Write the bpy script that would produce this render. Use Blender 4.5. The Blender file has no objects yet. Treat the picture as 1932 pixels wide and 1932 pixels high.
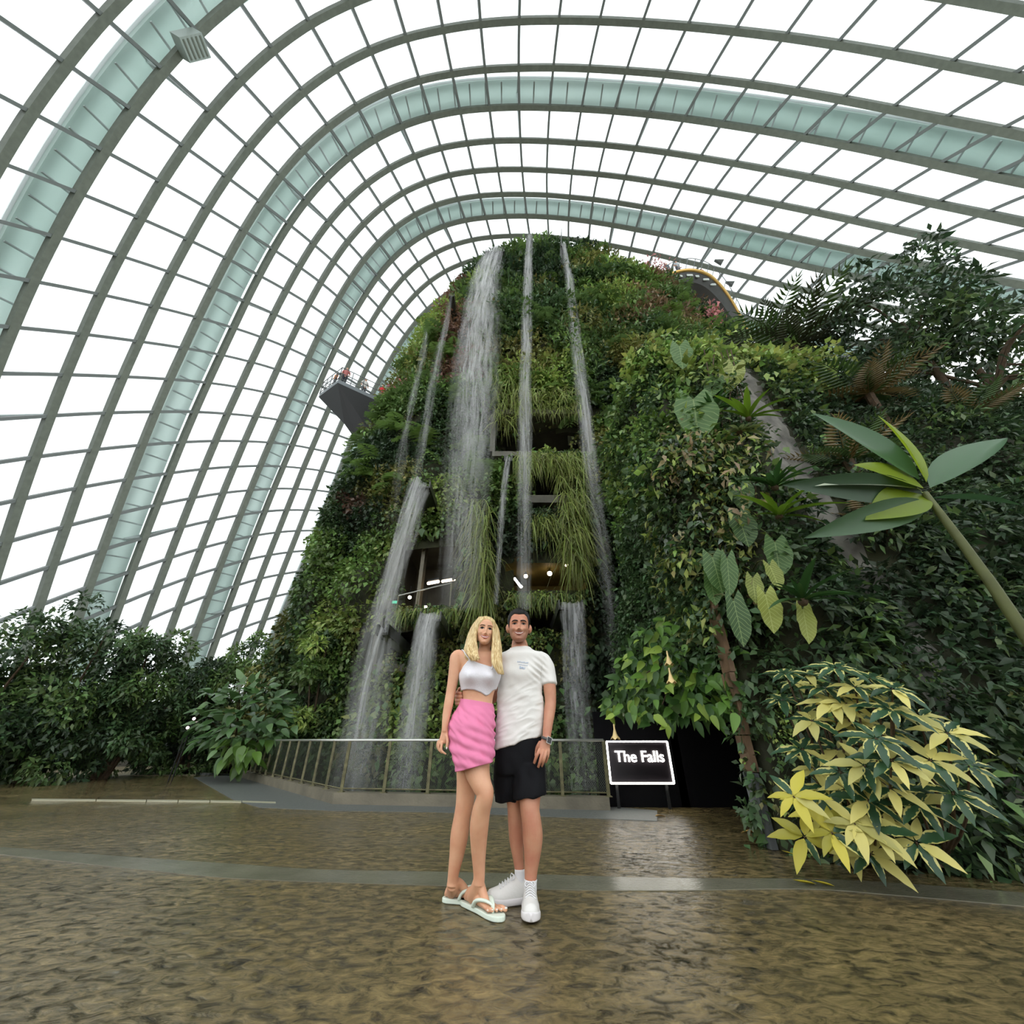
import bpy, math, random
import numpy as np
from mathutils import Vector, Matrix
random.seed(5)
rng = np.random.default_rng(11)
scene = bpy.context.scene
COL = scene.collection

# ---------------------------------------------------------------- camera, sky, exposure
F_PX, PITCH, CAM_H = 740.0, math.radians(30.2), 0.885
cam_data = bpy.data.cameras.new('camera')
cam_data.sensor_width = 36.0
cam_data.lens = 36.0 * F_PX / 1932.0
cam_data.clip_start, cam_data.clip_end = 0.05, 500
cam = bpy.data.objects.new('camera', cam_data)
cam.location = (0, 0, CAM_H)
cam.rotation_euler = (math.radians(90) + PITCH, 0, 0)
COL.objects.link(cam)
scene.camera = cam

world = bpy.data.worlds.new('overcast_sky')
scene.world = world
world.use_nodes = True
bg = world.node_tree.nodes['Background']
bg.inputs[0].default_value = (0.95, 0.985, 1.0, 1)
bg.inputs[1].default_value = 1.35

vs = scene.view_settings
vs.view_transform = 'Standard'
vs.look = 'None'
vs.exposure = 0.42
vs.gamma = 1.0
vs.use_curve_mapping = False
scene.cycles.use_adaptive_sampling = True
scene.cycles.adaptive_threshold = 0.06
scene.cycles.adaptive_min_samples = 12
scene.cycles.max_bounces = 5
scene.cycles.diffuse_bounces = 2
scene.cycles.glossy_bounces = 3
scene.cycles.transmission_bounces = 4
scene.cycles.transparent_max_bounces = 40
scene.cycles.caustics_reflective = False
scene.cycles.caustics_refractive = False

# ---------------------------------------------------------------- layout helpers
CP, SP = math.cos(PITCH), math.sin(PITCH)
EYE = np.array([0, 0, CAM_H])

def ray(x, y):
    u = (x - 966.0) / F_PX
    v = (966.0 - y) / F_PX
    return np.array([u, CP - v * SP, SP + v * CP])

def at(x, y, Y):
    """world point on the plane at distance Y seen in direction (x, y)"""
    d = ray(x, y)
    return EYE + d * (Y / d[1])

def ground(x, y, z=0.0):
    d = ray(x, y)
    return EYE + d * ((z - CAM_H) / d[2])

def pxm(x, y, Y):
    """metres covered by one pixel there"""
    return Y / ray(x, y)[1] / F_PX

def proj(P):
    Q = np.asarray(P) - EYE
    d = Q[..., 1] * CP + Q[..., 2] * SP
    d = np.where(d < 0.05, 0.05, d)
    return 966 + F_PX * Q[..., 0] / d, 966 - F_PX * (-Q[..., 1] * SP + Q[..., 2] * CP) / d

def unit(v):
    v = np.asarray(v, float)
    n = np.linalg.norm(v, axis=-1, keepdims=True)
    return v / np.where(n < 1e-9, 1, n)

_lat = np.random.default_rng(3).random((32, 32, 32))

def vnoise(P, scale=1.0, seed=0):
    """smooth value noise in 0..1"""
    Q = np.asarray(P, float) * scale + seed * 7.31
    I = np.floor(Q).astype(int)
    T = Q - I
    T = T * T * (3 - 2 * T)
    r = 0
    for a in (0, 1):
        for b in (0, 1):
            for c in (0, 1):
                w = (T[..., 0] if a else 1 - T[..., 0]) * (T[..., 1] if b else 1 - T[..., 1]) * (T[..., 2] if c else 1 - T[..., 2])
                r = r + w * _lat[(I[..., 0] + a) % 32, (I[..., 1] + b) % 32, (I[..., 2] + c) % 32]
    return r

def fbm(P, scale=1.0, seed=0, oct=3):
    r, a, t = 0, 1.0, 0
    for k in range(oct):
        r = r + a * vnoise(P, scale * 2 ** k, seed + k)
        t += a
        a *= .5
    return r / t

# ---------------------------------------------------------------- materials
def new_mat(name):
    m = bpy.data.materials.new(name)
    m.use_nodes = True
    nt = m.node_tree
    nt.nodes.clear()
    out = nt.nodes.new('ShaderNodeOutputMaterial')
    return m, nt, out

def N(nt, typ, **kw):
    n = nt.nodes.new('ShaderNode' + typ)
    for k, v in kw.items():
        if k.startswith('i_'):
            n.inputs[int(k[2:])].default_value = v
        else:
            setattr(n, k, v)
    return n

def rgba(c):
    return (c[0], c[1], c[2], 1.0)

def srgb(r, g, b):
    f = lambda c: (c / 255 / 12.92) if c / 255 <= .04045 else ((c / 255 + .055) / 1.055) ** 2.4
    return (f(r), f(g), f(b))

def ramp(nt, src, stops):
    r = nt.nodes.new('ShaderNodeValToRGB')
    el = r.color_ramp.elements
    while len(el) < len(stops):
        el.new(0.5)
    for e, (p, c) in zip(el, stops):
        e.position = p
        e.color = rgba(c) if len(c) == 3 else c
    nt.links.new(src, r.inputs[0])
    return r

def mat(name, color, rough=.6, metal=0.0, var=0.0, vscale=6.0, bump=0.0, bscale=40.0, spec=.5, emit=0.0, stretch=None):
    """plain surface with optional mottling and fine relief"""
    m, nt, out = new_mat(name)
    b = N(nt, 'BsdfPrincipled')
    b.inputs['Roughness'].default_value = rough
    b.inputs['Metallic'].default_value = metal
    b.inputs['Specular IOR Level'].default_value = spec
    b.inputs['Base Color'].default_value = rgba(color)
    if emit:
        b.inputs['Emission Color'].default_value = rgba(color)
        b.inputs['Emission Strength'].default_value = emit
    tc = N(nt, 'TexCoord')
    src = tc.outputs['Object']
    if stretch:
        mp = N(nt, 'Mapping')
        mp.inputs['Scale'].default_value = stretch
        nt.links.new(src, mp.inputs[0])
        src = mp.outputs[0]
    if var:
        n = N(nt, 'TexNoise')
        n.inputs['Scale'].default_value = vscale
        n.inputs['Detail'].default_value = 5
        nt.links.new(src, n.inputs['Vector'])
        c = np.array(color)
        r = ramp(nt, n.outputs[0], [(.3, tuple(np.clip(c * (1 - var), 0, 1))), (.7, tuple(np.clip(c * (1 + var), 0, 1)))])
        nt.links.new(r.outputs[0], b.inputs['Base Color'])
    if bump:
        n = N(nt, 'TexNoise')
        n.inputs['Scale'].default_value = bscale
        n.inputs['Detail'].default_value = 4
        nt.links.new(src, n.inputs['Vector'])
        bp = N(nt, 'Bump')
        bp.inputs['Strength'].default_value = bump
        bp.inputs['Distance'].default_value = .02
        nt.links.new(n.outputs[0], bp.inputs['Height'])
        nt.links.new(bp.outputs[0], b.inputs['Normal'])
    nt.links.new(b.outputs[0], out.inputs[0])
    return m

def leaf_tint_mat(name, rough=.42, trans=.3):
    """leaf colour comes from the per-leaf colour of the plant (attribute tint)"""
    m, nt, out = new_mat(name)
    a = N(nt, 'Attribute', attribute_name='tint')
    b = N(nt, 'BsdfPrincipled')
    b.inputs['Roughness'].default_value = rough
    t = N(nt, 'BsdfTranslucent')
    mx = N(nt, 'MixShader')
    mx.inputs[0].default_value = trans
    nt.links.new(a.outputs['Color'], b.inputs['Base Color'])
    nt.links.new(a.outputs['Color'], t.inputs[0])
    nt.links.new(b.outputs[0], mx.inputs[1])
    nt.links.new(t.outputs[0], mx.inputs[2])
    nt.links.new(mx.outputs[0], out.inputs[0])
    return m

M = {}
M['leaf'] = leaf_tint_mat('foliage_leaf')
M['steel'] = mat('grey_green_steel', srgb(116, 124, 112), .55, var=.12, vscale=3)
M['steel_thin'] = mat('purlin_steel', srgb(122, 130, 128), .5)
m, nt, out = new_mat('haze_brightened_arch')  # steel made pale and translucent, so its shaded undersides look bright with haze
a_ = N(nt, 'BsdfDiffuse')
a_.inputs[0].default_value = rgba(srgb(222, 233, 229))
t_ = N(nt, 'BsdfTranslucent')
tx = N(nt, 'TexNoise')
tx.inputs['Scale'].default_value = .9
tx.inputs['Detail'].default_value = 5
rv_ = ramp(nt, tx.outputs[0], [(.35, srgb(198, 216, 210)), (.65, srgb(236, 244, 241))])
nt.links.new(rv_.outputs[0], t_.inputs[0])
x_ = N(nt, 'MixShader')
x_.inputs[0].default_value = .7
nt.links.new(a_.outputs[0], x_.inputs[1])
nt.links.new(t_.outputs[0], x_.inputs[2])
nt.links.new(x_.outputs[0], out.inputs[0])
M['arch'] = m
M['strut'] = mat('white_steel', srgb(205, 214, 214), .4)
M['concrete'] = mat('damp_concrete', srgb(112, 106, 90), .6, var=.25, vscale=3, bump=.3, bscale=30)
M['concrete_dark'] = mat('dark_concrete', srgb(96, 94, 84), .7, var=.25, vscale=1.5, bump=.25, bscale=12)
M['soil'] = mat('mossy_soil', srgb(44, 46, 26), .9, var=.5, vscale=2.2, bump=.6, bscale=14)
M['rail'] = mat('galvanised_rail', srgb(205, 205, 200), .3, metal=.75)
M['post'] = mat('weathered_post', srgb(104, 100, 70), .5, metal=.2, var=.35, vscale=12)
M['black'] = mat('black_cladding', srgb(11, 12, 13), .6, var=.2)
M['blackgloss'] = mat('black_panel', srgb(28, 24, 28), .3)
M['bark'] = mat('bark', srgb(78, 62, 44), .8, var=.3, vscale=18, bump=.4)
M['stem'] = mat('green_stem', srgb(86, 92, 48), .6, var=.2)
M['gold'] = mat('brass_edge', srgb(214, 176, 104), .28, metal=.8)
M['lamp_warm'] = mat('lamp_warm', (1.0, .78, .55), emit=9)
M['lamp_white'] = mat('lamp_white', (1.0, .97, .92), emit=9)

# ---------------------------------------------------------------- object helpers
def tag(o, label=None, cat=None, group=None, kind=None):
    for k, v in (('label', label), ('category', cat), ('group', group), ('kind', kind)):
        if v:
            o[k] = v
    return o

def empty(name, loc=(0, 0, 0), label=None, cat=None, group=None, kind=None):
    o = bpy.data.objects.new(name, None)
    o.empty_display_size = .1
    o.location = [float(c) for c in loc]
    COL.objects.link(o)
    return tag(o, label, cat, group, kind)

def adopt(o, parent):
    if parent is not None:
        o.parent = parent
        if parent.type == 'EMPTY':
            o.matrix_parent_inverse = Matrix.Translation(-parent.location)
        else:
            o.matrix_parent_inverse = parent.matrix_basis.inverted()
    return o

def np_mesh(name, V, Fc, smooth=True, tint=None, uv=None):
    V = np.ascontiguousarray(V, dtype=np.float32)
    Fc = np.ascontiguousarray(Fc, dtype=np.int32)
    me = bpy.data.meshes.new(name)
    n, (m, k) = len(V), Fc.shape
    me.vertices.add(n)
    me.vertices.foreach_set('co', V.ravel())
    me.loops.add(m * k)
    me.loops.foreach_set('vertex_index', Fc.ravel())
    me.polygons.add(m)
    me.polygons.foreach_set('loop_start', np.arange(0, m * k, k, dtype=np.int32))
    if smooth:
        me.polygons.foreach_set('use_smooth', np.ones(m, dtype=bool))
    me.update(calc_edges=True)
    if tint is not None:
        a = me.color_attributes.new('tint', 'FLOAT_COLOR', 'POINT')
        c = np.ones((n, 4), np.float32)
        c[:, :3] = tint
        a.data.foreach_set('color', c.ravel())
    if uv is not None:
        a = me.attributes.new('flow', 'FLOAT_VECTOR', 'POINT')
        u = np.zeros((n, 3), np.float32)
        u[:, :uv.shape[1]] = uv
        a.data.foreach_set('vector', u.ravel())
    return me

def np_obj(name, V, Fc, material, parent=None, **kw):
    me = np_mesh(name, V, Fc, **kw)
    me.materials.append(material)
    o = bpy.data.objects.new(name, me)
    COL.objects.link(o)
    return adopt(o, parent)

class MB:
    """collects shapes of one part into one mesh"""
    def __init__(self):
        self.v, self.f = [], []

    def add(self, V, Fc):
        o = len(self.v)
        self.v.extend([tuple(map(float, p)) for p in V])
        self.f.extend([tuple(int(i) + o for i in q) for q in Fc])
        return self

    def box(self, c, s, X=(1, 0, 0), Y=(0, 1, 0), Z=(0, 0, 1)):
        c = np.asarray(c, float)
        X, Y, Z = (np.asarray(a, float) for a in (X, Y, Z))
        P = [c + X * s[0] * a / 2 + Y * s[1] * b / 2 + Z * s[2] * d / 2 for d in (-1, 1) for a, b in ((-1, -1), (1, -1), (1, 1), (-1, 1))]
        return self.add(P, [(3, 2, 1, 0), (4, 5, 6, 7), (0, 1, 5, 4), (1, 2, 6, 5), (2, 3, 7, 6), (3, 0, 4, 7)])

    def beam(self, a, b, w, h, up=(0, 0, 1)):
        a, b = np.asarray(a, float), np.asarray(b, float)
        t = b - a
        L = np.linalg.norm(t)
        t = t / L
        s = unit(np.cross(t, up))
        n = np.cross(s, t)
        return self.box((a + b) / 2, (L, w, h), t, s, n)

    def sweep(self, P, Nn, w, h):
        """rectangular bar along P; Nn = surface normals (height direction)"""
        P, Nn = np.asarray(P, float), np.asarray(Nn, float)
        t = unit(np.gradient(P, axis=0))
        s = unit(np.cross(t, Nn))
        V = np.stack([P + s * w / 2 + Nn * h / 2, P - s * w / 2 + Nn * h / 2, P - s * w / 2 - Nn * h / 2, P + s * w / 2 - Nn * h / 2], 1).reshape(-1, 3)
        n = len(P)
        Fc = [(4 * i + k, 4 * i + (k + 1) % 4, 4 * i + 4 + (k + 1) % 4, 4 * i + 4 + k) for i in range(n - 1) for k in range(4)]
        Fc += [(3, 2, 1, 0), tuple(4 * (n - 1) + k for k in range(4))]
        return self.add(V, Fc)

    def tube(self, P, r, seg=8, flat=1.0, up=None):
        P = np.asarray(P, float)
        n = len(P)
        r = np.full(n, r, float) if np.isscalar(r) else np.asarray(r, float)
        t = unit(np.gradient(P, axis=0))
        u = np.asarray(up if up is not None else ((0, 0, 1) if abs(t[0][2]) < .9 else (0, 1, 0)), float)
        V = []
        for i in range(n):
            u = unit(u - t[i] * np.dot(u, t[i]))
            w = np.cross(t[i], u)
            for k in range(seg):
                a = 2 * math.pi * k / seg
                V.append(P[i] + (w * math.cos(a) + u * math.sin(a) * flat) * r[i])
        Fc = [(i * seg + k, i * seg + (k + 1) % seg, (i + 1) * seg + (k + 1) % seg, (i + 1) * seg + k) for i in range(n - 1) for k in range(seg)]
        V.append(P[0] - t[0] * r[0] * .6)
        V.append(P[-1] + t[-1] * r[-1] * .6)
        Fc += [(n * seg, (k + 1) % seg, k) for k in range(seg)]
        Fc += [(n * seg + 1, (n - 1) * seg + k, (n - 1) * seg + (k + 1) % seg) for k in range(seg)]
        return self.add(V, Fc)

    def ball(self, c, r, seg=12, rings=8, A=None):
        c = np.asarray(c, float)
        r = np.array([r, r, r]) if np.isscalar(r) else np.asarray(r, float)
        V, Fc = [], []
        for i in range(1, rings):
            p = math.pi * i / rings
            for k in range(seg):
                a = 2 * math.pi * k / seg
                q = np.array([math.sin(p) * math.cos(a), math.sin(p) * math.sin(a), math.cos(p)]) * r
                V.append(c + (A @ q if A is not None else q))
        q0, q1 = np.array([0, 0, r[2]]), np.array([0, 0, -r[2]])
        V.append(c + (A @ q0 if A is not None else q0))
        V.append(c + (A @ q1 if A is not None else q1))
        for i in range(rings - 2):
            for k in range(seg):
                Fc.append((i * seg + k, (i + 1) * seg + k, (i + 1) * seg + (k + 1) % seg, i * seg + (k + 1) % seg))
        T, B = len(V) - 2, len(V) - 1
        for k in range(seg):
            Fc.append((T, k, (k + 1) % seg))
            Fc.append((B, (rings - 2) * seg + (k + 1) % seg, (rings - 2) * seg + k))
        return self.add(V, Fc)

    def rings(self, R, cap=True):
        """loft: R is (n, seg, 3)"""
        R = np.asarray(R, float)
        n, s, _ = R.shape
        V = [tuple(p) for p in R.reshape(-1, 3)]
        Fc = [(i * s + k, i * s + (k + 1) % s, (i + 1) * s + (k + 1) % s, (i + 1) * s + k) for i in range(n - 1) for k in range(s)]
        if cap:
            V += [tuple(R[0].mean(0)), tuple(R[-1].mean(0))]
            Fc += [(n * s, (k + 1) % s, k) for k in range(s)]
            Fc += [(n * s + 1, (n - 1) * s + k, (n - 1) * s + (k + 1) % s) for k in range(s)]
        return self.add(V, Fc)

    def prism(self, poly, z0, z1):
        n = len(poly)
        V = [(p[0], p[1], z0) for p in poly] + [(p[0], p[1], z1) for p in poly]
        Fc = [tuple(range(n - 1, -1, -1)), tuple(range(n, 2 * n))] + [(k, (k + 1) % n, n + (k + 1) % n, n + k) for k in range(n)]
        return self.add(V, Fc)

    def mesh(self, name, smooth=False):
        me = bpy.data.meshes.new(name)
        me.from_pydata(self.v, [], self.f)
        if smooth:
            me.polygons.foreach_set('use_smooth', np.ones(len(me.polygons), dtype=bool))
        me.update()
        return me

    def build(self, name, material, parent=None, smooth=False):
        me = self.mesh(name, smooth)
        me.materials.append(material)
        o = bpy.data.objects.new(name, me)
        COL.objects.link(o)
        return adopt(o, parent)

def cubic(P, t):
    """Catmull-Rom through rows of P at parameters t (0..n-1)"""
    P = np.asarray(P, float)
    n = len(P)
    t = np.clip(np.asarray(t, float), 0, n - 1 - 1e-6)
    i = np.floor(t).astype(int)
    f = (t - i).reshape((-1,) + (1,) * (P.ndim - 1))
    p0, p1, p2, p3 = P[np.maximum(i - 1, 0)], P[i], P[np.minimum(i + 1, n - 1)], P[np.minimum(i + 2, n - 1)]
    return .5 * (2 * p1 + (p2 - p0) * f + (2 * p0 - 5 * p1 + 4 * p2 - p3) * f ** 2 + (3 * p1 - p0 - 3 * p2 + p3) * f ** 3)

def curve(pts, n):
    return cubic(pts, np.linspace(0, len(pts) - 1, n))

# ---------------------------------------------------------------- foliage helpers
_T = np.array([[0, 0, 0], [.42, -.5, .07], [.42, .5, .07], [.5, 0, -.02], [1, 0, -.16]])
_TF = np.array([[0, 3, 1], [0, 2, 3], [1, 3, 4], [3, 2, 4]])

def leaf_arrays(B, D, Nn, L, W, C):
    """B base, D direction, Nn normal, L length, W width, C colour, one row per leaf"""
    D = unit(D)
    S = unit(np.cross(D, Nn))
    Nn = np.cross(S, D)
    V = B[:, None] + D[:, None] * (_T[None, :, :1] * L[:, None, None]) + S[:, None] * (_T[None, :, 1:2] * W[:, None, None]) + Nn[:, None] * (_T[None, :, 2:] * L[:, None, None])
    Fc = (_TF[None] + (np.arange(len(B)) * 5)[:, None, None]).reshape(-1, 3)
    return V.reshape(-1, 3), Fc, np.repeat(C, 5, 0)

def grass_arrays(B, D, L, W, C, droop=.6):
    """thin hanging or arching blades, three segments"""
    n = len(B)
    D = unit(D)
    S = unit(np.cross(D, rng.normal(size=(n, 3))))
    V = []
    for k, w in ((0, 1), (.35, .9), (.7, .6), (1, .05)):
        c = B + D * (L * k)[:, None] + np.array([0, 0, -1]) * (droop * L * k * k)[:, None]
        V += [c - S * (W * w / 2)[:, None], c + S * (W * w / 2)[:, None]]
    V = np.stack(V, 1)
    q = np.array([[0, 1, 3], [0, 3, 2], [2, 3, 5], [2, 5, 4], [4, 5, 7], [4, 7, 6]])
    Fc = (q[None] + (np.arange(n) * 8)[:, None, None]).reshape(-1, 3)
    return V.reshape(-1, 3), Fc, np.repeat(C, 8, 0)

class Cloud:
    def __init__(self):
        self.V, self.F, self.C, self.n = [], [], [], 0

    def add(self, t):
        V, Fc, C = t
        if len(V) == 0:
            return
        self.V.append(V)
        self.F.append(Fc + self.n)
        self.C.append(C)
        self.n += len(V)

    def build(self, name, parent=None, material=None, kind='stuff'):
        o = np_obj(name, np.concatenate(self.V), np.concatenate(self.F), material or M['leaf'], parent, smooth=False, tint=np.concatenate(self.C))
        return tag(o, kind=kind)

def clumps(cl, Cc, Nn, R, K, L, col, aspect=.5, down=.35, jitter=.35):
    """bushy clumps: Cc centres, Nn outward, R radii, K leaves in each, L leaf length, col colour of each clump"""
    K = np.asarray(K, int)
    idx = np.repeat(np.arange(len(Cc)), K)
    n = len(idx)
    q = unit(rng.normal(size=(n, 3)))
    d = (q * Nn[idx]).sum(1)
    q = np.where((d < -.1)[:, None], q - 2 * d[:, None] * Nn[idx], q)
    rad = R[idx] * (.45 + .55 * rng.random(n) ** .5)
    B = Cc[idx] + q * rad[:, None] * np.array([1, 1, .85])
    D = unit(q * .7 + rng.normal(size=(n, 3)) * .55 + np.array([0, 0, -down]))
    No = unit(q * .6 + np.array([0, 0, .7]) + rng.normal(size=(n, 3)) * .35)
    Ls = L[idx] * (.65 + .7 * rng.random(n))
    c = col[idx] * (1 + jitter * (rng.random((n, 1)) * 2 - 1)) * (1 + .12 * (rng.random((n, 3)) * 2 - 1))
    cl.add(leaf_arrays(B, D, No, Ls, Ls * aspect * (.8 + .4 * rng.random(n)), np.clip(c, 0, 1)))

def ferns(cl, B, D, L, col, pin=9):
    """fern fronds: arching rachis with paired pinnae"""
    n = len(B)
    D = unit(D)
    S = unit(np.cross(D, np.array([0, 0, 1.0])))
    for k in range(1, pin + 1):
        t = k / (pin + .5)
        c = B + D * (L * t)[:, None] + np.array([0, 0, -1]) * (L * .45 * t * t)[:, None]
        w = L * .42 * math.sin(math.pi * min(1, .18 + t * .8)) + L * .03
        for s in (-1, 1):
            d = unit(S * s + D * .45 + np.array([0, 0, -.35]))
            cc = np.clip(col * (1 + .3 * (rng.random((n, 1)) - .5)), 0, 1)
            cl.add(leaf_arrays(c, d, np.tile([0, 0, 1.0], (n, 1)) + rng.normal(size=(n, 3)) * .15, w, L * .13, cc))

# leaf meshes that are parts of their own
def leaf_mesh(name, W=.4, shape='lance', seg=7, bend=.25, fold=.12, wavy=0.0):
    V, Fc = [], []
    for i in range(seg + 1):
        t = i / seg
        if shape == 'lance':
            w = math.sin(math.pi * t ** .8) ** .9
        elif shape == 'ovate':
            w = math.sin(math.pi * t ** .62) ** .8
        elif shape == 'strap':
            w = min(1, .35 + t * 2.2) * (1 - t ** 4)
        elif shape == 'heart':
            w = math.sin(math.pi * (t * .8 + .2) ** 1.15) ** .75 if t < 1 else 0
        w = max(w, 0.012) * W / 2
        y, z = t, -bend * t * t
        if shape == 'heart':
            y = t
        f = fold * w * 2
        wv = wavy * math.sin(t * 19)
        yb = y - (.24 * (1 - t) ** 3 if shape == 'heart' else 0)
        V += [(-w, yb, z + f + wv * w), (0, y, z - f * .3), (w, yb, z + f - wv * w)]
    for i in range(seg):
        a = 3 * i
        Fc += [(a, a + 1, a + 4, a + 3), (a + 1, a + 2, a + 5, a + 4)]
    b = MB().add(V, Fc)
    return b.mesh(name, smooth=True)

def place(me, base, d, n, L, name, parent, squash=1.0):
    d = unit(d)
    s = unit(np.cross(d, n))
    n = np.cross(s, d)
    m = Matrix(((s[0] * L * squash, d[0] * L, n[0] * L, base[0]), (s[1] * L * squash, d[1] * L, n[1] * L, base[1]), (s[2] * L * squash, d[2] * L, n[2] * L, base[2]), (0, 0, 0, 1)))
    o = bpy.data.objects.new(name, me)
    COL.objects.link(o)
    o.matrix_basis = m
    return adopt(o, parent)

class Surf:
    """grid surface with normals, to grow plants on"""
    def __init__(self, G):
        self.G = G
        du = np.gradient(G, axis=1)
        dv = np.gradient(G, axis=0)
        self.N = unit(np.cross(du, dv))

    def sample(self, n, ok=None):
        a, b = self.G.shape[:2]
        d1 = self.G[1:, 1:] - self.G[:-1, :-1]
        d2 = self.G[1:, :-1] - self.G[:-1, 1:]
        A = np.linalg.norm(np.cross(d1, d2), axis=-1)
        if ok is not None:
            A = A * ok
        p = (A / A.sum()).ravel()
        k = rng.choice(len(p), n, p=p)
        i, j = k // (b - 1), k % (b - 1)
        u, v = rng.random((n, 1)), rng.random((n, 1))
        P = (self.G[i, j] * (1 - u) + self.G[i + 1, j] * u) * (1 - v) + (self.G[i, j + 1] * (1 - u) + self.G[i + 1, j + 1] * u) * v
        return P, self.N[i, j]

    def facing(self, lim=-.1):
        c = (self.G[1:, 1:] + self.G[:-1, :-1]) / 2
        v = unit(EYE - c)
        n = self.N[:-1, :-1]
        return ((v * n).sum(-1) > lim).astype(float)

    def faces(self, drop=None):
        a, b = self.G.shape[:2]
        i, j = np.mgrid[0:a - 1, 0:b - 1]
        Fc = np.stack([i * b + j, i * b + j + 1, (i + 1) * b + j + 1, (i + 1) * b + j], -1)
        if drop is not None:
            return Fc[~drop]
        return Fc.reshape(-1, 4)

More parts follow.
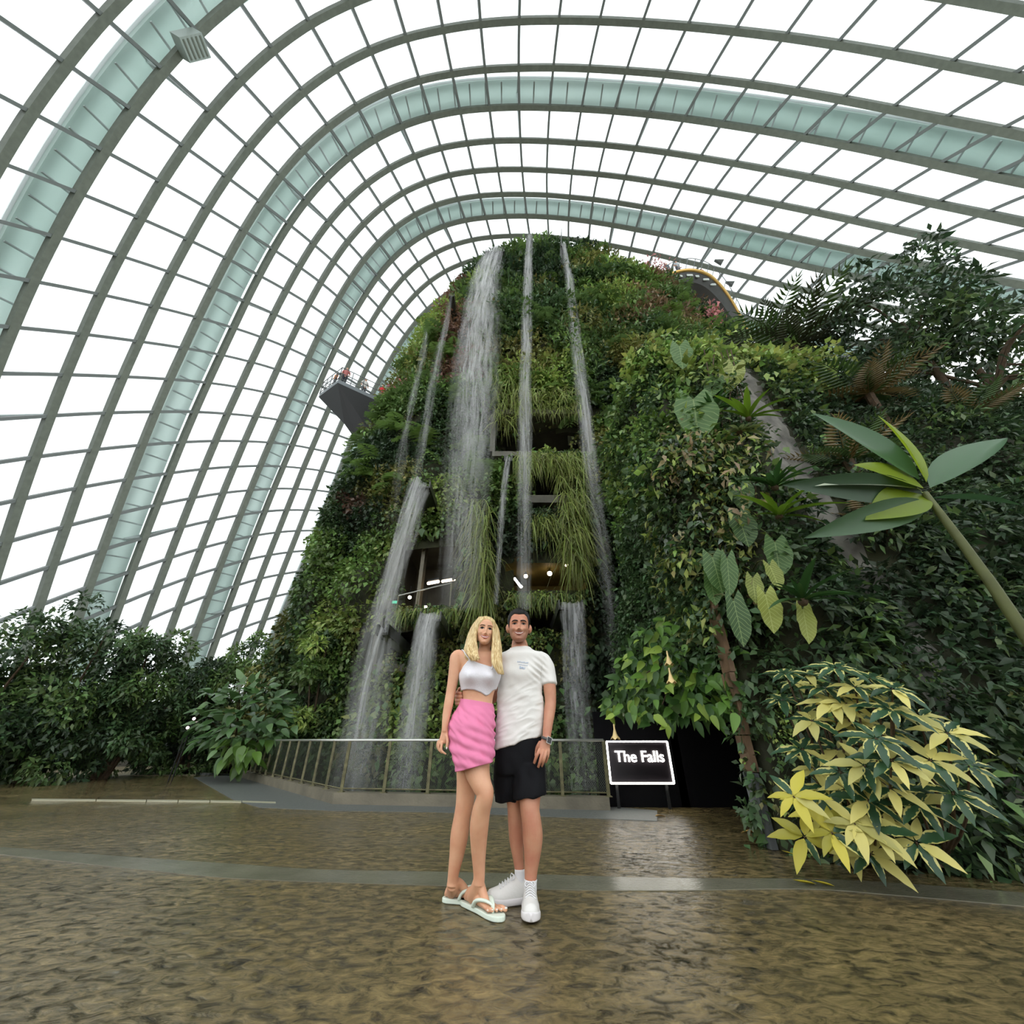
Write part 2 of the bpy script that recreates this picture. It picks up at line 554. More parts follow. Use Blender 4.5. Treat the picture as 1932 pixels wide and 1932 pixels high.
# ---------------------------------------------------------------- glass dome (measured nodes of the steel grid, 2 cm units)
DOME = np.array([[float(c) for c in p.split(',')] for p in """
1823,-31,-435 1839,-35,-233 1844,-42,-40 1839,-51,148 1824,-63,332 1798,-79,514 1762,-98,695 1715,-120,874 1656,-145,1054 1584,-172,1232 1497,-201,1408 1395,-231,1580 1277,-261,1744 1143,-289,1897 993,-314,2035 829,-334,2155 652,-347,2252 465,-353,2323 271,-350,2366 75,-338,2378 -120,-316,2360 -310,-286,2313 -491,-248,2239 -660,-204,2141 -815,-154,2023 -956,-100,1890 -1082,-42,1746 -1192,20,1594 -1287,83,1439 -1368,149,1284 -1435,216,1133 -1491,283,986 -1536,351,845 -1571,417,711 -1598,483,583 -1619,547,462 -1634,610,346 -1643,670,234 -1648,729,127 -1649,784,23 -1646,838,-77 -1640,888,-175 -1630,936,-271 -1619,981,-366 -1604,1023,-459 -1587,1062,-551 -1568,1098,-643 -1546,1132,-734 1848,8,-290 1858,10,-94 1858,8,96 1847,4,279 1828,-3,459 1799,-13,636 1761,-25,812 1712,-41,987 1651,-59,1163 1578,-78,1339 1490,-100,1513 1387,-122,1683 1267,-144,1846 1131,-164,1999 980,-182,2137 814,-196,2256 636,-205,2351 449,-208,2418 256,-204,2456 63,-193,2464 -129,-174,2442 -314,-148,2392 -490,-115,2317 -654,-75,2220 -805,-30,2106 -942,21,1978 -1064,76,1841 -1171,134,1698 -1264,196,1553 -1344,260,1407 -1411,325,1263 -1468,390,1121 -1514,456,983 -1552,520,849 -1582,584,719 -1606,646,593 -1622,706,471 -1634,764,353 -1640,820,240 -1642,873,129 -1641,923,23 -1635,971,-81 -1627,1015,-183 -1616,1057,-281 -1603,1095,-378 -1587,1131,-474 -1568,1164,-567 -1548,1194,-660 1868,54,-142 1872,61,50 1866,65,235 1851,66,414 1828,65,589 1796,61,761 1755,55,933 1703,46,1104 1640,35,1275 1565,22,1446 1476,8,1617 1371,-6,1784 1251,-20,1945 1114,-34,2095 961,-45,2230 794,-54,2345 616,-59,2436 430,-60,2499 241,-55,2532 51,-46,2536 -134,-31,2511 -313,-9,2460 -483,19,2385 -643,53,2290 -789,95,2180 -922,142,2058 -1040,195,1929 -1143,252,1796 -1233,313,1661 -1312,375,1524 -1379,438,1388 -1436,501,1252 -1485,563,1117 -1525,626,983 -1558,687,851 -1584,747,722 -1604,805,595 -1617,861,472 -1626,914,353 -1630,964,237 -1630,1011,124 -1626,1055,15 -1620,1096,-92 -1610,1134,-195 -1598,1169,-296 -1583,1201,-394 -1566,1230,-490 -1547,1257,-584 1883,105,10 1881,117,197 1870,127,377 1850,134,551 1823,139,721 1787,141,889 1742,141,1055 1688,139,1221 1623,135,1388 1546,129,1554 1455,122,1719 1349,115,1881 1228,108,2037 1090,101,2182 937,96,2313 770,92,2423 593,90,2508 410,90,2565 225,94,2593 41,100,2593 -137,112,2566 -308,128,2515 -471,151,2443 -624,181,2353 -767,218,2247 -895,263,2132 -1010,315,2010 -1109,371,1887 -1197,431,1761 -1273,491,1634 -1339,551,1506 -1397,612,1375 -1448,673,1243 -1491,734,1110 -1526,793,978 -1555,850,846 -1577,906,717 -1594,958,590 -1605,1008,466 -1611,1055,345 -1614,1099,226 -1612,1140,112 -1607,1177,0 -1599,1212,-107 -1589,1243,-211 -1576,1272,-313 -1560,1298,-411 -1543,1322,-506 1892,162,162 1884,181,344 1868,196,518 1844,209,688 1812,220,853 1772,228,1016 1724,234,1177 1667,238,1338 1599,240,1499 1520,241,1659 1427,241,1818 1320,240,1973 1197,239,2122 1060,238,2260 907,238,2383 741,238,2486 567,238,2565 388,239,2616 209,241,2639 34,245,2636 -136,253,2609 -299,265,2559 -454,282,2491 -600,307,2406 -738,340,2307 -863,384,2198 -973,435,2084 -1070,490,1969 -1154,548,1852 -1228,606,1734 -1293,665,1613 -1352,724,1488 -1404,783,1359 -1449,842,1229 -1487,899,1097 -1518,954,965 -1543,1006,835 -1563,1056,705 -1577,1103,577 -1587,1147,451 -1592,1188,328 -1592,1225,209 -1590,1259,93 -1584,1290,-18 -1575,1318,-126 -1564,1344,-229 -1551,1367,-330 -1536,1389,-427 1895,225,314 1881,250,489 1860,271,657 1832,290,821 1796,306,982 1752,320,1139 1700,332,1296 1640,342,1451 1569,350,1605 1487,357,1759 1392,363,1910 1283,367,2058 1160,371,2198 1023,375,2327 871,379,2442 708,382,2537 539,384,2608 367,385,2652 197,386,2671 30,387,2666 -132,391,2640 -286,399,2593 -433,411,2530 -572,431,2451 -704,462,2359 -824,503,2257 -931,552,2151 -1025,606,2042 -1107,662,1933 -1179,719,1821 -1243,777,1707 -1302,835,1588 -1354,892,1464 -1400,949,1337 -1441,1003,1208 -1475,1055,1077 -1503,1105,946 -1526,1152,814 -1543,1197,684 -1556,1238,554 -1564,1276,428 -1568,1310,305 -1568,1340,186 -1564,1368,72 -1558,1393,-39 -1549,1416,-145 -1538,1438,-248 -1524,1457,-348 1892,294,462 1873,324,629 1847,351,791 1814,375,949 1774,397,1103 1726,416,1256 1671,433,1406 1607,449,1556 1533,462,1704 1448,475,1850 1351,486,1993 1241,495,2132 1118,503,2264 980,510,2384 832,517,2489 674,521,2574 512,524,2636 349,525,2675 188,525,2691 30,525,2685 -122,525,2660 -268,529,2618 -408,537,2559 -541,554,2487 -667,581,2401 -783,619,2307 -887,665,2207 -978,717,2105 -1057,772,2001 -1128,829,1895 -1191,886,1786 -1248,943,1674 -1300,999,1557 -1347,1053,1436 -1389,1104,1310 -1426,1154,1180 -1457,1202,1049 -1483,1247,917 -1504,1289,785 -1519,1327,654 -1531,1362,525 -1537,1393,400 -1540,1421,278 -1540,1446,161 -1536,1469,48 -1530,1490,-61 -1520,1509,-166 -1508,1527,-268 1883,369,604 1860,404,763 1829,435,917 1792,464,1067 1748,491,1215 1697,515,1361 1638,537,1506 1570,558,1649 1493,576,1791 1406,592,1930 1307,607,2065 1196,621,2195 1073,633,2317 938,643,2426 794,650,2520 644,655,2596 490,658,2651 336,659,2685 183,658,2699 35,655,2694 -109,653,2671 -247,653,2633 -381,659,2579 -510,673,2512 -631,697,2433 -743,732,2344 -842,775,2251 -930,824,2155 -1007,877,2057 -1076,933,1956 -1138,990,1852 -1194,1046,1746 -1244,1100,1636 -1291,1152,1521 -1334,1201,1399 -1373,1249,1272 -1407,1295,1142 -1435,1338,1011 -1459,1378,880 -1478,1414,748 -1492,1446,618 -1502,1475,492 -1508,1501,369 -1511,1523,250 -1510,1544,134 -1505,1563,23 -1498,1581,-85 -1488,1598,-189 1869,449,739 1841,488,888 1807,523,1033 1766,557,1175 1719,587,1315 1665,616,1454 1603,642,1592 1533,667,1728 1453,689,1863 1363,709,1995 1263,727,2122 1151,744,2243 1030,758,2354 899,769,2454 761,776,2538 618,781,2605 472,783,2654 327,784,2685 183,781,2698 43,777,2694 -93,773,2674 -225,772,2639 -354,775,2590 -478,787,2528 -595,809,2454 -702,841,2372 -797,882,2285 -881,929,2195 -955,980,2103 -1022,1035,2008 -1083,1090,1908 -1138,1144,1806 -1187,1197,1701 -1234,1247,1591 -1277,1295,1474 -1318,1341,1351 -1353,1384,1225 -1384,1425,1097 -1410,1463,967 -1432,1498,838 -1449,1529,708 -1462,1556,581 -1472,1580,457 -1477,1601,336 -1478,1620,218 -1477,1638,105 -1472,1654,-5 -1464,1668,-111 1850,534,864 1818,576,1002 1781,615,1137 1738,651,1270 1688,685,1402 1632,717,1532 1568,747,1662 1496,775,1791 1414,800,1918 1323,823,2043 1221,844,2163 1110,862,2275 991,876,2377 864,887,2468 732,894,2544 596,898,2605 459,900,2649 322,900,2676 187,897,2689 54,892,2686 -75,887,2669 -202,884,2638 -326,885,2594 -445,895,2537 -558,914,2469 -661,945,2392 -752,984,2310 -833,1029,2225 -904,1079,2138 -969,1132,2047 -1029,1186,1952 -1082,1239,1854 -1131,1290,1753 -1176,1339,1648 -1219,1386,1537 -1260,1430,1420 -1297,1472,1298 -1329,1511,1174 -1357,1547,1048 -1381,1581,920 -1401,1610,792 -1417,1636,665 -1430,1659,540 -1438,1679,417 -1442,1697,299 -1443,1713,184 -1441,1727,72 -1437,1739,-37 1827,624,978 1792,667,1104 1753,708,1229 1708,747,1352 1657,783,1474 1599,817,1595 1534,850,1716 1461,880,1837 1378,908,1957 1286,933,2075 1185,955,2187 1075,973,2292 959,987,2386 836,998,2469 709,1004,2539 580,1007,2595 450,1007,2635 322,1006,2661 195,1002,2674 69,998,2672 -55,993,2658 -177,989,2631 -295,989,2592 -411,996,2540 -519,1014,2477 -619,1043,2405 -708,1081,2327 -787,1126,2246 -856,1175,2162 -919,1227,2074 -976,1279,1983 -1028,1330,1890 -1075,1380,1793 -1119,1428,1693 -1161,1473,1588 -1201,1516,1477 -1238,1556,1361 -1271,1594,1241 -1301,1630,1118 -1327,1662,994 -1349,1690,868 -1368,1716,742 -1383,1738,617 -1394,1757,494 -1401,1774,375 -1405,1788,259 -1406,1799,146 -1405,1808,35 1800,716,1080 1763,761,1195 1722,803,1308 1676,843,1420 1624,881,1533 1566,917,1645 1501,950,1757 1428,982,1870 1345,1011,1983 1253,1037,2093 1153,1059,2198 1047,1077,2295 934,1090,2383 816,1100,2460 695,1106,2524 572,1108,2577 449,1107,2615 326,1104,2641 206,1100,2654 86,1096,2654 -32,1092,2643 -149,1088,2619 -264,1087,2584 -376,1093,2537 -482,1109,2478 -579,1136,2410 -665,1173,2337 -741,1218,2259 -808,1267,2177 -869,1318,2092 -924,1369,2005 -974,1418,1916 -1020,1466,1824 -1062,1512,1729 -1103,1556,1629 -1142,1598,1523 -1178,1638,1413 -1212,1675,1298 -1243,1709,1180 -1270,1740,1059 -1294,1768,936 -1315,1793,813 -1332,1815,689 -1346,1834,567 -1356,1849,448 -1363,1861,330 -1368,1870,215 -1370,1876,101 1770,811,1170 1732,857,1272 1691,900,1374 1644,940,1477 1592,979,1579 1534,1015,1682 1469,1049,1787 1395,1081,1893 1313,1110,1998 1224,1135,2100 1127,1156,2198 1024,1172,2288 915,1185,2370 803,1193,2442 688,1198,2503 570,1200,2553 453,1199,2590 335,1196,2616 219,1192,2629 105,1188,2632 -9,1184,2623 -122,1181,2603 -232,1181,2571 -340,1188,2528 -442,1204,2474 -535,1230,2410 -619,1266,2340 -693,1310,2265 -759,1358,2186 -818,1408,2104 -871,1457,2020 -920,1504,1934 -965,1549,1846 -1006,1593,1755 -1046,1636,1660 -1083,1677,1559 -1119,1716,1453 -1153,1752,1343 -1183,1786,1230 -1211,1817,1114 -1237,1845,994 -1260,1869,873 -1279,1889,752 -1295,1907,632 -1308,1921,513 -1318,1932,395 -1326,1939,278 -1331,1943,162 1737,908,1247 1700,953,1338 1658,996,1430 1611,1037,1522 1559,1075,1616 1500,1112,1712 1435,1145,1809 1363,1176,1907 1283,1204,2005 1196,1227,2100 1103,1247,2190 1004,1262,2275 901,1273,2351 794,1280,2419 684,1285,2477 572,1286,2524 459,1286,2561 347,1283,2587 235,1279,2602 124,1275,2606 14,1272,2599 -94,1271,2582 -200,1274,2553 -302,1284,2513 -399,1301,2463 -489,1327,2404 -569,1361,2338 -642,1402,2267 -707,1447,2191 -765,1494,2111 -817,1541,2030 -865,1586,1946 -909,1630,1861 -950,1672,1774 -988,1713,1682 -1025,1753,1586 -1059,1791,1486 -1092,1827,1381 -1122,1861,1271 -1151,1893,1158 -1177,1920,1042 -1201,1943,924 -1223,1963,805 -1241,1979,686 -1257,1992,569 -1270,2001,452 -1281,2007,335 -1289,2009,218 1703,1005,1312 1665,1050,1393 1623,1092,1475 1576,1132,1560 1524,1170,1647 1465,1205,1735 1401,1238,1826 1330,1267,1916 1253,1293,2006 1169,1314,2094 1080,1332,2177 986,1346,2256 888,1356,2327 786,1363,2391 681,1367,2446 575,1369,2492 467,1368,2528 359,1366,2554 252,1363,2570 145,1360,2575 39,1359,2571 -65,1361,2555 -166,1367,2529 -263,1379,2492 -354,1397,2446 -439,1423,2392 -518,1455,2330 -588,1492,2262 -652,1534,2190 -709,1578,2114 -761,1622,2035 -808,1665,1955 -852,1707,1872 -892,1748,1787 -929,1788,1698 -965,1827,1606 -998,1864,1510 -1030,1900,1409 -1060,1934,1304 -1089,1965,1194 -1115,1993,1081 -1140,2016,967 -1164,2035,851 -1185,2049,734 -1203,2060,617 -1219,2068,501 -1233,2073,385 -1244,2074,269 1668,1102,1365 1629,1146,1438 1587,1187,1513 1539,1225,1591 1487,1262,1671 1429,1295,1753 1366,1326,1836 1297,1353,1920 1223,1377,2003 1143,1397,2083 1058,1413,2161 969,1426,2233 875,1436,2300 778,1442,2361 679,1446,2413 578,1447,2457 475,1447,2492 372,1446,2518 268,1445,2534 166,1444,2541 64,1446,2537 -34,1451,2523 -130,1460,2499 -221,1473,2465 -308,1493,2423 -389,1517,2373 -464,1547,2315 -532,1582,2252 -595,1619,2184 -651,1659,2112 -703,1700,2037 -749,1741,1959 -792,1782,1879 -832,1822,1796 -869,1861,1710 -904,1899,1621 -936,1935,1528 -968,1971,1431 -997,2004,1330 -1025,2035,1224 -1052,2062,1115 -1078,2085,1004 -1103,2103,891 -1126,2117,776 -1147,2127,661 -1166,2134,546 -1182,2138,430 -1196,2138,315 1631,1199,1408 1592,1240,1475 1548,1279,1544 1501,1316,1616 1449,1350,1690 1392,1381,1766 1331,1410,1842 1264,1435,1919 1193,1457,1995 1117,1475,2069 1036,1491,2141 951,1503,2208 862,1511,2271 771,1518,2327 676,1522,2377 580,1524,2419 482,1525,2453 384,1525,2478 285,1526,2494 188,1528,2501 91,1532,2498 -2,1540,2485 -92,1551,2463 -178,1566,2433 -260,1585,2394 -337,1609,2348 -408,1637,2295 -475,1668,2236 -535,1702,2173 -591,1738,2105 -642,1776,2033 -688,1815,1959 -731,1854,1881 -770,1892,1801 -807,1930,1718 -841,1967,1632 -873,2003,1542 -904,2038,1448 -933,2070,1350 -961,2100,1248 -989,2127,1143 -1015,2149,1036 -1040,2168,926 -1065,2182,814 -1087,2192,701 -1109,2199,586 -1128,2201,472 -1145,2200,356 1593,1293,1442 1553,1332,1504 1509,1368,1569 1462,1402,1636 1411,1434,1704 1355,1463,1774 1295,1489,1844 1231,1512,1915 1163,1532,1985 1090,1550,2053 1013,1564,2119 933,1575,2181 849,1584,2239 762,1591,2292 673,1595,2338 582,1598,2378 489,1601,2410 396,1603,2434 302,1606,2450 210,1611,2456 120,1618,2454 32,1627,2442 -53,1640,2422 -134,1655,2394 -211,1675,2359 -284,1697,2317 -352,1723,2269 -416,1752,2215 -475,1782,2156 -529,1816,2092 -579,1850,2025 -625,1886,1954 -667,1923,1880 -707,1960,1803 -743,1996,1722 -777,2032,1638 -809,2067,1551 -839,2101,1460 -868,2133,1366 -897,2162,1268 -924,2187,1167 -951,2210,1063 -977,2229,956 -1002,2243,847 -1026,2254,736 -1049,2260,623 -1070,2263,509 -1090,2262,395 1553,1385,1468 1512,1420,1527 1469,1453,1588 1422,1485,1650 1371,1514,1714 1317,1540,1778 1259,1564,1843 1198,1585,1908 1132,1604,1972 1063,1620,2034 990,1634,2095 914,1645,2152 835,1654,2205 753,1661,2254 669,1667,2297 582,1672,2334 495,1676,2364 407,1680,2386 320,1686,2400 233,1692,2406 148,1701,2404 66,1712,2394 -14,1726,2376 -90,1742,2351 -162,1760,2319 -231,1782,2281 -295,1805,2237 -356,1831,2188 -413,1860,2134 -466,1890,2075 -515,1922,2012 -560,1955,1945 -602,1989,1874 -641,2024,1800 -678,2059,1722 -711,2094,1641 -744,2128,1557 -774,2160,1469 -803,2190,1378 -832,2218,1284 -859,2244,1187 -886,2266,1086 -913,2285,982 -938,2300,876 -963,2312,768 -987,2319,657 -1010,2323,544 -1032,2322,430 1512,1473,1488 1471,1505,1544 1428,1535,1602 1381,1563,1660 1332,1589,1719 1279,1613,1779 1223,1635,1839 1164,1655,1898 1102,1672,1957 1036,1687,2014 967,1701,2069 895,1712,2121 820,1722,2170 743,1730,2214 663,1737,2254 582,1743,2287 501,1749,2314 418,1756,2334 337,1763,2347 256,1772,2352 177,1782,2350 100,1794,2341 26,1808,2325 -45,1824,2303 -112,1842,2274 -177,1862,2240 -238,1883,2200 -296,1907,2156 -350,1933,2106 -401,1961,2052 -449,1990,1994 -494,2021,1931 -536,2053,1864 -575,2085,1794 -611,2118,1719 -645,2151,1642 -678,2183,1560 -708,2214,1476 -738,2244,1388 -767,2271,1297 -794,2296,1203 -821,2318,1105 -848,2338,1005 -874,2354,902 -899,2366,796 -924,2374,687 -948,2379,576 -971,2380,463 1471,1558,1503 1430,1586,1557 1387,1612,1611 1341,1637,1666 1293,1660,1721 1242,1682,1777 1188,1702,1832 1131,1720,1886 1071,1736,1940 1008,1751,1992 943,1764,2042 875,1776,2089 804,1786,2133 732,1796,2173 657,1805,2208 582,1813,2237 506,1821,2261 429,1830,2278 354,1839,2289 279,1850,2294 206,1861,2292 135,1873,2284 67,1887,2270 0,1902,2250 -63,1919,2225 -123,1937,2195 -181,1957,2159 -236,1979,2119 -288,2003,2074 -337,2028,2025 -384,2055,1971 -427,2083,1913 -469,2112,1850 -508,2143,1784 -544,2174,1713 -579,2205,1639 -612,2235,1561 -643,2265,1479 -673,2293,1395 -702,2320,1307 -730,2344,1215 -757,2366,1121 -783,2386,1024 -809,2403,923 -835,2416,820 -859,2426,714 -883,2432,605 -907,2435,494 1428,1638,1512 1388,1662,1564 1346,1685,1616 1301,1706,1668 1254,1727,1720 1204,1747,1772 1152,1765,1823 1098,1782,1873 1040,1797,1922 981,1812,1969 919,1825,2014 854,1837,2056 788,1849,2094 720,1860,2129 651,1870,2159 580,1881,2185 510,1891,2205 440,1902,2219 370,1913,2228 302,1924,2232 235,1936,2230 170,1948,2223 106,1962,2211 45,1976,2194 -14,1991,2172 -70,2008,2145 -124,2026,2114 -176,2046,2079 -226,2068,2038 -273,2091,1994 -318,2115,1944 -361,2141,1891 -401,2168,1833 -440,2196,1770 -477,2225,1704 -512,2254,1633 -546,2282,1559 -577,2311,1481 -608,2338,1399 -637,2364,1314 -665,2388,1225 -693,2410,1134 -719,2430,1039 -745,2448,942 -770,2462,841 -794,2474,738 -818,2482,632 -840,2487,524
""".split()]).reshape(22, 48, 3) / 50.0
DC, DR = np.array([3.0, 14.0, 0.0]), np.array([36.0, 44.0, 54.0])

def dome_n(P):
    return unit((P - DC) / DR ** 2)

def dome_at(i, j):
    """point of the shell at fractional rib i (-3..13) and purlin j (-20..27)"""
    i = np.asarray(i, float) + 3
    j = np.asarray(j, float) + 20
    rows = cubic(DOME.transpose(1, 0, 2), j)          # (m, 17, 3)
    P = np.array([cubic(r, [a])[0] for r, a in zip(rows, np.broadcast_to(i, j.shape))])
    return DC + (P - DC) / np.sqrt((((P - DC) / DR) ** 2).sum(-1))[:, None]

ceiling = empty('ceiling', (0, 0, 0), 'curved glass dome of grey steel ribs over the indoor garden', 'dome', kind='structure')
FW = np.array([0, CP, SP])
for a in range(22):
    j = np.arange(0, 47.01, .34)
    P = cubic(DOME[a], j)
    P = P[P[:, 2] > -.5]
    MB().sweep(P, dome_n(P), .42, .42).build('rib', M['steel'], ceiling, smooth=False)
for b in range(48):
    P = cubic(DOME[:, b], np.arange(0, 21.01, .5))
    keep = P[:, 2] > -.3
    if keep.sum() < 3:
        continue
    P = P[keep]
    MB().sweep(P, dome_n(P), .2, .36).build('purlin', M['steel_thin'], ceiling)

m, nt, out = new_mat('dome_glass')
tr = N(nt, 'BsdfTransparent')
tr.inputs[0].default_value = (.97, .99, .985, 1)
gl = N(nt, 'BsdfGlossy')
gl.inputs['Roughness'].default_value = .05
fr = N(nt, 'Fresnel')
fr.inputs[0].default_value = 1.25
mx = N(nt, 'MixShader')
nt.links.new(fr.outputs[0], mx.inputs[0])
nt.links.new(tr.outputs[0], mx.inputs[1])
nt.links.new(gl.outputs[0], mx.inputs[2])
nt.links.new(mx.outputs[0], out.inputs[0])
M['glass'] = m
cells = []
for a in range(21):
    for b in range(47):
        q = np.array([DOME[a, b], DOME[a, b + 1], DOME[a + 1, b + 1], DOME[a + 1, b]])
        if q[:, 2].max() < .3:
            continue
        q[:, 2] = np.maximum(q[:, 2], 0)
        if ((q - EYE) @ FW).min() > 1:
            x, y = proj(q)
            inside = (x.max() > 0) and (x.min() < 1932) and (y.max() > 0) and (y.min() < 1420)
            area = abs(((x - np.roll(x, 1)) * (y + np.roll(y, 1))).sum()) / 2 if inside else 0
        else:
            area = 0
        cells.append((area, q))
cells.sort(key=lambda t: -t[0])
PF = [(3, 2, 1, 0), (4, 5, 6, 7), (0, 1, 5, 4), (1, 2, 6, 5), (2, 3, 7, 6), (3, 0, 4, 7)]
rest = MB()
for k, (area, q) in enumerate(cells):
    n = dome_n(q) * .05
    V = np.concatenate([q + n * 5, q + n * 6])
    if k < 300:
        MB().add(V, PF).build('pane', M['glass'], ceiling)
    else:
        rest.add(V, PF)
o = rest.build('small_panes', M['glass'], ceiling)
tag(o, kind='stuff')
# steel arches outside the glass, seen through the panes
for a, w, wm in ((-.02, .42, 2.1), (3.76, .5, 1.75), (7.76, .5, 1.6), (11.7, .5, 1.6), (15.7, .5, 1.6)):
    j = np.arange(-20, 27.01, .5)
    P = dome_at(np.full(len(j), a), j)
    n = dome_n(P)
    keep = P[:, 2] > -.5
    P, n, jj = P[keep], n[keep], j[keep]
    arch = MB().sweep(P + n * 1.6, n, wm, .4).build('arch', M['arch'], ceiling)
    t = unit(np.gradient(P, axis=0))
    s = np.cross(t, n)
    for sd in (-1, 1):
        MB().tube(P + n * 1.9 + s * sd * wm * .42, .28, 6).build('chord', M['strut'], arch, smooth=True)
    lace = MB()
    for k in range(0, len(P) - 2, 1):
        sd = 1 if (k // 2) % 2 else -1
        lace.beam(P[k] + n[k] * 1.35 + s[k] * wm * .45, P[k] + n[k] * 1.35 - s[k] * wm * .45, .14, .08)
    tag(lace.build('lacing', M['strut'], arch), kind='stuff')
    for k in range(6, len(P) - 2, 8):
        i0 = round(a) if a > 0 else 0
        q = dome_at([min(13, i0 + 1.0)], [jj[k]])[0]
        MB().tube([P[k] + n[k] * 1.5, q + dome_n(q) * .3], .11, 6).build('brace', M['strut'], ceiling, smooth=True)
        q = dome_at([float(i0)], [jj[k]])[0]
        MB().tube([P[k] + n[k] * 1.5, q + dome_n(q) * .3], .11, 6).build('brace', M['strut'], ceiling, smooth=True)

# ---------------------------------------------------------------- floor
m, nt, out = new_mat('wet_stamped_concrete')
b = N(nt, 'BsdfPrincipled')
tc = N(nt, 'TexCoord')
mp = N(nt, 'Mapping')
mp.inputs['Scale'].default_value = (1, 1.5, 1)
mp.inputs['Rotation'].default_value = (0, 0, .35)
nt.links.new(tc.outputs['Object'], mp.inputs[0])
n1 = N(nt, 'TexNoise')
n1.inputs['Scale'].default_value = 10.5
n1.inputs['Detail'].default_value = 9
n1.inputs['Roughness'].default_value = .68
n1.inputs['Distortion'].default_value = .7
nt.links.new(mp.outputs[0], n1.inputs['Vector'])
n2 = N(nt, 'TexNoise')
n2.inputs['Scale'].default_value = 1.1
n2.inputs['Detail'].default_value = 4
nt.links.new(mp.outputs[0], n2.inputs['Vector'])
r1 = ramp(nt, n1.outputs[0], [(.31, srgb(28, 25, 17)), (.4, srgb(76, 68, 46)), (.5, srgb(112, 100, 70)), (.68, srgb(150, 132, 92))])
r2 = ramp(nt, n2.outputs[0], [(.3, (.68, .68, .68)), (.7, (1.08, 1.05, 1.0))])
mul = N(nt, 'MixRGB', blend_type='MULTIPLY')
mul.inputs[0].default_value = 1
nt.links.new(r1.outputs[0], mul.inputs[1])
nt.links.new(r2.outputs[0], mul.inputs[2])
nt.links.new(mul.outputs[0], b.inputs['Base Color'])
rr = ramp(nt, n2.outputs[0], [(.35, (.05, .05, .05)), (.65, (.2, .2, .2))])
nt.links.new(rr.outputs[0], b.inputs['Roughness'])
hr = ramp(nt, n1.outputs[0], [(.3, (0, 0, 0)), (.44, (.7, .7, .7)), (.8, (1, 1, 1))])
bp = N(nt, 'Bump')
bp.inputs['Strength'].default_value = .4
bp.inputs['Distance'].default_value = .022
nt.links.new(hr.outputs[0], bp.inputs['Height'])
nt.links.new(bp.outputs[0], b.inputs['Normal'])
nt.links.new(b.outputs[0], out.inputs[0])
M['floor'] = m
M['band'] = mat('smooth_grey_band', srgb(112, 110, 94), .22, var=.16, vscale=2.5, bump=.12, bscale=60)
M['asphalt'] = mat('grey_pebble_wash', srgb(96, 99, 96), .45, var=.3, vscale=45, bump=.35, bscale=120)
M['path'] = mat('pale_path', srgb(140, 128, 104), .3, var=.25, vscale=1.5, bump=.15, bscale=20)
M['inlay'] = mat('pale_metal_inlay', srgb(190, 186, 160), .35, metal=.3)

tag(MB().box((0, 12, -.15), (110, 90, .3)).build('floor', M['floor']), 'wet brown stamped concrete floor of the plaza', 'floor', kind='structure')

def strip(up, lo, n=40):
    U = np.array([ground(*p) for p in curve(np.array(up, float), n)])
    L = np.array([ground(*p) for p in curve(np.array(lo, float), n)])
    z = np.array([0, 0, .004])
    V = np.concatenate([U, L, U + z, L + z])
    Fc = []
    for k in range(n - 1):
        Fc += [(2 * n + k, 3 * n + k, 3 * n + k + 1, 2 * n + k + 1), (n + k, n + k + 1, 3 * n + k + 1, 3 * n + k), (k + 1, k, 2 * n + k, 2 * n + k + 1)]
    return MB().add(V, Fc)

tag(strip([(-60, 1594), (242, 1617.6), (428, 1630), (615, 1642), (841, 1646), (1090, 1653), (1276, 1658), (1518, 1659), (1690, 1667), (1990, 1690)],
          [(-60, 1606), (242, 1639), (428, 1657), (615, 1665), (841, 1672), (1090, 1680), (1276, 1681), (1518, 1678), (1690, 1690), (1990, 1716)]).build('trim_1', M['band']),
    'smooth grey band curving across the brown floor', 'floor band', kind='structure')
poly = [ground(*p) for p in ((366, 1467), (441, 1510), (490, 1524), (627, 1530), (841, 1533), (1150, 1546), (1240, 1550), (1240, 1530), (1150, 1522), (627, 1505), (453, 1462))]
tag(MB().prism(poly, 0, .006).build('trim_2', M['asphalt']), 'grey pebble strip along the foot of the railing kerb', 'floor strip', kind='structure')
poly = [ground(*p) for p in ((-200, 1478), (242, 1464), (366, 1462), (450, 1458), (470, 1441), (300, 1436), (-200, 1445))]
tag(MB().prism(poly, 0, .005).build('trim_3', M['path']), 'paler path leading off past the end of the railing', 'path', kind='structure')
inl = empty('trim_4', ground(340, 1511), 'thin pale metal inlay line in the floor', 'inlay', kind='structure')
for x0, x1, y0, y1 in ((60, 180, 1509, 1510), (182, 275, 1510.3, 1511), (277, 335, 1511, 1511.5), (337, 395, 1511.5, 1512), (397, 455, 1512, 1513), (457, 520, 1513, 1515)):
    P = [ground(x0, y0 - 1.3), ground(x1, y1 - 1.3), ground(x1, y1 + 1.5), ground(x0, y0 + 1.5)]
    MB().prism(P, 0, .008).build('inlay_bar', M['inlay'], inl)

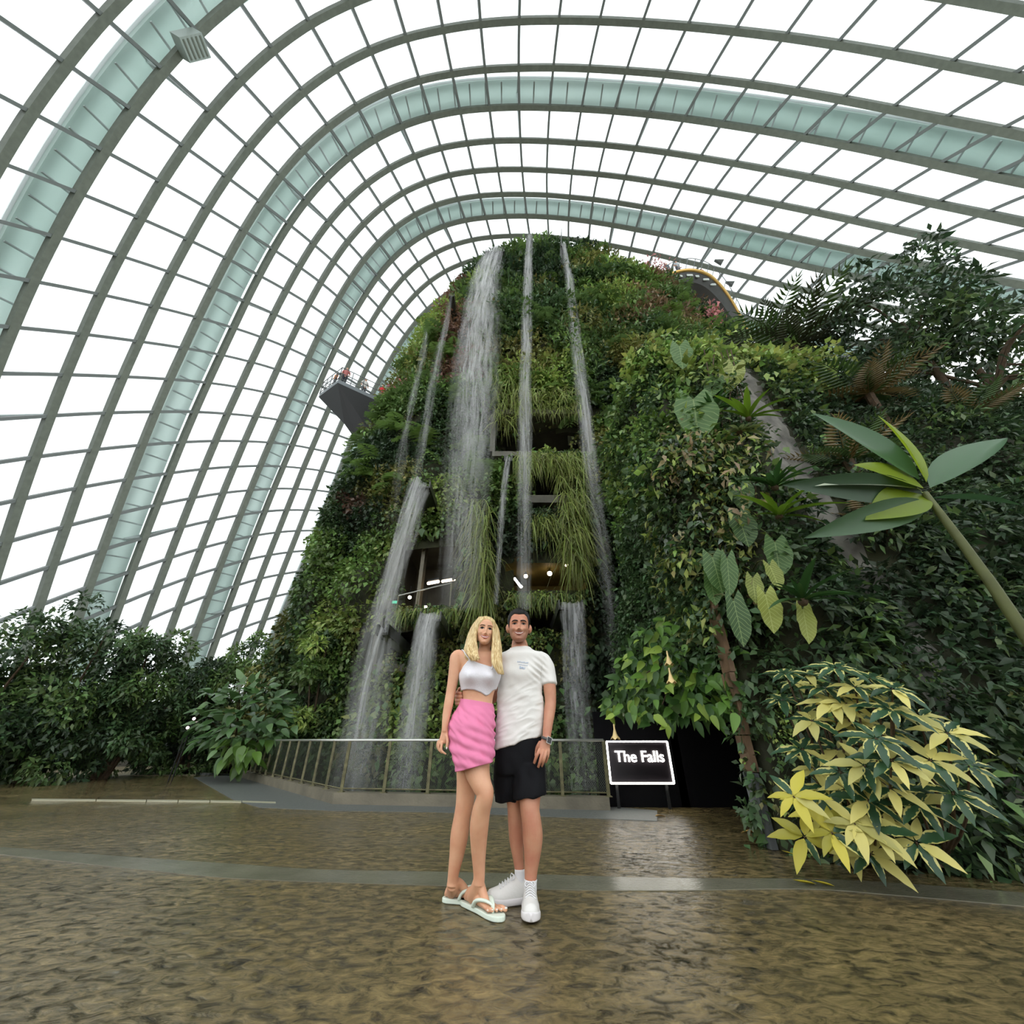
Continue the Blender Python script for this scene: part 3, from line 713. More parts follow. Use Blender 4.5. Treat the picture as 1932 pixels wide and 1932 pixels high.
# fallen leaves on the floor
M['dry'] = mat('dry_leaf', srgb(186, 150, 84), .6, var=.3, vscale=9)
M['yellow'] = mat('fallen_yellow_leaf', srgb(190, 176, 50), .5, var=.25, vscale=9)
fl = leaf_mesh('fallen_leaf', .3, 'lance', 6, .1, .3)
fl.materials.append(M['dry'])
fl2 = leaf_mesh('fallen_leaf_yellow', .26, 'lance', 6, -.1, .25)
fl2.materials.append(M['yellow'])
for x, y, a, me, L, lab in ((1432, 1570, 2.9, fl, .19, 'curled dry leaf with pale stalk on the floor by the planter edge'),
                            (1236, 1540, .3, fl, .16, 'thin dry leaf on the floor in front of the lit sign'),
                            (1540, 1668, 3.05, fl2, .15, 'yellow fallen leaf on the grey band below the variegated shrub'),
                            (1575, 1672, 2.6, fl2, .13, 'second yellow fallen leaf nearer the variegated shrub'),
                            (1498, 1612, 2.2, fl2, .1, 'small yellow leaf fallen at the foot of the mossy wall')):
    p = ground(x, y, .012)
    tag(place(me, p, (math.cos(a), math.sin(a), .03), (0, 0, 1), L, 'fallen_leaf', None), lab, 'leaf', 'leaves fallen on the floor')

# ---------------------------------------------------------------- kerb and railing
K0, K1, K2 = ground(453, 1467), ground(627, 1518), ground(1152, 1530)
def off(a, b, c, d):
    """point b shifted backwards by d along the mitre"""
    n1 = unit(np.array([-(b - a)[1], (b - a)[0], 0])) if a is not None else None
    n2 = unit(np.array([-(c - b)[1], (c - b)[0], 0])) if c is not None else None
    n = unit(sum(x for x in (n1, n2) if x is not None))
    return b + n * d
KH = .155
kerb = [off(None, K0, K1, 0), K1, K2, off(K1, K2, None, .26), off(K0, K1, K2, .26), off(None, K0, K1, .26)]
tag(MB().prism(kerb, 0, KH).build('kerb', M['concrete']), 'low angled concrete kerb carrying the mesh railing', 'kerb', kind='structure')

m, nt, out = new_mat('wire_mesh')
tc = N(nt, 'TexCoord')
sx = N(nt, 'SeparateXYZ')
nt.links.new(tc.outputs['Object'], sx.inputs[0])
fac = []
for sgn in (1, -1):
    a = N(nt, 'Math', operation='MULTIPLY_ADD')
    a.inputs[1].default_value = sgn * .8
    nt.links.new(sx.outputs[2], a.inputs[0])
    nt.links.new(sx.outputs[0], a.inputs[2])
    k = N(nt, 'Math', operation='MULTIPLY')
    k.inputs[1].default_value = 34
    nt.links.new(a.outputs[0], k.inputs[0])
    fcn = N(nt, 'Math', operation='FRACT')
    nt.links.new(k.outputs[0], fcn.inputs[0])
    lt = N(nt, 'Math', operation='LESS_THAN')
    lt.inputs[1].default_value = .16
    nt.links.new(fcn.outputs[0], lt.inputs[0])
    fac.append(lt)
mxx = N(nt, 'Math', operation='MAXIMUM')
nt.links.new(fac[0].outputs[0], mxx.inputs[0])
nt.links.new(fac[1].outputs[0], mxx.inputs[1])
tr = N(nt, 'BsdfTransparent')
df = N(nt, 'BsdfPrincipled')
df.inputs['Base Color'].default_value = rgba(srgb(74, 78, 70))
df.inputs['Metallic'].default_value = .4
df.inputs['Roughness'].default_value = .4
mx = N(nt, 'MixShader')
nt.links.new(mxx.outputs[0], mx.inputs[0])
nt.links.new(tr.outputs[0], mx.inputs[1])
nt.links.new(df.outputs[0], mx.inputs[2])
nt.links.new(mx.outputs[0], out.inputs[0])
M['mesh'] = m

rail = empty('railing', K1 + np.array([0, .13, KH]), 'metal railing with wire mesh panels in front of the falls', 'railing')
R0, R1, R2 = off(None, K0, K1, .1), off(K0, K1, K2, .1), off(K1, K2, None, .1)
RZ = .885
def on_line(a, b, px):
    lo, hi = 0.0, 1.0
    for _ in range(40):
        mid = (lo + hi) / 2
        p = a + (b - a) * mid + np.array([0, 0, RZ])
        if proj(p)[0] < px:
            lo = mid
        else:
            hi = mid
    return a + (b - a) * lo
posts = [on_line(R0, R1, p) for p in (489, 497, 507, 518, 532, 549, 566, 587, 608, 633)] + [on_line(R1, R2, p) for p in (661, 737, 815, 893, 974, 1056, 1146)]
zz = np.array([0, 0, 1.0])
MB().tube([posts[0] + zz * RZ, R1 + zz * RZ, posts[-1] + zz * RZ], .022, 10).build('top_rail', M['rail'], rail, smooth=True)
MB().tube([posts[0] + zz * (KH + .05), R1 + zz * (KH + .05), posts[-1] + zz * (KH + .05)], .01, 8).build('bottom_rail', M['post'], rail, smooth=True)
for p in posts:
    po = MB().beam(p + zz * KH, p + zz * RZ, .022, .05, up=(1, 0, 0)).build('post', M['post'], rail)
    MB().box(p + zz * (KH + .006), (.09, .09, .012)).build('foot_plate', M['post'], po)
for a, b in zip(posts[:-1], posts[1:]):
    d = unit(b - a)
    MB().beam(a + d * .03 + zz * (RZ + KH + .03) / 2, b - d * .03 + zz * (RZ + KH + .03) / 2, .004, RZ - KH - .09).build('mesh_panel', M['mesh'], rail)
# small bird spikes on the kerb top are a row of pins
# ---------------------------------------------------------------- pool behind the railing
m = mat('dark_pool_water', srgb(26, 32, 26), .06, var=.3, vscale=2, bump=.25, bscale=6)
poly = [off(None, K0, K1, .26), off(K0, K1, K2, .26), off(K1, K2, None, .26), (3.2, 12.5, 0), (-12, 15, 0)]
tag(MB().prism(poly, 0, .06).build('pool_water', m), 'dark shallow pool between the railing and the planted mountain', 'pool', kind='structure')

# ---------------------------------------------------------------- planted mountain
mountain = empty('mountain', (2, 14, 0), 'tall artificial mountain covered in ferns and climbing plants', 'mountain', kind='structure')
_z = np.array([-.5, 0, 3, 6, 10, 13, 16, 18, 20, 22, 24, 26, 28, 30.5, 31.8, 32.6])
_xl = np.array([-8.4, -8.5, -8.9, -9.3, -9.2, -8.6, -7.0, -6.7, -6.7, -6.3, -5.7, -5.0, -4.3, -2.6, -.9, .4])
_xr = np.array([12, 12, 13, 14, 15, 15.5, 15.8, 15.9, 15.7, 14.9, 13.7, 12.6, 11.6, 10.2, 7.5, 4])
_yf = np.array([10.6, 10.8, 11.4, 11.8, 12.1, 12.4, 12.7, 12.9, 13.2, 13.5, 13.8, 14.1, 14.4, 14.9, 15.4, 16.2])
def mount(phi, z):
    xl, xr, yf = (np.interp(z, _z, q) for q in (_xl, _xr, _yf))
    xc = 1.6 + 0 * z
    s, c = np.sin(phi), np.cos(phi)
    rx = np.where(s < 0, xc - xl, xr - xc)
    e = 2 / 2.5
    X = xc + rx * np.sign(s) * np.abs(s) ** e
    Y = 20.0 - (20.0 - yf) * np.sign(c) * np.abs(c) ** e
    return np.stack([X, Y, z], -1)
nz, na = 150, 190
phi = np.radians(np.concatenate([np.linspace(-135, -80, 25), np.linspace(-78, 78, 140), np.linspace(80, 120, 25)]))
zs = np.concatenate([np.linspace(-.4, 29.5, 125), np.linspace(29.7, 32.6, 25)])
PH, ZS = np.meshgrid(phi, zs)
G = mount(PH, ZS)
S0 = Surf(G)
bul = (fbm(G, .22, 1, 3) - .5) * 2.6 + (fbm(G, .8, 5, 2) - .5) * .9
bul = np.where((G[..., 0] > -7) & (G[..., 0] < 5.5) & (G[..., 1] < 17), np.minimum(bul, .1) - .15, np.minimum(bul, .55))
G = G + S0.N * (bul * np.clip((ZS + .4) / 3, .2, 1))[..., None]
G[..., 2] = np.maximum(G[..., 2], -.4)

# openings in the planted skin (x0, x1, z0, z1)
HOLES = [tuple([*(at(x0, 830, 12.4)[[0]]), at(x1, 830, 12.4)[0], at(1030, y1, 12.4)[2], at(1030, y0, 12.4)[2]]) for x0, x1, y0, y1 in
         ((948, 1094, 792, 852), (1000, 1078, 900, 968))]
HOLES += [tuple([at(x0, (y0 + y1) / 2, 12.0)[0], at(x1, (y0 + y1) / 2, 12.0)[0], at(1000, y1, 12.0)[2], at(1000, y0, 12.0)[2]]) for x0, x1, y0, y1 in
          ((968, 1096, 1062, 1124), (756, 862, 1026, 1150), (986, 1060, 1152, 1206), (728, 806, 1176, 1246))]
def in_hole(P, grow=0.0):
    r = np.zeros(P.shape[:-1], bool)
    w = (vnoise(P, 1.6, 9) - .5) * .5
    for x0, x1, z0, z1 in HOLES:
        r |= (P[..., 0] > x0 - grow + w) & (P[..., 0] < x1 + grow - w) & (P[..., 2] > z0 - grow) & (P[..., 2] < z1 + grow - w * .5) & (P[..., 1] < 15)
    return r
skin = Surf(G)
cc = (G[1:, 1:] + G[:-1, :-1]) / 2
drop = in_hole(cc)
np_obj('planting_skin', G.reshape(-1, 3), skin.faces(drop), M['soil'], mountain)

# concrete rooms behind the openings
for k, (x0, x1, z0, z1) in enumerate(HOLES):
    w = x1 - x0 + .8
    cx = (x0 + x1) / 2
    zf, zc = z0 - .02, z1 + .3
    yb, yf_ = 15.2, 12.35
    rm = MB()
    rm.box((cx, (yb + yf_) / 2, zf - .12), (w, yb - yf_, .24))
    rm.box((cx, (yb + yf_) / 2, zc + .12), (w, yb - yf_, .24))
    rm.box((cx, yb, (zf + zc) / 2), (w, .2, zc - zf))
    rm.box((cx - w / 2, (yb + yf_) / 2, (zf + zc) / 2), (.2, yb - yf_, zc - zf))
    rm.box((cx + w / 2, (yb + yf_) / 2, (zf + zc) / 2), (.2, yb - yf_, zc - zf))
    rm.build('alcove', M['concrete_dark'] if k != 2 else mat('ochre_wall', srgb(118, 104, 52), .7, var=.2, vscale=2), mountain)
# slabs and balcony fronts
def slab(x0, x1, y0, y1, Y, d, name, mt):
    a, b = at(x0, y1, Y), at(x1, y0, Y)
    MB().box(((a[0] + b[0]) / 2, Y + d / 2, (a[2] + b[2]) / 2), (b[0] - a[0], d, b[2] - a[2])).build(name, mt, mountain)
slab(992, 1072, 934, 948, 11.9, .8, 'ledge', M['concrete_dark'])
slab(962, 1098, 1124, 1146, 11.5, .9, 'balcony_front', M['concrete'])
slab(748, 862, 1150, 1174, 11.5, .9, 'balcony_front', M['concrete'])
slab(782, 806, 1010, 1150, 12.6, .4, 'pillar', M['concrete'])
# balcony railing on the left
p = [at(752, 1124, 11.8), at(790, 1115, 11.8), at(852, 1100, 11.8)]
br = empty('balcony_railing', p[1], 'thin metal handrail on the balcony beside the concrete pillar', 'railing')
MB().tube(p, .02, 6).build('handrail', M['rail'], br)
for q in (p[0], p[1], p[2]):
    MB().tube([q, q - zz * .95], .02, 6).build('post', M['post'], br)

# lamps in the openings
def bulb(x, y, Y, r, lab):
    c = at(x, y, Y)
    e = empty('spot_lamp', c, lab, 'lamp', 'round lamps in the mountain openings')
    MB().ball(c, r, 14, 8).build('bulb', M['lamp_warm'], e, smooth=True)
    MB().tube([c + zz * r * .7, c + zz * (r * .7 + .06)], r * .75, 10).build('cap', M['black'], e)
    MB().tube([c + zz * (r * .7 + .06), c + zz * (r * .7 + .35)], .012, 6).build('stalk', M['black'], e)
bulb(1037, 1082, 13.2, .085, 'brightest round lamp under the ceiling of the ochre alcove')
bulb(992, 1087, 13.6, .075, 'round lamp beside the thin waterfall in the ochre alcove')
bulb(773, 1127, 12.9, .06, 'small round lamp under the balcony handrail')
bulb(803, 1145, 12.6, .05, 'small round lamp just above the mossy balcony front')
def tubelamp(x0, y0, x1, y1, Y, r, lab, m_='lamp_warm'):
    a, b = at(x0, y0, Y), at(x1, y1, Y)
    e = empty('tube_lamp', (a + b) / 2, lab, 'lamp', 'tube lamps in the mountain openings')
    MB().tube([a, b], r, 8).build('tube', M[m_], e, smooth=True)
    MB().beam(a + zz * r * 1.6, b + zz * r * 1.6, r * 2, r, up=zz).build('fitting', M['black'], e)
tubelamp(807, 1101, 828, 1097, 12.6, .05, 'warm tube lamp left of a pair above the balcony handrail')
tubelamp(834, 1097, 858, 1093, 12.6, .045, 'warm tube lamp right of a pair above the balcony handrail')
tubelamp(1067, 1067, 1083, 1064, 12.4, .04, 'short tube lamp behind the hanging grass at the alcove edge')
tubelamp(971, 1091, 984, 1108, 12.9, .05, 'slanting white lamp strip at the side of the ochre alcove', 'lamp_white')
c = at(745, 1136, 11.9)
ex = empty('green_sign', c, 'tiny green lit sign behind the water beside the balcony', 'sign')
MB().box(c, (.16, .03, .08)).build('panel', mat('green_sign_face', srgb(70, 190, 150), .4, emit=.6), ex)
MB().box(c + np.array([0, .03, 0]), (.18, .03, .1)).build('housing', M['black'], ex)

# ---------------------------------------------------------------- foliage of the mountain
PAL = dict(dark=(.022, .05, .018), deep=(.035, .08, .024), mid=(.06, .125, .03), green=(.085, .175, .035), light=(.14, .24, .045),
           olive=(.105, .14, .032), yellow=(.155, .235, .045), rust=(.105, .075, .038), grey=(.09, .13, .08), cream=(.175, .175, .07), pink=(.26, .13, .10))
PAL = {k: np.array(v) * np.array([2.05, 1.62, 2.1]) for k, v in PAL.items()}
ok = skin.facing(-.15) * (~drop)

def region_color(P, n):
    """plant species patches over the mountain, toned darker low down and at lower left"""
    a = fbm(P, .28, 21, 2)
    b = fbm(P, .5, 33, 2)
    c = np.tile(PAL['mid'], (n, 1))
    c[a < .46] = PAL['deep']
    c[a < .36] = PAL['dark']
    c[(a > .53)] = PAL['green']
    c[(a > .6)] = PAL['light']
    c[(b > .63)] = PAL['olive']
    x, y = proj(P)
    up = (x > 835) & (x < 905) & (y > 540) & (y < 740) & (b > .42)
    c[up] = PAL['rust']
    c[(x < 690) & (y > 930) & (y < 1090) & (b > .55)] = PAL['rust'] * .8
    c[(x > 1180) & (x < 1330) & (y < 640) & (b > .60)] = PAL['rust'] * np.array([1, 1.2, 1])
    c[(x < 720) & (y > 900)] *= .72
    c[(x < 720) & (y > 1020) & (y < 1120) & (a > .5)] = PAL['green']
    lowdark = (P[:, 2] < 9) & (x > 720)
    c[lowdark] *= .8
    return c

def grow(n, zlo, zhi, R, L, K, name, aspect=.5, out_=.1, xr=None, colmul=1.0, grow_hole=.15, col=None, flt=None):
    P, Nn = skin.sample(n, ok * ((cc[..., 2] > zlo) & (cc[..., 2] < zhi)))
    keep = ~in_hole(P, grow_hole)
    if flt is not None:
        keep &= flt(P)
    P, Nn = P[keep], Nn[keep]
    k = len(P)
    cl = Cloud()
    Rr = R * (.6 + .8 * rng.random(k))
    cbase = (region_color(P, k) if col is None else np.tile(col, (k, 1))) * (.8 + .4 * rng.random((k, 1))) * colmul
    clumps(cl, P + Nn * (Rr * out_)[:, None], Nn, Rr, np.maximum(10, (K * (Rr / R) ** 2)).astype(int), np.full(k, L), cbase, aspect)
    return cl

fol = empty('dummy')
bpy.data.objects.remove(fol)
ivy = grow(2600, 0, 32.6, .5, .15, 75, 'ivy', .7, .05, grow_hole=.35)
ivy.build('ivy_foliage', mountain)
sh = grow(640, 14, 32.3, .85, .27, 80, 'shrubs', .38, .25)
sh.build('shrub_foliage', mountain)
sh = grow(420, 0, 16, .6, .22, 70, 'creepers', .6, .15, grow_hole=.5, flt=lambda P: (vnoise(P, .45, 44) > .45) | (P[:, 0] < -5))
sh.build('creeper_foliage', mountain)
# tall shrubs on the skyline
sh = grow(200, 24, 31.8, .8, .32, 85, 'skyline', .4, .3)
sh.build('skyline_foliage', mountain)
# fern fronds
P, Nn = skin.sample(140, ok * (cc[..., 2] > 9))
keep = ~in_hole(P, .3)
P, Nn = P[keep], Nn[keep]
fc = Cloud()
for k in range(5):
    d = unit(Nn + rng.normal(size=Nn.shape) * 1.1 + np.array([0, 0, .25]))
    cB = np.where((vnoise(P, .4, 60) > .5)[:, None], PAL['green'], PAL['mid'] * 1.1)
    ferns(fc, P + Nn * .3, d, .9 + .7 * rng.random(len(P)), cB, 8)
fc.build('fern_foliage', mountain)
# heart-leaved creepers
P, Nn = skin.sample(1500, ok * (cc[..., 2] < 14))
keep = ~in_hole(P, .15) & (vnoise(P, .55, 71) > .46) & (P[:, 0] > -4)
P, Nn = P[keep], Nn[keep]
k = len(P)
hc = Cloud()
hc.add(leaf_arrays(P + Nn * (.35 + .25 * rng.random((k, 1))), unit(np.array([0, 0, -1.0]) + rng.normal(size=(k, 3)) * .45), unit(Nn + np.array([0, 0, .5]) + rng.normal(size=(k, 3)) * .3),
                   .2 + .16 * rng.random(k), .16 + .12 * rng.random(k), np.array([.10, .20, .06]) * (.6 + .8 * rng.random((k, 1)))))
hc.build('heart_leaf_foliage', mountain)

# hanging yellow-green grass over and between the openings
gc = Cloud()
def hang(x0, x1, y0, y1, Y, n, L, col=('yellow', 'olive', 'light'), outw=.35):
    x = x0 + (x1 - x0) * rng.random(n)
    y = y0 + (y1 - y0) * rng.random(n)
    B = np.array([at(a, b, Y + .25 * rng.normal()) for a, b in zip(x, y)])
    D = unit(np.array([0, -outw, -.5]) + rng.normal(size=(n, 3)) * .3)
    C = np.array([PAL[col[i]] for i in rng.integers(0, len(col), n)]) * (.6 + .6 * rng.random((n, 1)))
    gc.add(grass_arrays(B, D, L * (.5 + .8 * rng.random(n)), np.full(n, .028), C, .9))
hang(965, 1098, 730, 780, 12.0, 800, .42)
hang(1000, 1105, 852, 876, 11.9, 800, .55)
hang(1050, 1105, 862, 905, 11.9, 420, .7)
hang(965, 1005, 852, 900, 11.9, 240, .5)
hang(1060, 1105, 920, 1050, 11.6, 800, .8)
hang(998, 1050, 968, 990, 11.8, 400, .7)
hang(1074, 1104, 985, 1060, 11.4, 330, .9)
hang(890, 925, 940, 1130, 11.6, 700, .9)
hang(930, 990, 690, 800, 12.3, 500, .8)
hang(962, 1098, 1118, 1132, 11.3, 500, .3, ('olive', 'light', 'mid'))
hang(746, 862, 1146, 1158, 11.3, 420, .3, ('olive', 'light', 'mid'))
gc.build('hanging_grass', mountain)
# moss and creepers on the ledges
ml = Cloud()
for x0, x1, y0, y1, Y, n in ((962, 1098, 1122, 1148, 11.4, 60), (750, 862, 1150, 1172, 11.4, 50), (1000, 1075, 1196, 1215, 11.6, 24), (735, 810, 1235, 1262, 11.6, 24), (1010, 1100, 856, 880, 12.0, 36), (1082, 1112, 885, 965, 12.0, 36), (975, 998, 895, 965, 12.2, 20)):
    x = x0 + (x1 - x0) * rng.random(n)
    y = y0 + (y1 - y0) * rng.random(n)
    B = np.array([at(a, b, Y) for a, b in zip(x, y)])
    clumps(ml, B, np.tile([0, -1.0, .2], (n, 1)), np.full(n, .2), np.full(n, 26), np.full(n, .09), np.array([PAL[q] for q in rng.choice(['olive', 'mid', 'light', 'deep'], n)]), .7)
ml.build('moss_foliage', mountain)
# pink flower sprays on the upper slopes
pf = Cloud()
for x, y, Y, n in ((1238, 500, 15, 60), (1345, 590, 14, 90), (770, 735, 15, 60), (752, 742, 15.5, 50), (880, 600, 15, 60), (1250, 515, 15, 40)):
    B = np.array([at(x + rng.normal() * 10, y + rng.normal() * 12, Y - .3) for _ in range(n)])
    pf.add(leaf_arrays(B, rng.normal(size=(n, 3)), rng.normal(size=(n, 3)), np.full(n, .26), np.full(n, .12), PAL['pink'] * (.6 + .8 * rng.random((n, 1)))))
pf.build('pink_blossoms', mountain)

# ---------------------------------------------------------------- waterfalls
def water_mat(name, lo, hi, sx_, sy_, bright=.86):
    m, nt, out = new_mat(name)
    at_ = N(nt, 'Attribute', attribute_name='flow')
    sp = N(nt, 'SeparateXYZ')
    nt.links.new(at_.outputs['Vector'], sp.inputs[0])
    cb = N(nt, 'CombineXYZ')
    for k, s in ((0, sx_), (1, sy_)):
        q = N(nt, 'Math', operation='MULTIPLY')
        q.inputs[1].default_value = s
        nt.links.new(sp.outputs[k], q.inputs[0])
        nt.links.new(q.outputs[0], cb.inputs[k])
    n = N(nt, 'TexNoise')
    n.inputs['Scale'].default_value = 1
    n.inputs['Detail'].default_value = 5
    n.inputs['Roughness'].default_value = .65
    nt.links.new(cb.outputs[0], n.inputs['Vector'])
    mr = N(nt, 'MapRange')
    mr.inputs[1].default_value = lo
    mr.inputs[2].default_value = hi
    nt.links.new(n.outputs[0], mr.inputs[0])
    al = N(nt, 'Math', operation='MULTIPLY')
    nt.links.new(mr.outputs[0], al.inputs[0])
    nt.links.new(sp.outputs[2], al.inputs[1])
    d = N(nt, 'BsdfDiffuse')
    d.inputs[0].default_value = (bright, bright * 1.01, bright * 1.02, 1)
    t = N(nt, 'BsdfTranslucent')
    t.inputs[0].default_value = (bright, bright * 1.01, bright * 1.02, 1)
    dm = N(nt, 'MixShader')
    dm.inputs[0].default_value = .5
    nt.links.new(d.outputs[0], dm.inputs[1])
    nt.links.new(t.outputs[0], dm.inputs[2])
    tr = N(nt, 'BsdfTransparent')
    mx = N(nt, 'MixShader')
    nt.links.new(al.outputs[0], mx.inputs[0])
    nt.links.new(tr.outputs[0], mx.inputs[1])
    nt.links.new(dm.outputs[0], mx.inputs[2])
    nt.links.new(mx.outputs[0], out.inputs[0])
    return m
M['water'] = water_mat('falling_water', .4, .78, 10, .45)
M['water_thin'] = water_mat('falling_spray', .36, .82, 16, .4)
M['water_sheet'] = water_mat('clear_water_sheet', .36, .74, 16, 1.3)
M['spout'] = mat('dark_steel_spout', srgb(66, 68, 64), .4, metal=.4, var=.2)
YW = lambda y: float(np.interp(y, [430, 475, 650, 900, 1150, 1300, 1500], [13.0, 12.9, 11.9, 10.9, 10.3, 10.0, 9.6]))

def fall(label, pts, layers=3, mt='water', op=1.0, fade=(0.02, .6), Yo=0.0, edge=1.6, dep=.22, spout=True, cols=9):
    """pts: (x, y, half width in px, opacity)"""
    P = np.array(pts, float)
    n = 110
    Q = curve(P, n)
    Cn = np.array([at(q[0], q[1], YW(q[1]) + Yo) for q in Q])
    hw = np.array([q[2] * pxm(q[0], q[1], YW(q[1]) + Yo) for q in Q])
    v = np.concatenate([[0], np.cumsum(np.linalg.norm(np.diff(Cn, axis=0), axis=1))])
    e = empty('waterfall', Cn[-1], label, 'waterfall', 'waterfalls pouring down the planted mountain')
    s = np.linspace(-1, 1, cols)
    for l in range(layers):
        spread = 1 + .12 * l
        ph = rng.random() * 50
        wob = (vnoise(np.stack([v * .8 + ph, v * 0 + ph, v * 0], -1)) - .5) * .25
        X = Cn[:, None] + np.array([1, 0, 0]) * ((s[None] * spread + wob[:, None]) * hw[:, None])[..., None]
        dn = (vnoise(np.stack([np.broadcast_to(s * 3 + ph, (n, cols)), np.broadcast_to(v[:, None] * .6, (n, cols)), np.full((n, cols), ph)], -1)) - .5) * dep * 2
        X = X + np.array([0, 1, 0]) * (dn + (l - layers / 2) * dep * .5)[..., None]
        opac = np.clip(Q[:, 3], 0, 1)[:, None] * (1 - np.abs(s[None]) ** edge * .92) * op
        uvw = np.stack([np.broadcast_to(s * hw.mean() + ph, (n, cols)) , np.broadcast_to(v[:, None] + ph * 3, (n, cols)), opac], -1)
        i, j = np.mgrid[0:n - 1, 0:cols - 1]
        Fc = np.stack([i * cols + j, i * cols + j + 1, (i + 1) * cols + j + 1, (i + 1) * cols + j], -1).reshape(-1, 4)
        np_obj('water_veil', X.reshape(-1, 3), Fc, M[mt], e, uv=uvw.reshape(-1, 3))
    if spout:
        w = max(hw[0] * 2, .25)
        c = Cn[0]
        sp_ = MB()
        sp_.box(c + np.array([0, 1.25, -.12]), (w, 2.5, .05))
        sp_.box(c + np.array([-w / 2, 1.25, -.02]), (.04, 2.5, .25))
        sp_.box(c + np.array([w / 2, 1.25, -.02]), (.04, 2.5, .25))
        sp_.build('spout', M['spout'], e)
    return e

fall('widest waterfall dropping from the left of the summit', [(934, 472, 17, 1), (918, 515, 22, .95), (904, 600, 30, .8), (895, 720, 36, .62), (885, 860, 38, .45), (876, 1000, 36, .32), (866, 1150, 34, .16)], 4, 'water')
fall('thin straight waterfall from the middle of the summit past the alcoves', [(999, 447, 5.5, 1), (996, 520, 8, .95), (993, 650, 10, .85), (990, 800, 12, .7), (989, 950, 13, .5), (990, 1100, 13, .4), (991, 1150, 13, .3)], 3, 'water_thin')
e = fall('thin waterfall slanting down on the right of the summit', [(1063, 462, 4, 1), (1074, 530, 7, .95), (1087, 650, 10, .85), (1103, 780, 12, .7), (1120, 920, 13, .45), (1140, 1060, 14, .28), (1155, 1180, 15, .18), (1165, 1290, 15, .1)], 3, 'water_thin')
c = at(1060, 500, 14.6)
MB().add([at(1055, 505, 13.1), at(1062, 505, 13.1), at(1059, 428, 12.9), at(1055, 505, 14.4), at(1062, 505, 14.4), at(1059.5, 429, 13.4)], [(0, 1, 2), (3, 5, 4), (0, 2, 5, 3), (1, 4, 5, 2), (0, 3, 4, 1)]).build('pointed_fin', M['spout'], e)
fall('faint waterfall spray beside the reddish planting', [(852, 556, 3, .3), (842, 610, 6, .5), (826, 680, 8, .55), (806, 790, 9, .45), (792, 870, 10, .3), (782, 940, 11, .12)], 2, 'water_thin')
fall('faintest waterfall spray nearest the viewing platform', [(806, 630, 3, .35), (797, 680, 6, .45), (780, 750, 7, .42), (764, 830, 8, .3), (748, 930, 9, .14), (742, 990, 9, .05)], 2, 'water_thin', spout=False)
fall('broad slanting waterfall passing the left end of the balcony', [(794, 913, 17, 1), (776, 960, 16, .95), (760, 1020, 16, .9), (742, 1090, 18, .8), (726, 1150, 22, .65), (712, 1230, 30, .5), (695, 1320, 36, .42), (676, 1420, 38, .42), (660, 1500, 40, .5)], 4, 'water', Yo=-.3)
fall('short waterfall pouring from under the mossy balcony', [(812, 1161, 19, .95), (804, 1190, 19, .9), (796, 1240, 20, .75), (788, 1300, 22, .6), (776, 1380, 24, .45), (762, 1490, 26, .4)], 4, 'water_sheet', Yo=-.5)
fall('thin curved stream below the end of the balcony', [(722, 1186, 5, .9), (708, 1230, 5, .8), (694, 1300, 7, .7), (680, 1380, 10, .6), (664, 1490, 14, .5)], 2, 'water_thin', Yo=-.7)
fall('narrow glassy stream between the widest fall and the straight one', [(959, 863, 6, .85), (951, 920, 6, .8), (946, 980, 6, .7), (942, 1050, 5, .55), (936, 1140, 5, .4)], 2, 'water_sheet', Yo=-.2)
fall('square-lipped sheet of water below the ochre alcove', [(1077, 1139, 22, .8), (1079, 1190, 22, .6), (1082, 1250, 23, .5), (1087, 1330, 24, .45), (1093, 1410, 25, .35), (1098, 1490, 25, .3)], 2, 'water_sheet', Yo=-.6, edge=6)
# mist where the streams hit the pool

# ---------------------------------------------------------------- planted cliff and tunnel on the right
M['rock'] = mat('weathered_rock', srgb(112, 110, 104), .85, var=.5, vscale=3.5, bump=1.0, bscale=5)
CLP = np.array([[3.2, 9.4], [2.62, 8.0], [2.55, 6.4], [2.46, 4.78], [2.8, 4.5], [3.5, 4.12], [4.4, 4.0], [5.6, 4.0], [8, 4.1], [13, 4.6]])
LEANX = np.array([.05, .05, .06, .07, .07, .06, .05, .04, .04, .04])
LEANY = np.array([.1, .1, .11, .12, .17, .22, .26, .28, .3, .3])
TOP = np.array([8, 8.2, 8.6, 8.8, 8.9, 9, 9, 8.9, 8.6, 8])
ns, nzc = 110, 80
si = np.linspace(0, 9, ns)
B2, lx, ly, tp = cubic(CLP, si), np.interp(si, range(10), LEANX), np.interp(si, range(10), LEANY), np.interp(si, range(10), TOP)
zf = np.linspace(0, 1, nzc)
Zc = -.2 + zf[:, None] * (tp[None] + .2)
GC = np.stack([B2[None, :, 0] + lx[None] * Zc, B2[None, :, 1] + ly[None] * Zc, Zc], -1)
SC = Surf(GC)
if SC.N[40, 60, 1] > 0:
    SC.N = -SC.N
amp = np.clip((Zc - .5) / 2, .1, 1)
GC = GC + SC.N * (((fbm(GC, .7, 3, 4) - .5) * 1.1) * amp)[..., None]
cap = GC[-1] + np.array([.8, 2.5, .3])
GC = np.concatenate([GC, cap[None]], 0)
NC = SC.N
SC = Surf(GC)
if SC.N[40, 60, 1] > 0:
    SC.N = -SC.N
ccl = (GC[1:, 1:] + GC[:-1, :-1]) / 2
tunnel = (ccl[..., 2] < 1.75) & (ccl[..., 0] < 2.75) & (ccl[..., 1] > 4.9) & (ccl[..., 1] < 7.9)
cliff = empty('rock_cliff', (2.6, 5, 0), 'leaning rock cliff hung with climbing plants above the tunnel', 'cliff', kind='structure')
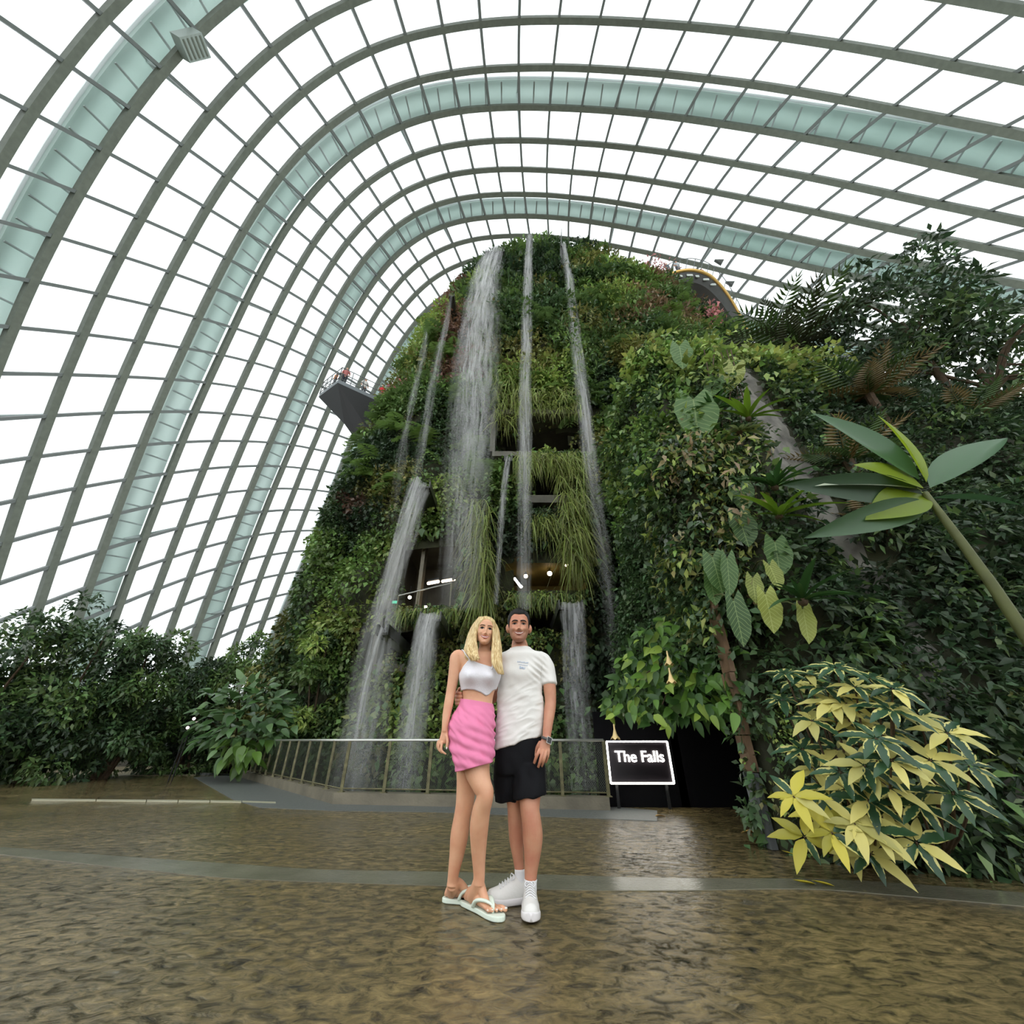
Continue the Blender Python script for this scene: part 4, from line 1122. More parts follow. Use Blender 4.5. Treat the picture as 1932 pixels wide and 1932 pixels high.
_rk = (lambda x, y: np.abs((x - 1370) - (y - 690) * .66) < 34 + 30 * (fbm(ccl, .9, 8) - .5))(*proj(ccl))
np_obj('rock_face', GC.reshape(-1, 3), SC.faces(tunnel | ~_rk), M['rock'], cliff)
np_obj('soil_face', GC.reshape(-1, 3), SC.faces(tunnel | _rk), M['soil'], cliff)
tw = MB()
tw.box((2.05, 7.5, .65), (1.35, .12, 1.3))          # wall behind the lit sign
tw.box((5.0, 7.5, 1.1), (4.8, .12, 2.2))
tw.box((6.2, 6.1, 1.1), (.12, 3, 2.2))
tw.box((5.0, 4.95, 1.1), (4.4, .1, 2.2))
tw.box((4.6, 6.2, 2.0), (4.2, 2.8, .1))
tag(tw.build('wall_tunnel', mat('unlit_black', (.004, .004, .005), .9, spec=.1)), 'tunnel walls blackened to look unlit behind the lit sign', 'tunnel', kind='structure')  # the dark of the tunnel is put into the near-black wall colour
# steel edge of the tunnel portal
E0 = ground(1453, 1603)
M['rust'] = mat('rusty_steel', srgb(112, 88, 66), .6, metal=.3, var=.3, vscale=6)
M['zinc'] = mat('grey_steel_plate', srgb(112, 116, 118), .5, metal=.4, var=.2)
edge = empty('portal_edge', E0, 'rusty steel plate edging the dark tunnel beside the mossy wall', 'edging')
for z0, z1, mt in ((0, .6, 'zinc'), (.605, .93, 'rust'), (.935, 1.55, 'rust'), (1.555, 2.4, 'rust')):
    MB().box(E0 + np.array([.02 + .03 * (z0 + z1) / 2, .06, (z0 + z1) / 2]), (.06, .2, z1 - z0 - .005)).build('plate', M[mt], edge)

# foliage on the cliff
rockmask = lambda P: (lambda x, y: (y < 1080) & (np.abs((x - 1375) - (y - 690) * .62) < 16 + 70 * (fbm(P, 1.3, 8) - .3)))(*proj(P))
okc = SC.facing(-.3) * (~tunnel)
def cgrow(n, R, L, K, flt, colf, aspect=.5, out_=.2, down=.35):
    P, Nn = SC.sample(n, okc)
    k = flt(P, *proj(P)) & ~(rockmask(P) & (proj(P)[1] > 700))
    P, Nn = P[k], Nn[k]
    cl = Cloud()
    k = len(P)
    if k == 0:
        return cl
    Rr = R * (.6 + .8 * rng.random(k))
    clumps(cl, P + Nn * (Rr * out_)[:, None], Nn, Rr, np.full(k, K), np.full(k, L), colf(P, k) * (.75 + .5 * rng.random((k, 1))), aspect, down)
    return cl
pick = lambda names: (lambda P, k: np.array([PAL[q] for q in rng.choice(names, k)]))
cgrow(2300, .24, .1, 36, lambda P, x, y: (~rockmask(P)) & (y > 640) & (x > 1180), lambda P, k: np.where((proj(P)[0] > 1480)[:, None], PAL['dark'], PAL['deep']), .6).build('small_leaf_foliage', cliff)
cgrow(900, .3, .15, 34, lambda P, x, y: (x > 1470) & (y > 800) & ~rockmask(P), pick(['dark', 'deep', 'dark', 'mid']), .4).build('dark_leaf_foliage', cliff)
cgrow(1100, .36, .17, 30, lambda P, x, y: (y < 740) & (x < 1560), pick(['light', 'yellow', 'green', 'light']), .62, .5).build('bright_leaf_foliage', cliff)
cgrow(900, .32, .16, 22, lambda P, x, y: (y > 700) & (y < 960) & ((x < 1340) | ((x > 1430) & (x < 1560))), pick(['green', 'mid', 'light', 'deep']), .55, .3).build('green_leaf_foliage', cliff)
cgrow(1500, .24, .14, 20, lambda P, x, y: (y > 840) & (y < 1200) & (x < 1420) & (x > 1250), pick(['olive', 'yellow', 'light', 'yellow', 'grey']), .42, .3, .8).build('vine_foliage', cliff)
cgrow(1500, .13, .05, 36, lambda P, x, y: (y > 1250) & (x > 1380), pick(['light', 'green', 'olive']), .7, .2, .9).build('moss_foliage', cliff)
cgrow(1500, .26, .15, 16, lambda P, x, y: (y > 850) & (y < 1170) & (x < 1405 + (y - 1000) * .1) & (x > 1270 + (y - 850) * .2), pick(['cream', 'cream', 'olive', 'yellow', 'light']), .4, .9, .9).build('pale_vine_foliage', cliff)
# dense leaves on the side of the cliff over the tunnel
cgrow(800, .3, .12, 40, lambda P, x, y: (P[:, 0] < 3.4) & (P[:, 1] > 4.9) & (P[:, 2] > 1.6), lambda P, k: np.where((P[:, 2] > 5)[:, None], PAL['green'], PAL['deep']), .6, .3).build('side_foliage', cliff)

# ---------------------------------------------------------------- lit sign
SY = 7.22
s0, s1, s2, s3 = at(1155, 1478, SY), at(1272, 1478, SY), at(1262, 1399, SY), at(1155, 1399, SY)
sx0, sx1, sz0, sz1 = s0[0] - .02, s1[0], s0[2], s3[2]
sign = empty('lit_sign', ((sx0 + sx1) / 2, SY, 0), 'black sign reading The Falls with glowing white border and letters', 'sign')
MB().box(((sx0 + sx1) / 2, SY + .05, (sz0 + sz1) / 2), (sx1 - sx0, .08, sz1 - sz0)).build('panel', M['blackgloss'], sign)
M['led'] = mat('led_white', (1.0, .96, .88), emit=9)
bw = .022
for a, b in (((sx0, sz0), (sx1, sz0)), ((sx0, sz1), (sx1, sz1)), ((sx0, sz0), (sx0, sz1)), ((sx1, sz0), (sx1, sz1))):
    MB().beam((a[0], SY, a[1]), (b[0], SY, b[1]), bw, bw, up=(0, 1, 0)).build('light_bar', M['led'], sign)
tcu = bpy.data.curves.new('lettering', 'FONT')
tcu.body = 'The Falls'
tcu.align_x, tcu.align_y = 'CENTER', 'CENTER'
tcu.size = .215
tcu.offset = .0006
tcu.extrude = .006
tcu.materials.append(M['led'])
to = bpy.data.objects.new('lettering', tcu)
COL.objects.link(to)
to.location = ((sx0 + sx1) / 2 + .01, SY - .012, sz0 + (sz1 - sz0) * .62)
to.rotation_euler = (math.pi / 2, 0, 0)
bpy.context.view_layer.update()
lme = bpy.data.meshes.new_from_object(to.evaluated_get(bpy.context.evaluated_depsgraph_get()))
LM = to.matrix_basis.copy()
bpy.data.objects.remove(to)
lv = np.array([LM @ v.co for v in lme.vertices])
own_ = np.arange(len(lv))
for _ in range(200):
    prev = own_.copy()
    for pl in lme.polygons:
        ix = list(pl.vertices)
        own_[ix] = own_[ix].min()
    if (prev == own_).all():
        break
# the curve mesh keeps front, side and back apart: join islands that overlap along x
isl = sorted([(lv[own_ == r][:, 0].min(), lv[own_ == r][:, 0].max(), r) for r in np.unique(own_)])
groups = []
for x0_, x1_, r in isl:
    if groups and x0_ < groups[-1][1] - .004:
        groups[-1][1] = max(groups[-1][1], x1_)
        groups[-1][2].append(r)
    else:
        groups.append([x0_, x1_, [r]])
for x0_, x1_, rs in groups:
    sel = np.isin(own_, rs)
    mp_ = np.cumsum(sel) - 1
    MB().add(lv[sel], [[mp_[i_] for i_ in pl.vertices] for pl in lme.polygons if sel[pl.vertices[0]]]).build('letter', M['led'], sign)
for sx_ in (sx0 + .1, sx1 - .1):
    MB().beam((sx_, SY + .08, 0), (sx_, SY + .08, sz0 + .1), .04, .04, up=(0, 1, 0)).build('leg', M['black'], sign)

# ---------------------------------------------------------------- leaf materials with their own markings
def leaf_mat(name, base, vein=None, margin=None, mix_w=.3, rough=.46, trans=.25, veins=9):
    """leaf blade: x across, y along; optional pale veins or coloured margin"""
    m, nt, out = new_mat(name)
    tc = N(nt, 'TexCoord')
    sp = N(nt, 'SeparateXYZ')
    nt.links.new(tc.outputs['Object'], sp.inputs[0])
    ax = N(nt, 'Math', operation='ABSOLUTE')
    nt.links.new(sp.outputs[0], ax.inputs[0])
    oi = N(nt, 'ObjectInfo')
    col = N(nt, 'MixRGB', blend_type='MULTIPLY')
    col.inputs[0].default_value = 1
    col.inputs[1].default_value = rgba(base)
    rv = ramp(nt, oi.outputs['Random'], [(0, (.7, .72, .7)), (1, (1.25, 1.2, 1.1))])
    nt.links.new(rv.outputs[0], col.inputs[2])
    cur = col.outputs[0]
    if margin is not None:
        nz_ = N(nt, 'TexNoise')
        nz_.inputs['Scale'].default_value = 7
        ad = N(nt, 'VectorMath', operation='ADD')
        nt.links.new(tc.outputs['Object'], ad.inputs[0])
        cb = N(nt, 'CombineXYZ')
        k9 = N(nt, 'Math', operation='MULTIPLY')
        k9.inputs[1].default_value = 40
        nt.links.new(oi.outputs['Random'], k9.inputs[0])
        nt.links.new(k9.outputs[0], cb.inputs[2])
        nt.links.new(cb.outputs[0], ad.inputs[1])
        nt.links.new(ad.outputs[0], nz_.inputs['Vector'])
        a = N(nt, 'Math', operation='MULTIPLY_ADD')
        a.inputs[1].default_value = .16
        nt.links.new(nz_.outputs[0], a.inputs[0])
        nt.links.new(ax.outputs[0], a.inputs[2])
        g = N(nt, 'Math', operation='GREATER_THAN')
        g.inputs[1].default_value = mix_w
        nt.links.new(a.outputs[0], g.inputs[0])
        mxc = N(nt, 'MixRGB')
        nt.links.new(g.outputs[0], mxc.inputs[0])
        nt.links.new(cur, mxc.inputs[1])
        mxc.inputs[2].default_value = rgba(margin)
        cur = mxc.outputs[0]
    if vein is not None:
        a = N(nt, 'Math', operation='MULTIPLY_ADD')
        a.inputs[1].default_value = -.75
        nt.links.new(ax.outputs[0], a.inputs[0])
        nt.links.new(sp.outputs[1], a.inputs[2])
        k = N(nt, 'Math', operation='MULTIPLY')
        k.inputs[1].default_value = veins
        nt.links.new(a.outputs[0], k.inputs[0])
        fcn = N(nt, 'Math', operation='FRACT')
        nt.links.new(k.outputs[0], fcn.inputs[0])
        l1 = N(nt, 'Math', operation='LESS_THAN')
        l1.inputs[1].default_value = .13
        nt.links.new(fcn.outputs[0], l1.inputs[0])
        l2 = N(nt, 'Math', operation='LESS_THAN')
        l2.inputs[1].default_value = .014
        nt.links.new(ax.outputs[0], l2.inputs[0])
        mxv = N(nt, 'Math', operation='MAXIMUM')
        nt.links.new(l1.outputs[0], mxv.inputs[0])
        nt.links.new(l2.outputs[0], mxv.inputs[1])
        mxc = N(nt, 'MixRGB')
        nt.links.new(mxv.outputs[0], mxc.inputs[0])
        nt.links.new(cur, mxc.inputs[1])
        mxc.inputs[2].default_value = rgba(vein)
        cur = mxc.outputs[0]
    b = N(nt, 'BsdfPrincipled')
    b.inputs['Roughness'].default_value = rough
    t = N(nt, 'BsdfTranslucent')
    mx = N(nt, 'MixShader')
    mx.inputs[0].default_value = trans
    nt.links.new(cur, b.inputs['Base Color'])
    nt.links.new(cur, t.inputs[0])
    nt.links.new(b.outputs[0], mx.inputs[1])
    nt.links.new(t.outputs[0], mx.inputs[2])
    nt.links.new(mx.outputs[0], out.inputs[0])
    return m

def lm(name, mt, *a, **k):
    me = leaf_mesh(name, *a, **k)
    me.materials.append(mt)
    return me
def copy_me(me, mt):
    c = me.copy()
    c.materials.clear()
    c.materials.append(mt)
    return c

# ---------------------------------------------------------------- climbing plant with big heart-shaped leaves
anth = leaf_mat('veined_heart_leaf', srgb(70, 104, 52), srgb(122, 148, 88))
anth_y = leaf_mat('yellowing_heart_leaf', srgb(140, 152, 66), srgb(176, 186, 104))
h1 = lm('heart_leaf', anth, .78, 'heart', 9, .12, .1, wavy=.1)
h2 = copy_me(h1, anth_y)
cp_ = empty('climbing_plant', (2.7, 4.6, 0), 'climber with large heart-shaped veined leaves on the cliff edge', 'plant')
for x0, y0, x1, y1, w, Y, me in ((1308, 752, 1321, 822, 1.0, 4.9, h1), (1282, 652, 1290, 690, .8, 5.2, h1), (1393, 905, 1406, 962, .75, 4.7, h1), (1392, 970, 1416, 1028, .9, 4.6, h1),
                                 (1462, 1022, 1476, 1084, .85, 4.4, h1), (1344, 1050, 1366, 1116, .85, 4.5, h1), (1372, 1052, 1380, 1121, .5, 4.4, h1), (1452, 1066, 1474, 1110, .75, 4.3, h2), (1420, 1090, 1428, 1136, .75, 4.4, h2),
                                 (1444, 1120, 1464, 1192, .7, 4.25, h2), (1384, 1132, 1407, 1217, .6, 4.3, h1), (1515, 1148, 1530, 1212, .6, 4.2, h2), (1385, 690, 1372, 735, .7, 5.2, h2), (1350, 715, 1340, 745, .8, 5.2, h1), (1378, 985, 1382, 1030, .8, 4.75, h1), (1305, 830, 1318, 850, .9, 5.0, h1), (1340, 1090, 1352, 1140, .7, 4.6, h1)):
    a, b = at(x0, y0, Y), at(x1, y1, Y - .06)
    L = np.linalg.norm(b - a)
    place(me, a, b - a, np.array([-.1, -1, .35]), L, 'leaf', cp_, w)
    q = a + np.array([.12 * rng.normal(), .45, .1])
    MB().tube(curve([a, (a + q) / 2 + np.array([0, -.03, .09]), q], 6), .008, 5).build('stalk', M['stem'], cp_)
for k in range(5):
    x, pts = 1330 + 14 * k, []
    for y in range(660, 1190, 60):
        pts.append(at(x + (y - 660) * (.09 + .03 * k) + rng.normal() * 5, y, np.interp(y, [660, 1190], [5.35, 4.62])))
    MB().tube(curve(pts, 30), .012, 5).build('vine', M['bark'], cp_)

# ---------------------------------------------------------------- strap-leaved rosettes on the cliff
def rosette(x, y, Y, L, n, me, label, lean=.5, up=.8):
    c = at(x, y, Y)
    e = empty('strap_leaf_plant', c, label, 'plant', 'strap-leaved plants on the cliff')
    for k in range(n):
        a = 2 * math.pi * (k + .4 * rng.random()) / n
        d = np.array([math.cos(a) * .8, -abs(math.sin(a)) * .6 - .1, up * (.3 + .9 * rng.random()) - .2])
        place(me, c + unit(d) * .02, d, np.array([0, -.3, 1.0]) if abs(unit(d)[2]) < .8 else np.array([0, -1.0, .2]), L * (.7 + .5 * rng.random()), 'leaf', e)
    MB().ball(c, .05, 8, 6).build('crown', M['bark'], e, smooth=True)
strap = lm('strap_leaf', leaf_mat('strap_leaf_green', srgb(112, 148, 46)), .16, 'strap', 8, .35, .2)
strapd = copy_me(strap, leaf_mat('strap_leaf_dark', srgb(56, 92, 48)))
rosette(1412, 790, 4.85, .62, 9, strap, 'bright strap-leaved plant high on the bare rock')
rosette(1395, 815, 4.8, .4, 10, copy_me(strap, leaf_mat('strap_leaf_pale', srgb(128, 142, 96))), 'small grey-green strap-leaved plant below the bright one', up=.2)
rosette(1462, 920, 4.6, .5, 11, strapd, 'dark strap-leaved plant halfway down the cliff')
rosette(1470, 975, 4.5, .62, 9, strap, 'yellow-green strap-leaved plant arching beside the heart leaves')
rosette(1515, 1135, 4.1, .5, 12, strapd, 'dark green strap-leaved plant above the variegated shrub')
rosette(1345, 775, 4.95, .38, 9, strapd, 'small upright strap-leaved plant beside the largest heart leaf')

# ---------------------------------------------------------------- trumpet-flower shrub over the tunnel
br1 = lm('shrub_leaf', leaf_mat('broad_leaf_green', srgb(98, 138, 58)), .46, 'ovate', 7, .25, .12)
br2 = copy_me(br1, leaf_mat('broad_leaf_light', srgb(140, 168, 74)))
br3 = copy_me(br1, leaf_mat('broad_leaf_deep', srgb(58, 92, 42)))
bs = empty('trumpet_shrub', at(1300, 1300, 6.2) * np.array([1, 1, 0]) + zz * 1.7, 'leafy shrub with pale orange trumpet flowers hanging over the tunnel', 'shrub')
def in_shrub(x, y):
    top = np.interp(x, [1136, 1185, 1230, 1300, 1390], [1340, 1195, 1172, 1160, 1165])
    bot = np.interp(x, [1136, 1200, 1250, 1300, 1340, 1390], [1350, 1358, 1372, 1368, 1358, 1345])
    return top < y < bot
hub = at(1330, 1230, 6.6)
cnt = 0
while cnt < 298:
    x, y = rng.uniform(1138, 1392), rng.uniform(1168, 1405)
    if not in_shrub(x, y):
        continue
    Y = np.interp(x, [1140, 1390], [6.7, 4.75]) - .1 + .55 * rng.random()
    p = at(x, y, Y)
    out_d = unit(p - hub + np.array([0, -.4, 0]))
    d = out_d * .6 + np.array([0, -.2, -.5]) + rng.normal(size=3) * .5
    me = br3 if rng.random() < .35 else (br2 if rng.random() < np.interp(x, [1140, 1300], [.75, .15]) else br1)
    place(me, p, d, np.array([-.2, -1, .55]) + rng.normal(size=3) * .25, rng.uniform(.15, .25), 'leaf', bs)
    cnt += 1
ic = Cloud()
qx, qy = rng.uniform(1150, 1390, 700), rng.uniform(1170, 1362, 700)
kp = np.array([in_shrub(a_, b_) and b_ < 1350 for a_, b_ in zip(qx, qy)])
ip = np.array([at(a_, b_, np.interp(a_, [1140, 1390], [7.0, 5.1]) + .25) for a_, b_ in zip(qx[kp], qy[kp])])
ik = len(ip)
ic.add(leaf_arrays(ip, unit(np.array([0, -.3, -.5]) + rng.normal(size=(ik, 3)) * .5), unit(np.array([-.2, -1, .6]) + rng.normal(size=(ik, 3)) * .4), rng.uniform(.16, .27, ik), rng.uniform(.08, .12, ik), np.array([.09, .18, .045]) * (.5 + .7 * rng.random((ik, 1)))))
ic.build('inner_foliage', bs)
for k in range(9):
    a = hub + np.array([rng.normal() * .2, .2, -.1])
    b = at(rng.uniform(1160, 1370), rng.uniform(1200, 1370), 5.9)
    MB().tube(curve([a, (a + b) / 2 + zz * .12, b], 8), np.linspace(.018, .007, 8), 6).build('branch', M['bark'], bs)
M['trumpet'] = mat('trumpet_petal', srgb(228, 200, 140), .5, var=.12)
for x, y, Y in ((1262, 1260, 5.3), (1258, 1228, 5.5), (1158, 1366, 6.1)):
    c = at(x, y, Y)
    R = []
    for t, r in ((0, .01), (.35, .012), (.6, .022), (.85, .036), (1, .058)):
        R.append([c + np.array([math.cos(a) * r * (1 + .18 * (k % 2) * t), math.sin(a) * r * (1 + .18 * (k % 2) * t), -.16 * t - .03 * (k % 2) * t]) for k, a in enumerate(np.linspace(0, 2 * math.pi, 10, endpoint=False))])
    MB().rings(R, cap=False).build('flower', M['trumpet'], bs, smooth=True)

# ---------------------------------------------------------------- variegated shrub in front
vg = leaf_mat('variegated_leaf', srgb(52, 86, 62), margin=srgb(212, 206, 128), mix_w=.195, rough=.32)
vy = leaf_mat('pale_yellow_leaf', srgb(206, 200, 122), rough=.45)
vy2 = leaf_mat('bright_yellow_leaf', srgb(198, 190, 76), rough=.45)
vd = leaf_mat('dark_variegated_leaf', srgb(50, 82, 56), margin=srgb(206, 200, 120), mix_w=.215, rough=.32)
v1 = lm('umbrella_leaf', vg, .36, 'lance', 8, .28, .14, wavy=.12)
v2, v3, v4 = copy_me(v1, vy), copy_me(v1, vy2), copy_me(v1, vd)
vs_ = empty('variegated_shrub', ground(1640, 1650), 'shrub with whorls of yellow and green variegated leaves at the cliff foot', 'shrub')
WH = [(930, 110, 0), (1130, 120, 0), (1390, 60, 0), (1560, 230, 1), (900, 350, 3), (1300, 240, 0), (1900, 250, 0), (1560, 540, 1), (1170, 540, 1), (1080, 800, 0), (1430, 1010, 0), (1000, 1230, 2), (1250, 1390, 2), (1690, 1270, 3), (1620, 680, 1), (1890, 900, 1), (1750, 700, 3), (1890, 440, 0), (1880, 1150, 1), (1100, 1600, 2), (1500, 1650, 1), (1750, 1550, 1), (1300, 1150, 0), (1650, 950, 1), (1400, 800, 1), (1780, 380, 1), (1500, 1300, 3), (1700, 1750, 1), (1350, 380, 1), (1700, 150, 0), (1200, 980, 1), (1560, 1480, 1), (1350, 1560, 2), (1820, 620, 0), (1480, 1160, 1), (1030, 200, 1), (1250, 400, 0), (1480, 380, 1), (1700, 1000, 0), (1830, 1350, 1), (1180, 1250, 2), (2150, 500, 0), (2250, 900, 1), (2150, 1300, 0), (2400, 650, 1), (2450, 1200, 3), (2120, 1650, 1), (2600, 950, 0)]
vb = ground(1640, 1640) + np.array([.1, .2, 0])
total = total2 = 0
vs2 = empty('variegated_shrub', ground(1800, 1650) , 'second variegated shrub half hidden beyond the first at the cliff foot', 'shrub')
vb1, vb2 = ground(1640, 1640) + np.array([.1, .2, 0]), ground(1790, 1650) + np.array([.1, .2, 0])
for zx, zy, kd in WH:
    x, y = 1290 + zx * .207, 1248 + zy * .207
    Y = np.interp(zx, [900, 1900, 2600], [3.75, 3.3, 3.1]) + rng.normal() * .12
    c = at(x, y, Y)
    own, vb = (vs_, vb1) if zx < 2000 else (vs2, vb2)
    st = [vb + np.array([rng.normal() * .06, rng.normal() * .05, 0]), (vb * .4 + c * .6) * np.array([1, 1, .75]), c]
    MB().tube(curve(st, 8), np.linspace(.014, .006, 8), 6).build('stem', M['bark'], own)
    ax = unit(c - (vb * .5 + c * .5) * np.array([1, 1, .6]) + np.array([0, -.25, .3]))
    s = unit(np.cross(ax, [0, 1, .2]))
    t = np.cross(ax, s)
    nl = 7 if zx < 2000 else 7
    for k in range(nl):
        a = 2 * math.pi * k / nl + rng.random() * .4
        r = s * math.cos(a) + t * math.sin(a)
        d = r + ax * .3 + np.array([0, 0, -.22])
        me = {0: v1, 1: v2, 2: v3, 3: v4}[kd] if rng.random() < .6 else (v1 if rng.random() < .45 else (v4 if rng.random() < .5 else v2))
        if (total < 300 if zx < 2000 else total2 < 120):
            place(me, c + r * .012, d, ax + np.array([0, -.15, .35]), rng.uniform(.15, .235), 'leaf', own)
            total, total2 = total + (zx < 2000), total2 + (zx >= 2000)

# ---------------------------------------------------------------- broad-leaved plant at the frame side
bl = leaf_mat('banana_leaf', srgb(84, 124, 84), rough=.3)
bl2 = leaf_mat('banana_leaf_yellow_green', srgb(150, 176, 44), rough=.35, trans=.5)  # yellow-green, more translucent leaf
b1 = lm('paddle_leaf', bl, .34, 'lance', 10, .18, .12)
b2 = copy_me(b1, bl2)
Bb = at(1745, 930, 3.7)
bp_ = empty('broad_leaf_plant', (Bb[0], Bb[1], 0), 'plant with long paddle-shaped leaves beside the cliff', 'plant')
MB().tube(curve([(Bb[0] + .2, Bb[1] + .1, 0), (Bb[0] + .1, Bb[1], Bb[2] * .6), Bb], 8), np.linspace(.07, .03, 8), 8).build('stem', M['stem'], bp_, smooth=True)
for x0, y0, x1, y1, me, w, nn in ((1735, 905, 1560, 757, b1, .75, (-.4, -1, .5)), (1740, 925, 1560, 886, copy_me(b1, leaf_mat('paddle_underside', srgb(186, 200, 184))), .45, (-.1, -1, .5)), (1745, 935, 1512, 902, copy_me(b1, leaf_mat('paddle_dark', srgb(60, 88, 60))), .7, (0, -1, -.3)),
                                  (1742, 920, 1632, 860, b2, 1.5, (0, -1, .4)), (1745, 930, 1655, 960, b2, 1.3, (.2, -1, .3)), (1748, 910, 1690, 770, b2, 1.1, (.5, -1, .2)), (1750, 950, 1560, 1000, copy_me(b1, leaf_mat('paddle_deep_green', srgb(66, 96, 68))), .6, (0, -1, -.2)), (1755, 920, 1900, 790, b1, .8, (.3, -.6, .8)), (1755, 940, 1925, 930, b1, .8, (0, -.4, 1))):  # low leaf in a deeper green than the main leaf
    a, b = at(x0, y0, 3.75), at(x1, y1, 3.55)
    place(me, a, b - a, np.array(nn, float), np.linalg.norm(b - a), 'leaf', bp_, w)

# ---------------------------------------------------------------- tree ferns and trees behind the cliff
def frond_mesh(name, mt, pairs=15):
    bm_ = MB()
    for k in range(pairs):
        t = (k + 1) / (pairs + .6)
        z = -.38 * t * t
        w = .26 * math.sin(math.pi * min(1, .15 + t * .82)) + .012
        for s in (-1, 1):
            bm_.add([(0, t - .03, z), (s * w * .55, t + .05, z - .06 * w), (s * w, t + .1, z - .3 * w), (s * w * .5, t - .012, z - .06 * w)], [(0, 1, 2), (0, 2, 3)])
    P = [(0, t, -.38 * t * t) for t in np.linspace(0, 1, 8)]
    bm_.tube(P, np.linspace(.012, .004, 8), 4)
    me = bm_.mesh(name)
    me.materials.append(mt)
    return me
fr1 = frond_mesh('fern_frond', leaf_mat('fern_green', srgb(74, 100, 52), trans=.35))
fr2 = frond_mesh('fern_frond_dry', leaf_mat('fern_brown', srgb(128, 112, 76), trans=.3))
fr3 = frond_mesh('fern_frond_dark', leaf_mat('fern_dark', srgb(58, 66, 44), trans=.3))
def tree_fern(x, y, Y, L, n, mes, label, zb):
    c = at(x, y, Y)
    e = empty('tree_fern', (c[0] + .2, c[1] + .2, zb), label, 'fern', 'tree ferns behind the cliff')
    MB().tube(curve([(c[0] + .2, c[1] + .2, zb), (c[0] + .1, c[1] + .1, (c[2] + zb) / 2), c], 8), .09, 7).build('trunk', M['bark'], e)
    for k in range(n):
        a = 2 * math.pi * (k + .5 * rng.random()) / n
        d = np.array([math.cos(a), math.sin(a), .25 + .6 * rng.random()])
        place(mes[k % len(mes)], c, d, np.array([0, 0, 1.0]), L * (.75 + .5 * rng.random()), 'frond', e)
tree_fern(1500, 655, 7.6, 1.7, 13, [fr3, fr1, fr3], 'dark tree fern rising behind the top of the cliff', 6.5)
tree_fern(1455, 640, 8.4, 1.5, 11, [fr1, fr3], 'green tree fern nearest the curved walkway', 6.5)
tree_fern(1640, 745, 6.0, 1.25, 13, [fr2, fr1, fr2], 'brownish tree fern above the paddle leaves', 4)
tree_fern(1600, 870, 5.2, .85, 11, [fr1, fr2], 'low tree fern between cliff and paddle leaves', 2.5)
tree_fern(1660, 985, 5.0, .8, 10, [fr2, fr3], 'drooping brown fern under the paddle leaves', 2)
tree_fern(1830, 790, 6.0, 1.3, 12, [fr1, fr2], 'tree fern furthest along the cliff top', 4)

def tree(name, label, c, r, n, L, cols, base, group, k=60, aspect=.4):
    e = empty(name, base, label, 'tree', group)
    MB().tube(curve([base, (np.array(base) + c) / 2 + np.array([.1, .05, 0]), c], 8), np.linspace(.16, .07, 8), 8).build('trunk', M['bark'], e, smooth=True)
    q = unit(rng.normal(size=(n, 3)))
    P = c + q * np.array(r) * (rng.random((n, 1)) ** .4)
    for i in range(7):
        MB().tube(curve([c - zz * r[2] * .5, (c + P[i]) / 2, P[i]], 6), np.linspace(.06, .02, 6), 5).build('branch', M['bark'], e)
    cl = Cloud()
    clumps(cl, P, q, np.full(n, min(r) * .28), np.full(n, k), np.full(n, L), np.array([PAL[s] for s in rng.choice(cols, n)]), aspect)
    cl.build('foliage', e)
    return e
c = at(1700, 610, 7.2)
tree('dark_leaf_tree', 'dark small-leaved tree rising highest behind the cliff', c, (2.3, 1.8, 1.9), 60, .24, ['dark', 'deep', 'dark'], (c[0] + .3, c[1] + .5, 3), 'trees behind the cliff', 55)
c = at(1840, 690, 7.0)
tree('dark_leaf_tree', 'dark tree filling the corner beyond the tree ferns', c, (2.4, 1.8, 1.8), 60, .24, ['dark', 'deep', 'mid'], (c[0] + .3, c[1] + .5, 3), 'trees behind the cliff', 55)

# ---------------------------------------------------------------- bushes on the left
def bush(label, x0, x1, y0, y1, Y, n, L, cols, k=70, aspect=.42, depth=1.2):
    c = at((x0 + x1) / 2, (y0 + y1) / 2, Y)
    lo, hi = at((x0 + x1) / 2, y1, Y), at((x0 + x1) / 2, y0, Y)
    w = (x1 - x0) / 2 * pxm((x0 + x1) / 2, (y0 + y1) / 2, Y)
    h = max((hi[2]) / 2, .3)
    c = np.array([c[0], Y, h])
    e = empty('garden_bush', (c[0], Y, 0), label, 'bush', 'bushes along the path')
    q = unit(rng.normal(size=(n, 3)))
    P = c + q * np.array([w, depth, h]) * (.35 + .55 * rng.random((n, 1)))
    low = rng.random(n) < .45
    P[low, 2] *= .45
    P[low, 0] = c[0] + (rng.random(low.sum()) * 2 - 1) * w * .9
    P[:, 2] = np.maximum(P[:, 2], .15)
    for i in range(6):
        MB().tube(curve([(c[0] + rng.normal() * .15, Y + rng.normal() * .1, 0), (c + P[i]) / 2 * np.array([1, 1, .7]), P[i]], 6), np.linspace(.05, .015, 6), 5).build('branch', M['bark'], e)
    cl = Cloud()
    clumps(cl, P, q, np.full(n, min(w, h) * .42), np.full(n, int(k * 1.8)), np.full(n, L), np.array([PAL[s] for s in rng.choice(cols, n)]) * (.7 + .6 * rng.random((n, 1))), aspect)
    cl.build('foliage', e)
bush('tall dark bush at the path edge, farthest from the falls', 215, 330, 1135, 1440, 12.5, 70, .16, ['dark', 'deep', 'deep', 'mid'], 80)
bush('tall dark bush beyond the edge of the path inlay', 60, 230, 1120, 1440, 11.5, 80, .17, ['dark', 'deep', 'mid'], 80)
bush('dark bush lining the far left of the garden', -120, 80, 1150, 1450, 10.5, 70, .17, ['dark', 'deep', 'mid'], 80)
